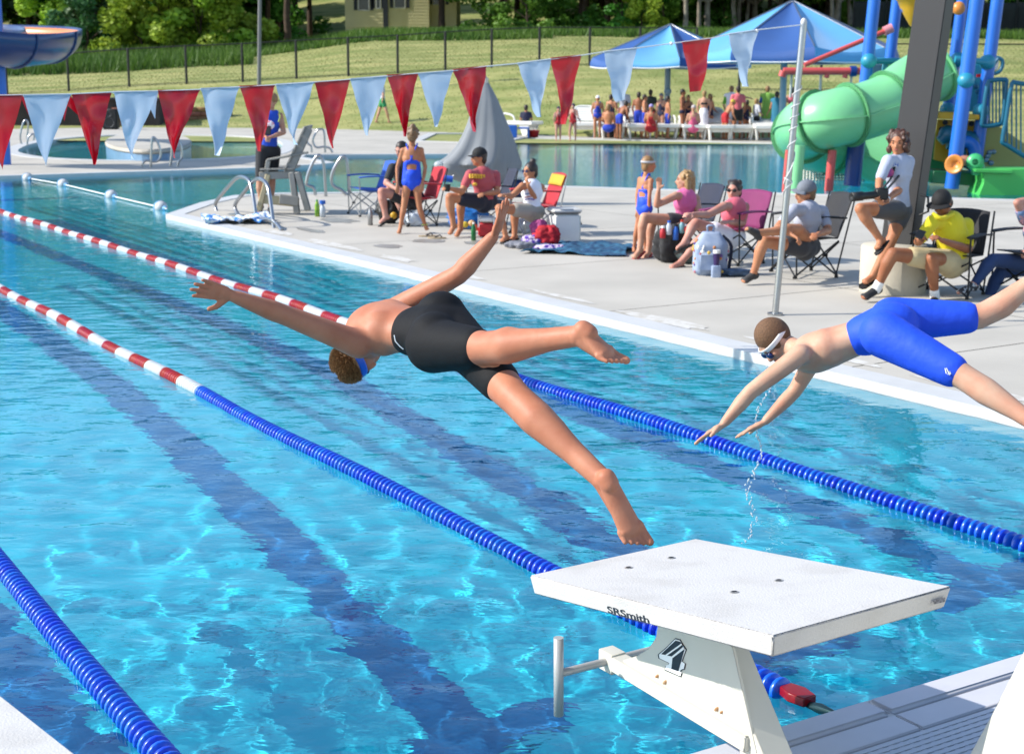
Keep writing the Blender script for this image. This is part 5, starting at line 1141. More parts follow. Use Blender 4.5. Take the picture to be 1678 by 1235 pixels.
softbag('shoe', 846, 406, .26, .09, mat('grey shoe', (130, 132, 142), rough=.8, var=.2, scale=20), 'left grey canvas shoe lying by the blanket corner', 'shoe', 31); softbag('shoe', 859, 408, .26, .09, mat('grey shoe', ()), 'right grey canvas shoe lying by the blanket corner', 'shoe', 32)
softbag('sandal_pair', 1206, 452, .4, .08, mat('blue grey cloth', (84, 106, 134), rough=.9, var=.3, scale=14), 'blue grey cloth sandals dropped beside the floral backpack', 'sandals', 34)
softbag('bag', 997, 226, .5, .3, bkf, 'black bag between loungers under the farther canopy', 'bag', 36)
# ================================================================ PEOPLE
def skinmat(n, c): return mat(n, tuple(int(v*q) for v, q in zip(c, (.93, .84, .80))), c2=tuple(min(221, int(v*q)) for v, q in zip(c, (1.03, 1.04, 1.05))), rough=.55, scale=9, sss=.10, spec=.32, thr=(.25, .75), bump=.0006, bscale=90)
sk_tan = skinmat('tanned skin', (206, 146, 108)); sk_fair = skinmat('fair skin', (224, 170, 142)); sk_pale = skinmat('rosy skin', (224, 164, 146)); sk_brn = skinmat('brown skin', (176, 118, 84))
def cl_m(n, c, **k): k.setdefault('var', .05); return mat(n, c, rough=k.pop('rough', .8), scale=k.pop('scale', 6), sheen=.08, bump=k.pop('bump', .004), bscale=14, **k)
def frame(f, u):
    f = Vector(f).normalized(); u = Vector(u); u = (u-f*u.dot(f)).normalized(); s = f.cross(u).normalized(); return f, u, s
def hand(P, w, d, n, k=1, curl=.35, flip=1, spread=.006):
    d = Vector(d).normalized(); n = Vector(n); n = (n-d*n.dot(d)).normalized(); s = d.cross(n).normalized()*flip
    P.append(('c', w, w+d*.035*k, .024*k, .031*k, s, .6)); P.append(('c', w+d*.03*k, w+d*.075*k, .033*k, .037*k, s, .42))
    for i, L in enumerate((.058, .070, .066, .050)):
        b = w+d*(.085-.004*abs(i-1.2))*k+s*(i-1.5)*.0195*k; dd = (d+s*(i-1.5)*spread*14).normalized(); r = (.0092-.0006*(i == 3))*k; a = b; cur = 0
        for sg in (.45, .32, .26):
            cur += curl*(.5+.25*i*.4); v = dd*math.cos(cur)-n*math.sin(cur); e = a+v*L*sg*k*1.05; P.append(('c', a-v*.004, e, r, r*.94)); a = e; r *= .95
    t = w+d*.022*k-s*.024*k; t1 = t+(d*.55-s*.75-n*.25).normalized()*.042*k; P.append(('c', t, t1, .0145*k, .0115*k)); P.append(('c', t1, t1+(d*.85-s*.4-n*.3).normalized()*.03*k, .0112*k, .0095*k))
def foot(P, a, t, shin, k=1, toes=True, sole_n=None):
    f = (t-a); f = f-shin*f.dot(shin)*.0; L = f.length; f = f.normalized(); dn = -(shin-f*shin.dot(f)).normalized() if sole_n is None else Vector(sole_n).normalized(); s = f.cross(dn).normalized()
    heel = (a-f*.010*k+dn*.030*k) if toes else (a-f*.036*k+dn*.028*k); ball = t-f*.055*k+dn*.004*k
    P += [('c', heel, heel+f*.02*k, .031*k, .031*k), ('c', a, heel+f*.012, .036*k, .030*k), ('c', heel+f*.02*k-dn*.004*k, ball, .031*k, .040*k, s, .56), ('c', a+f*.02, ball-dn*.008*k, .034*k, .026*k, s, .85), ('c', ball-s*.026*k, ball+s*.024*k, .020*k, .018*k)]
    if toes:
        for i, (l, r) in enumerate(((.058, .0125), (.054, .0080), (.048, .0077), (.041, .0074), (.033, .0072))):
            b = ball+s*(-.032+i*.0176-(.003 if i == 0 else 0))*k+f*(.004-.003*i); P.append(('c', b, b+(f*l*.55-dn*.002)*k, r*k, r*k)); P.append(('c', b+(f*l*.55)*k, b+(f*l+dn*.005)*k, r*k, r*1.05*k))
def human(label, V, k=1.0, skin=None, look=(0, -1, 0), crown=None, vox=.009, fat=1.0, leg=1.0, hair=None, clothes=(), palm=None, curl=.5, extra=(), name='person', group=None, loc=None, face=True, toes=False, root=None, sleeve=1, thumb=None, sm=4, headk=1.0, rib=0, armk=1.0):
    J = V; h, n = J['h'], J['n']; ms = (J['sl']+J['sr'])/2; mp = (J['pl']+J['pr'])/2; sd = (J['sr']-J['sl']).normalized() if (J['sr']-J['sl']).length > .02 else (J['pr']-J['pl']).normalized()
    F, U, S = frame(look, crown if crown is not None else (h-n)); Rm = Matrix((S, F, U)).transposed()
    base = loc if loc is not None else Vector((mp.x, mp.y, min(J['al'].z, J['ar'].z)-.07))
    root = root or empty(name, base, label, 'person', group)
    ax = (mp-ms); c = ms+ax*.26; w = ms+ax*.64; hk = k*headk
    def torso(i=0.0, top=True, lo=1.0):
        P = [('c', c-sd*.06*k, c+sd*.06*k, (.098*fat*k+i), (.098*fat*k+i)), ('c', ms+ax*.1, w, .150*k*fat**.6+i, .122*k*fat+i, sd, .70), ('c', w, mp-ax*.03, .122*k*fat+i, .145*k*fat**.8+i, sd, .72)]
        if top: P += [('c', J['sl'], J['sr'], .050*k+i, .050*k+i), ('c', n.lerp(ms, .3), J['sl'].lerp(ms, .15), .045*k+i*.6, .046*k+i*.8), ('c', n.lerp(ms, .3), J['sr'].lerp(ms, .15), .045*k+i*.6, .046*k+i*.8)]
        if fat > 1.15: P.append(('e', w+Vector(F)*.07+ax*.1, (.16*fat*k+i, .15*fat*k+i, .15*k+i)))
        return P
    def pelvis(i=0.0): return [('c', J['pl'], J['pr'], .098*k*fat**.7+i, .098*k*fat**.7+i), ('c', mp-ax*.12, mp, .132*k*fat**.8+i, .145*k*fat**.8+i, sd, .75)]
    def arm(s, i=0.0, f=1.0, fore=False, f0=0.0):
        a, e, hh = J['s'+s], J['e'+s], J['h'+s]; P = [('c', a.lerp(e, f0), a.lerp(e, f), (.052*k*fat**.5*armk+i)-.004*f0, (.052-.012*f)*k*fat**.5*armk+i)]
        if fore: P += [('c', e, e.lerp(hh, .35), .039*k*armk+i, .040*k*armk+i), ('c', e.lerp(hh, .35), hh, .039*k*armk+i, .026*k*armk+i)]
        return P
    def lg(s, i=0.0, f=1.0, low=0.0, g=1.0):
        a, e, hh = J['p'+s], J['k'+s], J['a'+s]; q = k*leg*fat**.4; P = [('c', a, a.lerp(e, f), .092*q+i, (.092-.034*f)*q+i)]
        if f >= 1 and not low: P += []
        if low:
            bk = ((e-a).normalized()-(hh-e).normalized()); bk = bk.normalized()*.016*q if bk.length > .15 else Vector()
            m1 = e.lerp(hh, .30)+bk*1.0; P += [('c', e, m1, .056*q+i, .060*q+i), ('c', m1, e.lerp(hh, min(low, .7)), .060*q+i, .040*q+i)]
            if low > .7: P += [('c', e.lerp(hh, .7), e.lerp(hh, low), .041*q+i, .036*q+i), ('e', e-bk*.3, (.054*q+i,)*3)]
        return P
    P = torso()+pelvis(); PRE = None
    if toes:
        for s in 'lr': P += arm(s, fore=True)+lg(s, low=1.0)+[('e', J['k'+s], (.058*k,)*3), ('c', J['k'+s].lerp(J['a'+s], .75), J['a'+s], .034*k, .033*k)]
        PRE = (P+list(extra), .0085, 22); P = []; extra = ()
    for s in 'lr':
        if not toes: P += arm(s, fore=True)+lg(s, low=1.0)
        d = (J['h'+s]-J['e'+s]).normalized(); hd = J.get('f'+s); d2 = (hd-J['h'+s]).normalized() if hd is not None else d
        pn = (palm or {}).get(s, Vector((0, 0, -1))+d.cross(UP)*.3); hand(P, J['h'+s]+d*.01, d2, -Vector(pn), k, curl if not isinstance(curl, dict) else curl[s], (1 if s == 'l' else -1)*((thumb or {}).get(s, 1)))
        foot(P, J['a'+s], J['t'+s], (J['k'+s]-J['a'+s]).normalized(), k*(1.14 if toes else 1), toes, J.get('n'+s))
    P += [('c', n, h-U*.05*hk-F*.01, .054*k, .050*k), ('e', h+U*.02*hk-F*.008*hk, (.076*hk, .094*hk, .098*hk), Rm), ('e', h+F*.024*hk-U*.045*hk, (.058*hk, .066*hk, .068*hk), Rm), ('c', h+F*.050*hk-U*.085*hk, h+F*.062*hk-U*.088*hk, .026*hk, .022*hk)]
    P += [('c', h+F*.088*hk+U*.005*hk, h+F*.104*hk-U*.026*hk, .010*hk, .0145*hk), ('c', h+F*.082*hk+U*.028*hk-S*.03*hk, h+F*.082*hk+U*.028*hk+S*.03*hk, .013*hk, .013*hk), ('e', h+F*.08*hk-U*.052*hk, (.024*hk, .017*hk, .012*hk), Rm), ('e', h+F*.066*hk-U*.02*hk-S*.032*hk, (.022*hk,)*3), ('e', h+F*.066*hk-U*.02*hk+S*.032*hk, (.022*hk,)*3)]
    for q in (-1, 1): P.append(('e', h+S*q*.076*hk-F*.004*hk-U*.012*hk, (.009*hk, .018*hk, .030*hk), Rm))
    P += list(extra)
    body = flesh('body', P, vox, skin, root, sm, pre=PRE)
    if face:
        eyem = mat('eye dark', (48, 34, 28), rough=.2); lipm = mat('lip', (176, 92, 84), rough=.5)
        for q in (-1, 1): m2 = MB(); m2.ell(h+F*.083*hk+U*.008*hk+S*q*.030*hk, (.013*hk, .006*hk, .006*hk), Rm, 10, 6); m2.build('eye', eyem, root); m2 = MB(); m2.ell(h+F*.090*hk+U*.032*hk+S*q*.031*hk, (.018*hk, .006*hk, .004*hk), Rm, 8, 5); m2.build('eyebrow', mat('brow', (70, 50, 38), rough=.9), root)
        m2 = MB(); m2.ell(h+F*.096*hk-U*.053*hk, (.022*hk, .005*hk, .006*hk), Rm, 10, 6); m2.build('mouth', lipm, root)
    def hm(x, y, z): return h+S*x*hk+F*y*hk+U*z*hk
    if hair:
        hmt, st = hair; Q = [('e', hm(0, -.018, .034), (.086*hk, .096*hk, .098*hk), Rm)]
        if 'nape' in st or 'long' in st: Q += [('e', hm(0, -.055, -.02), (.075*hk, .05*hk, .08*hk), Rm)]
        if 'long' in st: Q += [('c', hm(-.07, -.03, 0), hm(-.08, -.04, -.17), .035*hk, .04*hk), ('c', hm(.07, -.03, 0), hm(.08, -.04, -.17), .035*hk, .04*hk), ('c', hm(0, -.07, .03), hm(0, -.085, -.17), .06*hk, .055*hk)]
        if 'bun' in st: Q += [('e', hm(.0, -.05, .135), (.045*hk, .045*hk, .04*hk)), ('e', hm(.03, -.07, .12), (.02*hk,)*3)]
        if 'pony' in st: Q += [('c', hm(0, -.10, .06), hm(0, -.14, -.08), .03*hk, .015*hk)]
        rr = random.Random(len(label)*3)
        if 'curly' in st or 'messy' in st or 'long' in st:
            cnt = 60 if 'curly' in st else 26; R0 = .026 if 'curly' in st else .016
            for i in range(cnt):
                a = rr.uniform(-2.3, 2.3) if 'curly' in st else rr.uniform(-2, 2); z = rr.uniform(-.10 if 'curly' in st else .0, .11); r = math.sqrt(max(.0, 1-(max(0, z)/.13)**2)); Q.append(('e', hm(math.sin(a)*.092*r, -math.cos(a)*.10*r-.01, z+.02), (R0*rr.uniform(.7, 1.3)*hk,)*3))
        flesh('hair', Q, max(.005, vox*.8), hmt, root, 2 if 'curly' not in st else 1)
    for cspec in clothes:
        kd = cspec[0]; m_ = cspec[1]; i = .012*max(k, .8); a_ = cspec[2] if len(cspec) > 2 else None; vx = max(vox, .007)
        if kd == 'shirt':
            Q = torso(i)[:2]+[('c', w, w.lerp(mp, .75), .122*k*fat+i, .140*k*fat**.8+i, sd, .74)]+torso(i)[3:]
            for s in 'lr': Q += arm(s, i*1.0, a_ if a_ is not None else .55)
            flesh('shirt', Q, vx, m_, root, 3)
        elif kd == 'longsleeve':
            Q = torso(i)
            for s in 'lr': Q += arm(s, i, 1, True)
            flesh('shirt', Q, vx, m_, root, 3)
        elif kd == 'tank':
            Q = torso(i, False); s1 = n.lerp(J['sl'], .55); s2 = n.lerp(J['sr'], .55)
            for q in (s1, s2): Q.append(('c', q+F*.0, c.lerp(q, .3), .040*k+i, .07*k+i))
            Q = [q_ for n__, q_ in enumerate(Q) if n__ != 2]+[('c', w, w.lerp(mp, .62), .122*k*fat+i, .132*k*fat**.8+i, sd, .74)]; flesh('tank_top', Q, vx, m_, root, 3)
        elif kd == 'shorts':
            f = a_ if a_ is not None else .55; Q = pelvis(i)
            for s in 'lr': Q += lg(s, i*1.5, f)
            flesh('shorts', Q, vx, m_, root, 3)
        elif kd == 'jeans':
            Q = pelvis(i)
            for s in 'lr': Q += lg(s, i*.7, 1, .86)
            flesh('jeans', Q, vx, m_, root, 3)
        elif kd == 'suit':
            bkv = -Vector(a_); Q = pelvis(.006)+[('c', w+ax*.12, mp, .118*k+.006, .140*k+.006, sd, .72)]
            Q2 = Q+[('c', c-bkv*.035*k, w-bkv*.03*k, .118*k, .112*k, sd, .62)]
            flesh('swimsuit', Q2, vx, m_, root, 3); m2 = MB(); cb_ = c+bkv*.100*k+ax*.02
            for q in (J['sl'], J['sr']):
                t1 = n.lerp(q, .55)+UP*.045*k; m2.tube(smoothpath([c-bkv*.10*k+(q-ms)*.35, t1-bkv*.03*k, t1+bkv*.045*k, cb_+UP*.02, cb_-(q-ms)*.1], 5), .012*k, 6); m2.tube(smoothpath([cb_, c+ax*.16+(q-ms)*.55+bkv*.075*k, w+(q-ms)*.55+bkv*.03*k], 5), .013*k, 6)
            sv = (J['sr']-J['sl']).normalized(); flesh('suit_back', [('c', c+ax*.10+bkv*.045*k-sv*.06*k, c+ax*.10+bkv*.045*k+sv*.06*k, .058*k, .058*k), ('c', c+ax*.12-sv*.085*k+bkv*.01, mp-ax*.1-sv*.10*k+bkv*.01, .055*k, .066*k), ('c', c+ax*.12+sv*.085*k+bkv*.01, mp-ax*.1+sv*.10*k+bkv*.01, .055*k, .066*k), ('c', mp-ax*.2+bkv*.02, mp, .13*k, .145*k, sd, .76)], vx, m_, root, 3)
            m2.build('straps', m_, root)
        elif kd == 'bikini':
            flesh('bikini_bottom', pelvis(.008)[:1]+[('c', mp-ax*.05, mp, .13*k, .14*k, sd, .72)], vx, m_, root, 3); flesh('bikini_top', [('c', c-sd*.05*k, c+sd*.05*k, .104*k, .104*k)], vx, m_, root, 2, cut=[(c+UP*.05*k, UP), (c-UP*.05*k, -UP)])
        elif kd == 'wrap': flesh('towel_wrap', [('c', mp-ax*.2, mp, .15*k, .17*k, sd, .8), ('c', mp, J['kl'].lerp(J['kr'], .5), .18*k, .17*k, sd, .8), ('c', J['kl'].lerp(J['kr'], .5), J['al'].lerp(J['ar'], .5)+UP*.25*k, .17*k, .15*k, sd, .8)], vx, m_, root, 2)
        elif kd == 'cape': flesh('towel', [('c', J['sl'], J['sr'], .08*k, .08*k), ('c', ms+F*-.05, mp-F*.08, .17*k, .17*k, sd, .5), ('c', mp-F*.08, mp-F*.08+ax*.5, .17*k, .15*k, sd, .5)], vx, m_, root, 2)
        elif kd == 'shoes':
            for s in 'lr':
                Q = []; foot(Q, J['a'+s], J['t'+s], (J['k'+s]-J['a'+s]).normalized(), k*1.12, False); flesh('shoe', Q, vx*.9, m_, root, 2)
        elif kd == 'socks':
            for s in 'lr': e, hh = J['k'+s], J['a'+s]; flesh('sock', [('c', e.lerp(hh, .82), hh, .046*k, .046*k)], vx, m_, root, 1)
        elif kd == 'sandals':
            for s in 'lr':
                a, t = J['a'+s], J['t'+s]; f = (t-a).normalized(); dn = -((J['k'+s]-a).normalized()); dn = (dn-f*dn.dot(f)).normalized(); q = f.cross(dn).normalized()
                o_ = a-f*.07*k+dn*.066*k; p_ = t+f*.02*k+dn*.026*k; m2 = MB(); m2.prism([o_-q*.03*k, o_.lerp(p_, .5)-q*.034*k, p_-f*.03-q*.045*k, p_-q*.02, p_+q*.02, p_-f*.03+q*.045*k, o_.lerp(p_, .5)+q*.034*k, o_+q*.03*k], dn*.016); m2.build('sole', m_, root)
                mid = o_.lerp(p_, .68); m2 = MB(); m2.tube(smoothpath([mid-q*.042*k, mid-dn*.045*k-q*.02*k, mid-dn*.048*k+q*.02*k, mid+q*.042*k], 4), .008, 6); m2.build('strap', m_, root)
        elif kd == 'cap':
            Q = [('e', hm(0, -.01, .045), (.088*hk, .104*hk, .092*hk), Rm)]; fl_ = flesh('cap', Q, max(.005, vox*.8), m_, root, 1, cut=[(hm(0, 0, .028), -(U+F*.12).normalized())])
            bd_ = Vector(a_) if a_ is not None else F; fb_, _, sb_ = frame(bd_, U); m2 = MB(); o_ = h+U*.045*hk+F*-.01
            def br(u, v): a = (u-.5)*2.3; r = .088+.075*v*math.cos(a*.75); return o_+(fb_*math.cos(a)+sb_*math.sin(a))*r*hk-U*(.012*v+.018*math.sin(a)**2*v+.012)*hk
            m2.grid(br, 10, 4); m2.build('brim', m_, root, solid=.005); m2 = MB(); m2.ell(hm(0, -.01, .138), (.008, .008, .005)); m2.build('button', m_, root)
        elif kd == 'swimcap': flesh('swim_cap', [('e', hm(0, -.012, .035), (.084*hk, .1*hk, .094*hk), Rm)], max(.005, vox*.8), m_, root, 1, cut=[(hm(0, 0, .015), -(U+F*.2).normalized())])
        elif kd == 'glasses':
            m2 = MB()
            for q in (-1, 1): m2.ell(hm(q*.032, .090, .010), (.026*hk, .010*hk, .018*hk), Rm, 12, 8); m2.tube([hm(q*.06, .082, .014), hm(q*.078, .05, .014), hm(q*.082, -.01, .008)], .0035, 5)
            m2.tube([hm(-.012, .098, .014), hm(.012, .098, .014)], .004, 5); m2.build('sunglasses', m_, root)
    return root, dict(h=h, F=F, U=U, S=S, hm=hm, J=J, ms=ms, mp=mp, c=c, w=w, sd=sd, k=k)
def JD(Y0, **kw):
    return {a: W(v[0], v[1], Y0+(v[2] if len(v) > 2 else 0)) for a, v in kw.items()}

# ---------------------------------------------------------------- diver one
blk_su = mat('black swim fabric', (24, 25, 28), rough=.75, spec=.2, var=.05, scale=30, bump=.004, bscale=12); blu_su = mat('royal blue swim fabric', (22, 84, 240), rough=.7, var=.06, scale=8, bump=.012, bscale=8)
hbr = mat('brown hair', (128, 92, 58), rough=.55, c2=(184, 144, 96), scale=90, bump=.001, bscale=120); hbl = mat('blond hair', (196, 158, 102), rough=.5, c2=(140, 104, 62), scale=50, bump=.003, bscale=70); hdk = mat('dark hair', (38, 28, 24), rough=.45, c2=(62, 46, 38), scale=60, bump=.003, bscale=80); hsb = mat('light brown hair', (150, 118, 84), rough=.5, c2=(108, 80, 54), scale=60, bump=.003, bscale=80)
sk_d1 = skinmat('diver skin', (206, 140, 108)); sk_d2 = skinmat('second diver skin', (228, 176, 148))
V = JD(5.5, h=(589, 584, .62), n=(602, 565, .55), sl=(578, 560, .26), sr=(640, 512, .62), el=(474, 519, .16), hl=(384, 486, .05), fl=(330, 472, 0), er=(752, 450, .50), hr=(808, 388, .48), fr=(826, 338, .44),
       pl=(710, 566, .12), pr=(722, 524, .32), kl=(794, 570, -.16), al=(948, 550, -.40), tl=(1012, 596, -.46), kr=(842, 650, -.25), ar=(988, 786, -.55), tr=(1046, 892, -.62))
V['nl'] = Vector((.72, -.5, .5)); V['nr'] = Vector((.42, -.88, .1))
F1 = Vector((-.05, .85, -.55))
CAPN[0] = 28
BK1 = Vector((.15, -.45, .85)).normalized()
glut = [('e', V['pl'].lerp(V['pr'], q)+BK1*.032, (.094, .094, .090)) for q in (.08, .92)]
cnr = Vector((.1, -1, -.1)).normalized(); axr = ((V['pl']+V['pr'])-(V['sl']+V['sr']))*.5; msr = (V['sl']+V['sr'])*.5
ribs = [('c', msr+axr*(.30+.085*i)+cnr*.082+BK1*.04, msr+axr*(.20+.085*i)+cnr*.084-BK1*.05, .021, .020) for i in range(5)]
d1, I1 = human('shirtless boy in black knee length swim shorts diving in mid air, arms spread', V, k=.98, skin=sk_d1, look=F1, crown=Vector((-.72, .0, -.68)), vox=.0043, leg=1.12, hair=None, palm={'l': Vector((.3, -.9, -.3)), 'r': Vector((-.75, .3, .3))}, curl={'l': .12, 'r': .10}, toes=True, face=True, sm=4, thumb={'l': -1},
            extra=glut+ribs+[('e', V['sl'].lerp(V['sr'], .28)+(V['pl']-V['sl'])*.16+BK1*.050, (.055, .05, .055)), ('e', V['sl'].lerp(V['sr'], .74)+(V['pr']-V['sr'])*.16+BK1*.050, (.055, .05, .055)), ('e', V['kl'].lerp(V['al'], .27)+Vector((0, -.01, .014)), (.072, .058, .056)), ('c', V['kr'].lerp(V['ar'], .12), V['kr'].lerp(V['ar'], .45), .060, .058), ('c', V['sl'].lerp(V['el'], -.1), V['sl'].lerp(V['el'], .35), .060, .050), ('e', V['er'].lerp(V['hr'], .22), (.046, .044, .046))], armk=1.08, headk=.93)
c1, w1, s1 = I1['c'], I1['w'], I1['sd']; hm1 = I1['hm']
Rm1 = Matrix((I1['S'], I1['F'], I1['U'])).transposed()
Q = [('e', hm1(0, -.014, .056), (.076, .086, .074), Rm1)]
flesh('hair', Q, .005, hbr, d1, 2)
def strands(I, root, m, n, L, seed, y0=.01, wid=.0022, Z0=.038, ZR=.086):
    hm = I['hm']; rr = random.Random(seed); m2 = MB()
    for i in range(n):
        a = rr.uniform(-2.35, 2.35); z = rr.uniform(-.05, 1.25); cz, sz = math.cos(z), math.sin(z)
        if z < 0 and abs(a) > 1.5: continue
        p = hm(math.sin(a)*.080*cz, -math.cos(a)*.093*cz-.012, Z0+ZR*sz); q = (p-hm(0, -.01, .03)).normalized()
        fl = (hm(0, 1, -.25)-hm(0, 0, 0)).normalized()*rr.uniform(-.2, .6)+Vector((rr.uniform(-.5, .5), rr.uniform(-.5, .5), rr.uniform(-.7, .1))); fl = (fl-q*fl.dot(q)); tip = p+q*L*rr.uniform(.3, .8)+fl*L*.8
        s_ = q.cross(tip-p).normalized()*wid; m2.add([p-s_-q*.003, p+s_-q*.003, p.lerp(tip, .55)+s_*.8+q*.002, tip, p.lerp(tip, .55)-s_*.8+q*.002], [(0, 1, 2, 3, 4)])
    o = m2.build('hair_strands', m, root); o['kind'] = 'stuff'
strands(I1, d1, hbr, 4500, .026, 5, Z0=.056, ZR=.074, wid=.0016)
gs = mat('blue rubber strap', (44, 104, 235), rough=.35); lens = mat('goggle lens', (24, 40, 90), rough=.1)
def headband(I, root, m, w, z0=.012, tilt=.25, r=(.088, .104)):
    hm = I['hm']; w = w/.93; U, Fh = I['U'], I['F']; m2 = MB()
    m2.grid(lambda u, v: hm(math.sin(u*2*math.pi)*r[0]*(1+.02*math.sin(v*math.pi)), math.cos(u*2*math.pi)*r[1]-.006, z0-tilt*.1*math.cos(u*2*math.pi)+(v-.5)*w), 40, 4); m2.build('goggle_strap', m, root, solid=.003)
    for q in (-1, 1): m2 = MB(); m2.ell(hm(q*.033, .092, .0), (.026, .014, .019), Matrix((I['S'], Fh, U)).transposed(), 14, 8); m2.build('goggle_lens', lens, root)
headband(I1, d1, gs, .032, .034, -.10, (.084, .100))
def jammers(root, I, m, f, i=.0065, gl=()):
    J, k, ax = I['J'], I['k'], (I['mp']-I['ms']); mp = I['mp']; sd = I['sd']
    Q = [('e', g_[1], tuple(v+i for v in g_[2])) for g_ in gl]+[('c', J['pl'], J['pr'], .099*k+i, .099*k+i), ('c', mp-ax*.24, mp, .128*k+i, .146*k+i, sd, .76)]
    up_ = J['pl'].lerp(J['pr'], .5)-ax*.28; cuts = []
    for s in 'lr':
        a, e = J['p'+s], J['k'+s]; q = k*1.12; Q.append(('c', a, a.lerp(e, f), .092*q+i, (.092-.034*f)*q+i))
    return flesh('swim_shorts', Q, .0058, m, root, 34)
j1 = jammers(d1, I1, blk_su, .82, .0075, glut)
m2 = MB(); lg_ = [W(645, 548, 5.42), W(650, 560, 5.42), W(658, 570, 5.41)]
m2.tube([W(x, y, 5.47) for x, y in ((646, 549), (648, 559), (655, 567), (661, 572))], .0022, 5)
m2.build('hip_logo', white_p, j1)

# ---------------------------------------------------------------- diver two
V = JD(6.6, h=(1270, 558, .30), n=(1306, 574, .22), sl=(1312, 580, .02), sr=(1336, 583, .36), el=(1230, 642, -.02), hl=(1186, 694, -.05), fl=(1150, 716, -.05), er=(1303, 640, .36), hr=(1254, 690, .32), fr=(1220, 706, .30),
       pl=(1448, 548, -.10), pr=(1462, 524, .14), kl=(1577, 616, -.36), al=(1712, 704, -.62), tl=(1790, 768, -.64), kr=(1602, 520, .10), ar=(1730, 436, .05), tr=(1790, 470, .0))
F2 = Vector((-.45, -.25, -.85))
d2, I2 = human('shirtless boy in royal blue swim shorts diving at the right, white goggle strap', V, k=.93, skin=sk_d2, look=F2, crown=Vector((-.75, -.1, .45)), vox=.0050, leg=1.08, palm={'l': Vector((0, -.3, -1)), 'r': Vector((0, -.3, -1))}, curl=.10, toes=True, sm=4, armk=1.0, headk=.93)
hm2 = I2['hm']; Rm2 = Matrix((I2['S'], I2['F'], I2['U'])).transposed()
Q = [('e', hm2(0, -.018, .028), (.0735, .0865, .089), Rm2)]
flesh('hair', Q, .005, mat('cropped brown hair', (100, 70, 46), rough=.8, c2=(128, 92, 62), scale=150, bump=.003, bscale=130), d2, 1)
headband(I2, d2, white_p, .026, .02, -.15, (.084, .101))
j2 = jammers(d2, I2, blu_su, .86, .010)
pk_ = W(1553, 608, 6.27); 
m2 = MB(); lx = (V['kl']-V['pl']).normalized(); 
for (p, q) in (((1549, 603), (1551, 612)), ((1551, 603), (1556, 613)), ((1555, 604), (1558, 613)), ((1552, 612), (1557, 614))): m2.bar(W(*p, 6.215), W(*q, 6.205), .004)
m2.build('leg_logo', white_p, j2)

CAPN[0] = 14
# ---------------------------------------------------------------- people on the deck
vm = .0115
def YG(x, y): return G(x, y).y
# official
Y0 = YG(434, 350)
V = JD(Y0, h=(445, 166, 0), n=(443, 180, .02), sl=(425, 189, -.05), sr=(459, 190, .06), el=(421, 214, -.12), hl=(434, 223, -.30), er=(465, 217, -.02), hr=(446, 224, -.26), pl=(430, 248, -.04), pr=(449, 248, .05), kl=(426, 294, -.08), al=(428, 339, 0), tl=(424, 351, -.14), kr=(446, 294, 0), ar=(443, 341, .06), tr=(438, 352, -.1))
o, I = human('standing person in blue sleeveless shirt and black shorts beside the lifeguard chair', V, 1.0, sk_fair, look=(-.5, -.8, -.2), vox=vm, hair=(hbr, 'short'), clothes=[('tank', cl_m('royal blue jersey', (28, 84, 214))), ('shorts', cl_m('black shorts', (40, 40, 44)), .86), ('shoes', cl_m('grey shoe', (110, 114, 120)))], curl=.9)
m2 = MB(); q = W(438, 214, Y0-.36); m2.box(q, (.1, .02, .16), Matrix.Rotation(-.4, 3, 'X')); m2.build('stopwatch', blk, None) if False else None
ph = empty('phone', q, 'black device held at the chest by the standing person in blue', 'phone'); m2 = MB(); m2.box(q, (.11, .025, .15), Matrix.Rotation(-.5, 3, 'X')); m2.build('case', blk, ph, bevel=.008)
m2 = MB(); m2.ell(W(441, 205, Y0-.16), (.085, .02, .07)); m2.build('shirt_print', mat('white pink print', (238, 232, 236), rough=.8, c2=(222, 90, 120), scale=26, thr=(.5, .56)), o)
tie = MB(); tie.tube([W(457, 184, Y0-.02), W(459, 192, Y0-.06), W(456, 200, Y0-.1)], .008, 5); tie.build('yellow_trim', mat('lime trim', (190, 220, 90)), o)
# heavy man
Y0 = YG(640, 368)
V = JD(Y0, h=(658, 246, .1), n=(659, 264, .12), sl=(643, 275, -.05), sr=(675, 274, .32), el=(633, 300, -.18), hl=(650, 310, -.34), er=(680, 300, .3), hr=(662, 308, -.1), pl=(668, 326, -.05), pr=(682, 324, .2), kl=(626, 314, -.26), al=(632, 356, -.26), tl=(619, 368, -.32), kr=(652, 320, .05), ar=(664, 362, .0), tr=(652, 374, -.1))
o, I = human('heavy man in black t-shirt seated behind the girl in blue swimsuit', V, 1.0, sk_pale, look=(-.6, -.75, -.35), vox=vm, fat=1.28, hair=(hdk, 'short'), clothes=[('shirt', cl_m('black tee', (34, 34, 38)), .7), ('shorts', cl_m('black shorts', ()), .5), ('sandals', soleb)], curl=.9)
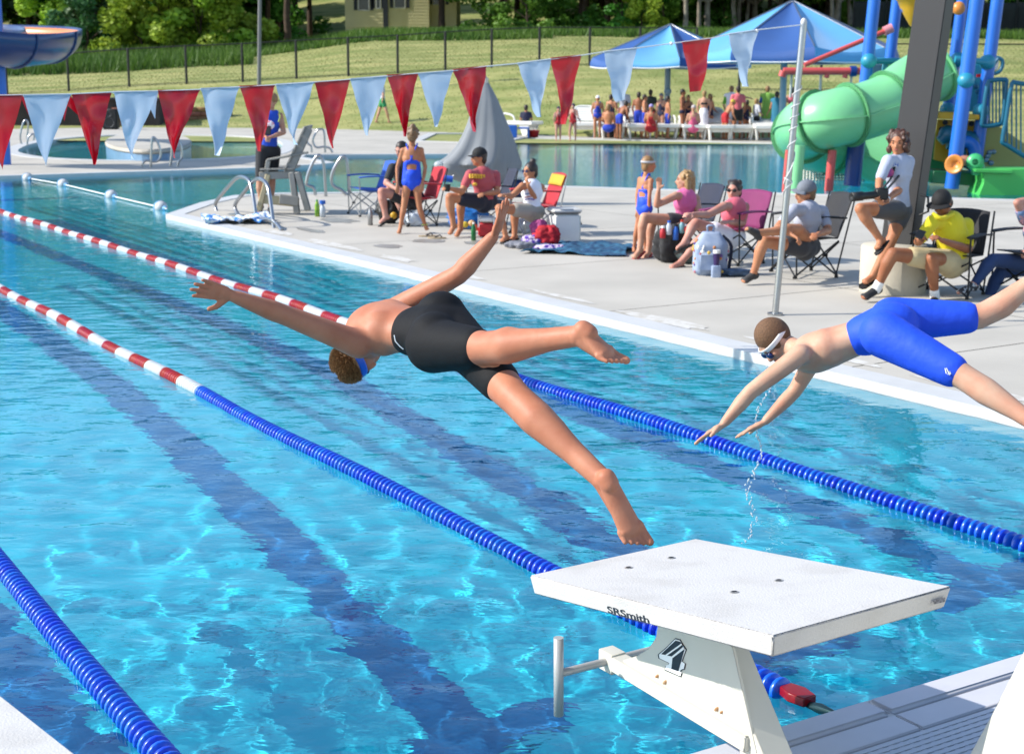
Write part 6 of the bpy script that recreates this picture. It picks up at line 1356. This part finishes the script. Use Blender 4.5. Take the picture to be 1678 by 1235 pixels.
# girl in blue suit
Y0 = YG(676, 383)
V = JD(Y0, h=(676, 222, 0), n=(675, 238, 0), sl=(660, 247, 0), sr=(690, 246, 0), el=(651, 275, .03), hl=(651, 301, -.04), er=(697, 274, .03), hr=(693, 299, -.04), pl=(668, 298, 0), pr=(682, 298, 0), kl=(662, 338, -.02), al=(656, 373, 0), tl=(653, 384, -.12), kr=(687, 338, -.02), ar=(697, 370, .05), tr=(700, 377, .22))
o, I = human('girl in royal blue racerback swimsuit standing with her back turned', V, .82, sk_tan, look=(.0, 1, 0), vox=.0095, leg=.88, hair=(hsb, 'bun nape messy'), clothes=[('suit', blu_su, (0, -1, 0) if False else (0, 1, 0))], curl=.4, headk=1.12, armk=.85)
m2 = MB(); m2.lathe(W(696, 368, Y0+.05), UP, [(.040, -.006), (.043, 0), (.040, .006)], 12); m2.build('ankle_band', mat('lime trim', ()), o)
# man in red shirt
Y0 = YG(745, 388)
V = JD(Y0, h=(785, 258, .15), n=(789, 275, .15), sl=(770, 286, -.08), sr=(812, 287, .30), el=(757, 314, -.20), hl=(737, 309, -.42), er=(815, 315, .15), hr=(796, 317, -.1), pl=(783, 330, 0), pr=(802, 330, .22), kl=(737, 323, -.20), al=(743, 371, -.16), tl=(735, 387, -.26), kr=(757, 329, -.02), ar=(754, 375, 0), tr=(746, 390, -.12))
red_t = cl_m('faded red tee', (196, 84, 92))
o, I = human('man in faded red t-shirt and black cap seated with bare feet', V, 1.02, sk_tan, look=(-.95, -.25, .0), vox=vm, fat=1.08, hair=(hdk, 'nape'), clothes=[('shirt', red_t, .6), ('shorts', cl_m('navy shorts', (28, 32, 52)), .55), ('cap', mat('black cap cloth', (24, 24, 26), rough=.8), (-1, -.25, 0)), ('glasses', lens)], curl=.8, toes=False)
m2 = MB(); yl = mat('yellow shirt print', (236, 182, 60), rough=.8)
for i in range(6):
    if i != 9: m2.box(W(771+i*4.3, 288.5+.2*i, Y0-.20+.038*i), (.028, .03, .055), Matrix.Rotation(.55, 3, 'Z'))
m2.ell(W(778, 302, Y0-.17), (.035, .02, .022)); m2.build('chest_print', yl, o)
cp = empty('black_cup', W(733, 308, Y0-.50), 'black cup held out by the man in red shirt', 'cup'); m2 = MB(); m2.cyl(W(733, 314, Y0-.50), W(733, 303, Y0-.50), .036, .042, n=12); m2.build('body', blk, cp); m2 = MB(); m2.cyl(W(733, 303, Y0-.50), W(733, 302, Y0-.50), .045, n=12); m2.build('lid', blk, cp)
# woman in white tank
Y0 = YG(835, 396)
V = JD(Y0, h=(869, 281, .1), n=(872, 297, .12), sl=(856, 305, -.08), sr=(887, 307, .22), el=(838, 322, -.22), hl=(826, 320, -.42), er=(879, 330, .10), hr=(866, 305, -.22), fr=(862, 294, -.24), pl=(864, 346, .0), pr=(880, 347, .18), kl=(818, 341, -.24), al=(829, 388, -.2), tl=(820, 397, -.32), kr=(845, 345, -.02), ar=(843, 387, -.02), tr=(834, 397, -.14))
wt_t = cl_m('white tank cloth', (228, 228, 238))
o, I = human('woman in white tank top and sunglasses seated with hand at her mouth', V, .98, sk_tan, look=(-.8, -.6, -.05), vox=vm, hair=(hdk, 'bun nape'), clothes=[('tank', wt_t), ('shorts', cl_m('stone shorts', (178, 172, 160)), .4), ('sandals', soleb), ('glasses', lens)], curl={'l': .5, 'r': 1.0}, palm={'l': Vector((0, 0, -1)), 'r': Vector((.6, .4, 0))})
m2 = MB()
for i, (dy, c_) in enumerate(((0, (90, 150, 220)), (5, (232, 140, 140)), (9, (110, 90, 190)))): MB().tube([W(860+u*2.6, 317+dy+abs(u-3)*.5, Y0-.12+.016*u) for u in range(7)], .008, 5).build('print_stripe', mat('print stripe %d' % i, c_), o)
# girl two
Y0 = YG(1050, 418)
V = JD(Y0, h=(1063, 270, .0), n=(1059, 286, 0), sl=(1049, 294, .10), sr=(1067, 296, -.06), el=(1044, 320, .10), hl=(1044, 342, .05), er=(1064, 322, -.10), hr=(1063, 344, -.10), pl=(1052, 342, .05), pr=(1060, 342, -.05), kl=(1044, 375, .05), al=(1039, 406, .1), tl=(1040, 415, .02), kr=(1056, 374, -.03), ar=(1058, 411, -.02), tr=(1065, 418, -.06))
o, I = human('young girl in blue swimsuit and headband standing beside the blond woman', V, .70, sk_tan, look=(.95, .2, 0), vox=.009, leg=.85, hair=(hbr, 'nape'), clothes=[('suit', blu_su, (.5, .8, 0))], headk=1.2, armk=.85)
MB().grid(lambda u, v: I['hm'](math.sin(u*6.283)*.095, math.cos(u*6.283)*.108-.01, .03+v*.03), 24, 2).build('headband', mat('grey headband', (196, 196, 200)), o, solid=.003)
# blond woman
Y0 = YG(1046, 424)
V = JD(Y0, h=(1122, 296, .30), n=(1123, 315, .30), sl=(1107, 321, .10), sr=(1140, 324, .40), el=(1076, 336, -.05), hl=(1079, 312, -.10), fl=(1080, 296, -.1), er=(1146, 350, .2), hr=(1116, 366, .02), pl=(1113, 364, .2), pr=(1130, 366, .36), kl=(1056, 356, 0), al=(1048, 410, .0), tl=(1036, 425, -.1), kr=(1070, 360, .18), ar=(1062, 413, .16), tr=(1053, 427, .05))
pk_t = cl_m('pink tank cloth', (236, 112, 170))
o, I = human('blond woman in pink tank top seated with one hand raised', V, 1.0, sk_fair, look=(-.95, .05, .05), vox=vm, hair=(hbl, 'long messy'), clothes=[('tank', pk_t), ('shorts', cl_m('dark shorts', (46, 44, 52)), .25), ('sandals', cl_m('coral sandal', (206, 84, 84)))], curl={'l': .45, 'r': .5}, palm={'l': Vector((-.3, -.9, 0)), 'r': Vector((0, 0, -1))})
# woman with sunglasses
Y0 = YG(1120, 438)
V = JD(Y0, h=(1203, 313, .35), n=(1203, 331, .36), sl=(1187, 338, .10), sr=(1221, 339, .48), el=(1160, 352, -.1), hl=(1136, 351, -.25), er=(1217, 366, .3), hr=(1195, 364, .02), pl=(1190, 386, .25), pr=(1206, 388, .44), kl=(1140, 366, .0), al=(1121, 398, -.15), tl=(1105, 411, -.22), kr=(1152, 390, .18), ar=(1115, 430, .02), tr=(1096, 440, -.1))
o, I = human('woman in coral pink top, white shorts and dark sunglasses, legs crossed', V, 1.02, sk_pale, look=(-.45, -.9, .0), vox=vm, fat=1.08, hair=(hdk, 'messy nape'), clothes=[('tank', cl_m('coral top cloth', (236, 108, 128))), ('shorts', cl_m('white shorts', (226, 228, 238)), .42), ('sandals', soleb), ('glasses', mat('black lens', (14, 14, 16), rough=.1))], curl=.6)
# man grey cap
Y0 = YG(1230, 464)
V = JD(Y0, h=(1320, 316, .35), n=(1325, 335, .38), sl=(1301, 344, .10), sr=(1348, 346, .50), el=(1275, 372, -.05), hl=(1296, 384, -.15), er=(1357, 378, .35), hr=(1340, 384, .0), pl=(1310, 404, .20), pr=(1328, 404, .44), kl=(1252, 396, -.12), al=(1234, 450, -.1), tl=(1214, 464, -.2), kr=(1308, 376, .0), ar=(1240, 382, -.28), tr=(1219, 372, -.35))
o, I = human('man in light grey t-shirt and grey cap, ankle resting on knee', V, 1.05, sk_tan, look=(-.95, -.2, -.05), vox=vm, hair=(hsb, 'nape'), clothes=[('shirt', cl_m('light grey tee', (186, 190, 206)), .65), ('shorts', cl_m('dark grey shorts', (54, 56, 64)), .35), ('shoes', cl_m('dark sandal shoe', (62, 60, 60))), ('cap', mat('grey cap cloth', (126, 132, 142), rough=.85, var=.08), (-1, -.2, 0)), ('glasses', lens)], curl=.8)
# camera woman
Y0 = YG(1466, 484)-.10
V = JD(Y0, h=(1472, 235, .1), n=(1473, 256, .14), sl=(1455, 264, -.05), sr=(1489, 265, .28), el=(1441, 296, -.14), hl=(1440, 318, -.34), er=(1480, 306, .15), hr=(1450, 330, -.30), pl=(1465, 344, .05), pr=(1477, 345, .22), kl=(1410, 342, -.28), al=(1443, 394, -.22), tl=(1435, 411, -.32), kr=(1464, 386, .0), ar=(1430, 452, .0), tr=(1412, 466, -.08))
lt_t = cl_m('pale grey tee', (196, 204, 226))
o, I = human('woman with brown curly hair and camera leaning against the charcoal column', V, 1.0, sk_tan, look=(-.45, -.88, -.05), vox=vm, hair=(mat('auburn hair', (98, 58, 40), rough=.5, c2=(62, 38, 28), scale=50, bump=.004, bscale=60), 'curly nape'), clothes=[('shirt', lt_t, .8), ('shorts', cl_m('charcoal shorts', (84, 86, 92)), .5), ('sandals', soleb)], curl=.8, palm={'l': Vector((0, 0, 1)), 'r': Vector((0, 0, 1))})
cmr = empty('camera', W(1432, 318, Y0-.42), 'black camera with long lens in the lap of curly haired woman', 'camera'); cy = Y0-.42
m2 = MB(); m2.box(W(1444, 318, cy), (.12, .10, .11)); m2.box(W(1444, 311, cy), (.06, .07, .04)); m2.build('body', blk, cmr, bevel=.012)
m2 = MB(); d_ = (W(1405, 322, cy-.08)-W(1440, 319, cy)).normalized(); p_ = W(1440, 319, cy); m2.lathe(p_, d_, [(.038, 0), (.04, .05), (.036, .06), (.036, .17), (.044, .18), (.044, .30), (.03, .30), (.001, .285)], 18); m2.build('lens', blk, cmr)
m2 = MB(); m2.tube(smoothpath([W(1446, 309, cy), W(1460, 292, Y0-.12), W(1466, 272, Y0-.02), W(1468, 256, Y0+.08)], 5), .012, 6); m2.tube(smoothpath([W(1452, 312, cy), W(1473, 288, Y0-.02), W(1484, 268, Y0+.10), W(1483, 254, Y0+.2)], 5), .013, 6); m2.build('strap', bkf, cmr)
m2 = MB(); m2.ell(W(1455, 283, Y0-.10), (.06, .03, .05)); m2.build('shirt_print', mat('pink round print', (226, 96, 110), rough=.8, c2=(120, 60, 160), scale=20), o)
MB().box(W(1463, 270, Y0-.07), (.10, .03, .035)).build('shirt_print', mat('blue letters', (60, 100, 190), c2=(200, 208, 228), scale=60, thr=(.48, .52)), o)
MB().lathe(W(1453, 327, Y0-.28), (V['hr']-V['er']), [(.034, -.012), (.036, 0), (.034, .012)], 12).build('watch', white_p, o)
# yellow shirt man
Y0 = YG(1530, 492)
V = JD(Y0, h=(1544, 334, .15), n=(1552, 353, .25), sl=(1528, 364, .02), sr=(1584, 368, .36), el=(1505, 396, -.15), hl=(1512, 390, -.42), fl=(1508, 386, -.5), er=(1586, 408, .15), hr=(1544, 394, -.30), fr=(1530, 384, -.38), pl=(1548, 428, .10), pr=(1572, 428, .34), kl=(1463, 416, -.18), al=(1436, 474, -.1), tl=(1410, 491, -.2), kr=(1527, 424, -.12), ar=(1532, 488, .0), tr=(1526, 502, -.16))
o, I = human('man in bright yellow polo and black cap looking down at a phone', V, 1.05, sk_brn, look=(-.55, -.55, -.62), crown=Vector((-.25, -.25, .9)), vox=vm, fat=1.15, hair=(hdk, 'nape'), clothes=[('shirt', cl_m('bright yellow polo', (246, 226, 24)), .8), ('shorts', cl_m('khaki shorts', (216, 196, 150)), .62), ('socks', white_p), ('shoes', cl_m('black shoe', (34, 34, 38))), ('cap', mat('black cap cloth', ()), (-.6, -.55, -.35))], curl=.9)
m2 = MB(); m2.tube(smoothpath([W(1528, 350, Y0+.02), W(1543, 358, Y0-.02), W(1562, 350, Y0+.12)], 4), .022, 6); m2.build('collar', cl_m('bright yellow polo', ()), o)
m2 = MB(); m2.ell(I['hm'](0, .075, .07), (.035, .01, .018), Matrix((I['S'], I['F'], I['U'])).transposed()); m2.build('cap_logo', white_p, o)
MB().lathe(V['hl'], (V['hl']-V['el']), [(.032, -.012), (.035, 0), (.032, .012)], 12).build('watch', blk, o)
ph = empty('phone', W(1506, 384, Y0-.52), 'black phone held by the man in yellow polo', 'phone'); m2 = MB(); m2.box(W(1508, 384, Y0-.53), (.075, .14, .012), Matrix.Rotation(.5, 3, 'X') @ Matrix.Rotation(-.5, 3, 'Z')); m2.build('case', blk, ph, bevel=.003)
# woman at the right edge
Y0 = YG(1600, 486)
V = JD(Y0, h=(1706, 330, .45), n=(1702, 352, .45), sl=(1680, 360, .2), sr=(1722, 362, .6), el=(1667, 332, .1), hl=(1694, 326, .2), er=(1726, 392, .4), hr=(1690, 410, .1), pl=(1684, 432, .3), pr=(1702, 434, .5), kl=(1627, 426, .0), al=(1594, 468, -.1), tl=(1566, 482, -.2), kr=(1640, 446, .2), ar=(1612, 502, .15), tr=(1590, 514, .05))
o, I = human('person in patterned blouse and blue jeans seated at the right edge', V, 1.02, sk_pale, look=(-.9, -.4, 0), vox=vm, hair=(hbr, 'long'), clothes=[('shirt', mat('zigzag blouse', (226, 170, 182), rough=.8, c2=(120, 150, 196), scale=15, thr=(.46, .54)), .5), ('jeans', cl_m('blue denim', (38, 66, 116), scale=20)), ('shoes', mat('grey white sneaker', (60, 60, 64), rough=.7, c2=(220, 220, 220), scale=26, thr=(.5, .55)))], curl=.7)

# ---------------------------------------------------------------- far crowd
def stand_pose(k=1.0, lean=0, armL=(-.20, .0, .95), armR=(.20, 0, .95), step=0, bend=0):
    g = lambda x, y, z: Vector((x*k, y*k, z*k)); return dict(h=g(lean*1.2, -bend*1.0, 1.60-bend*.5), n=g(lean, -bend*.8, 1.46-bend*.4), sl=g(-.17+lean, -bend*.7, 1.40-bend*.35), sr=g(.17+lean, -bend*.7, 1.40-bend*.35), el=g(-.24+lean, -.03-bend*.5, 1.12-bend*.3), hl=g(armL[0]+lean, armL[1]-bend, armL[2]-bend*.5), er=g(.24+lean, -.03-bend*.5, 1.12-bend*.3), hr=g(armR[0]+lean, armR[1]-bend, armR[2]-bend*.5),
        pl=g(-.08, 0, .92), pr=g(.08, 0, .92), kl=g(-.10-step*.3, -step*.6, .49), al=g(-.10, -step, .08), tl=g(-.11, -step-.13, .03), kr=g(.10, step*.5, .49), ar=g(.10, step, .08), tr=g(.11, step-.13, .03))
def sit_pose(k=1.0):
    g = lambda x, y, z: Vector((x*k, y*k, z*k)); return dict(h=g(0, .02, 1.02), n=g(0, .02, .88), sl=g(-.16, 0, .82), sr=g(.16, 0, .82), el=g(-.22, -.03, .6), hl=g(-.15, -.2, .50), er=g(.22, -.03, .6), hr=g(.15, -.2, .5), pl=g(-.09, 0, .36), pr=g(.09, 0, .36), kl=g(-.12, -.40, .46), al=g(-.12, -.42, .08), tl=g(-.12, -.55, .03), kr=g(.12, -.38, .46), ar=g(.12, -.42, .08), tr=g(.12, -.55, .03))
rb = cl_m('royal blue suit', (20, 62, 190)); rs = cl_m('red suit', (196, 30, 40)); ws = cl_m('pale tee', (214, 216, 226)); navy_ = cl_m('navy suit', (24, 28, 66)); pks = cl_m('hot pink suit', (226, 96, 140)); grn = cl_m('lime towel', (150, 206, 90)); tlt = cl_m('teal towel', (40, 130, 160)); bks = cl_m('black shorts', ()); wtw = cl_m('white towel', (226, 224, 232))
GRP = 'swim team crowd under the canopies'
crowd = [  # px, head_y, Y, template, skin, clothes, hair, facing rot, label
 (979, 163, 53, 'st', sk_tan, [('suit', rb, (0, 1, 0)), ('swimcap', wtw)], None, 3.1, 'child in blue swimsuit and white cap, leftmost of the crowd'),
 (1001, 161, 54, 'st2', sk_tan, [('suit', navy_, (0, 1, 0))], hdk, 2.6, 'child with dark hair left of the adult in pale t-shirt'),
 (1021, 148, 54.5, 'st', sk_fair, [('shirt', ws, .7), ('shorts', cl_m('maroon shorts', (96, 30, 50)), .6)], hbr, 3.3, 'adult in pale grey t-shirt with back turned among swimmers'),
 (997, 176, 52.6, 'sit', sk_tan, [('shorts', rb, .5)], hbr, 2.8, 'bare backed child in blue trunks sitting low at the left of crowd'),
 (1015, 174, 52, 'bend', sk_brn, [('shorts', rb, .5)], hdk, 2.2, 'child bending forward below the adult in pale t-shirt'),
 (1046, 157, 54, 'st', sk_brn, [('shorts', rb, .85)], hdk, 3.0, 'bare backed boy in long blue trunks near the canopy pole'),
 (1056, 161, 53, 'st2', sk_tan, [('shorts', rb, .6)], hdk, 1.4, 'boy in blue trunks turned right beside the lilac capped girl'),
 (1065, 153, 56, 'st', sk_brn, [('shirt', cl_m('dark green tee', (60, 70, 64)), .6), ('shorts', bks, .6)], hdk, 3.1, 'dark haired person behind the boys in blue trunks'),
 (1067, 173, 52.4, 'sit', sk_tan, [('suit', rs, (0, 1, 0)), ('swimcap', cl_m('lilac cap', (176, 160, 220)))], None, 2.9, 'child in red swimsuit with lilac swim cap, sitting'),
 (1083, 159, 54.5, 'st', sk_fair, [('suit', navy_, (0, 1, 0)), ('swimcap', cl_m('grey cap', (120, 130, 140)))], None, 2.4, 'child with grey swim cap left of the canopy pole foot'),
 (1094, 164, 53, 'st', sk_tan, [('shorts', rb, .85)], hdk, 1.7, 'boy in blue jammers standing right at the canopy pole'),
 (1118, 152, 53.5, 'st2', sk_brn, [('bikini', navy_)], hdk, 1.2, 'long haired woman in navy two piece swimsuit'),
 (1127, 162, 55, 'st', sk_tan, [('suit', navy_, (0, 1, 0))], hbr, .5, 'small child half hidden right of the woman in navy'),
 (1136, 178, 52.4, 'sit', sk_fair, [('suit', pks, (0, 1, 0)), ('swimcap', cl_m('pale cap', (206, 196, 196)))], None, 3.1, 'small child in pink swimsuit with pale cap'),
 (1153, 155, 53, 'st', sk_fair, [('bikini', bks), ('wrap', wtw)], hbl, 3.0, 'woman in black bikini top wrapped in a long white towel'),
 (1163, 160, 54, 'st2', sk_tan, [('suit', navy_, (0, 1, 0))], hbr, 2.0, 'person just right of the woman in white towel'),
 (1188, 171, 52.6, 'bend', sk_tan, [('shorts', rs, .5), ('swimcap', cl_m('yellow cap', (226, 206, 70)))], None, 2.0, 'child with yellow green cap and red trunks'),
 (1197, 142, 54, 'reach', sk_fair, [('shirt', cl_m('lime tee', (120, 206, 70)), .9), ('cape', wtw), ('shorts', rs, .5)], hbr, 3.1, 'person reaching out a lime green sleeve, white towel on shoulder'),
 (1208, 146, 53, 'st', sk_tan, [('shirt', cl_m('salmon tee', (240, 120, 132)), .6), ('shorts', bks, .6)], hdk, 3.2, 'adult in salmon pink t-shirt and black shorts'),
 (1223, 170, 53.5, 'st', sk_brn, [('suit', navy_, (0, 1, 0))], hdk, 3.5, 'small dark haired child right of salmon pink shirted adult'),
 (1239, 168, 53.5, 'st2', sk_fair, [('shirt', ws, .8), ('shorts', bks, .6)], hbl, 2.0, 'child in white shirt left of the towel draped adult'),
 (1256, 142, 54, 'st', sk_tan, [('shirt', cl_m('blue tee', (30, 96, 190)), .7), ('cape', grn), ('shorts', bks, .7)], hbr, 2.9, 'adult in blue t-shirt with lime striped towel round the neck'),
 (1272, 156, 53, 'st2', sk_tan, [('cape', tlt), ('shorts', rb, .6)], hdk, 2.7, 'person wrapped in a teal towel by the green slide'),
 (1297, 149, 55, 'st', sk_fair, [('tank', cl_m('salmon tee', ())), ('shorts', bks, .6)], hdk, 3.1, 'person behind the steel flag pole near the larger canopy'),
 (915, 181, 50.5, 'st', sk_pale, [('suit', rs, (0, -1, 0)), ('swimcap', navy_)], None, .1, 'left one of two children in red swimsuits at the pool edge'),
 (939, 176, 50.5, 'st2', sk_pale, [('suit', rs, (0, -1, 0)), ('swimcap', navy_)], None, -.3, 'right one of two children in red swimsuits at the pool edge'),
 (627, 146, 62, 'walk', sk_fair, [('shirt', ws, .5), ('shorts', cl_m('green shorts', (40, 150, 90)), .5)], hbr, 1.7, 'person in green shorts walking along the far grass edge'),
 (862, 178, 56, 'sit', sk_tan, [('shirt', navy_, .6), ('shorts', bks, .6)], hdk, 3, 'dark figure sitting on grass left of the loungers')]
poses = dict(st=stand_pose(), st2=stand_pose(armL=(-.12, -.22, 1.05), armR=(.30, .02, .98), step=.10), sit=sit_pose(), bend=stand_pose(bend=.35), walk=stand_pose(step=.26), reach=stand_pose(armL=(-.62, -.1, 1.32)))
poses['reach']['el'] = Vector((-.40, -.05, 1.36))
tops = dict(st=1.72, st2=1.72, sit=1.14, bend=1.5, walk=1.72, reach=1.72)
for (px, hy, Y, tp, skn, cls, hr, rz, lab) in crowd:
    top = W(px, hy-6, Y).z; kk = max(.55, min(1.08, top/tops[tp])); X = W(px, 200, Y).x
    root = empty('person', (0, 0, 0), lab, 'person', GRP if px > 950 else None)
    human(lab, {a: v.copy() for a, v in poses[tp].items()}, 1.0, skn, look=(0, -1, 0), vox=.024, hair=(hr, 'nape') if hr else None, clothes=cls, face=False, root=root, loc=Vector((0, 0, 0)), sm=2, headk=1.0+.25*(1-kk))
    root.location = (X, Y, max(0, hill_z(X, Y)) if Y > 57 else 0); root.rotation_euler = (0, 0, rz if rz != 3.1 else 3.1); root.scale = (kk,)*3
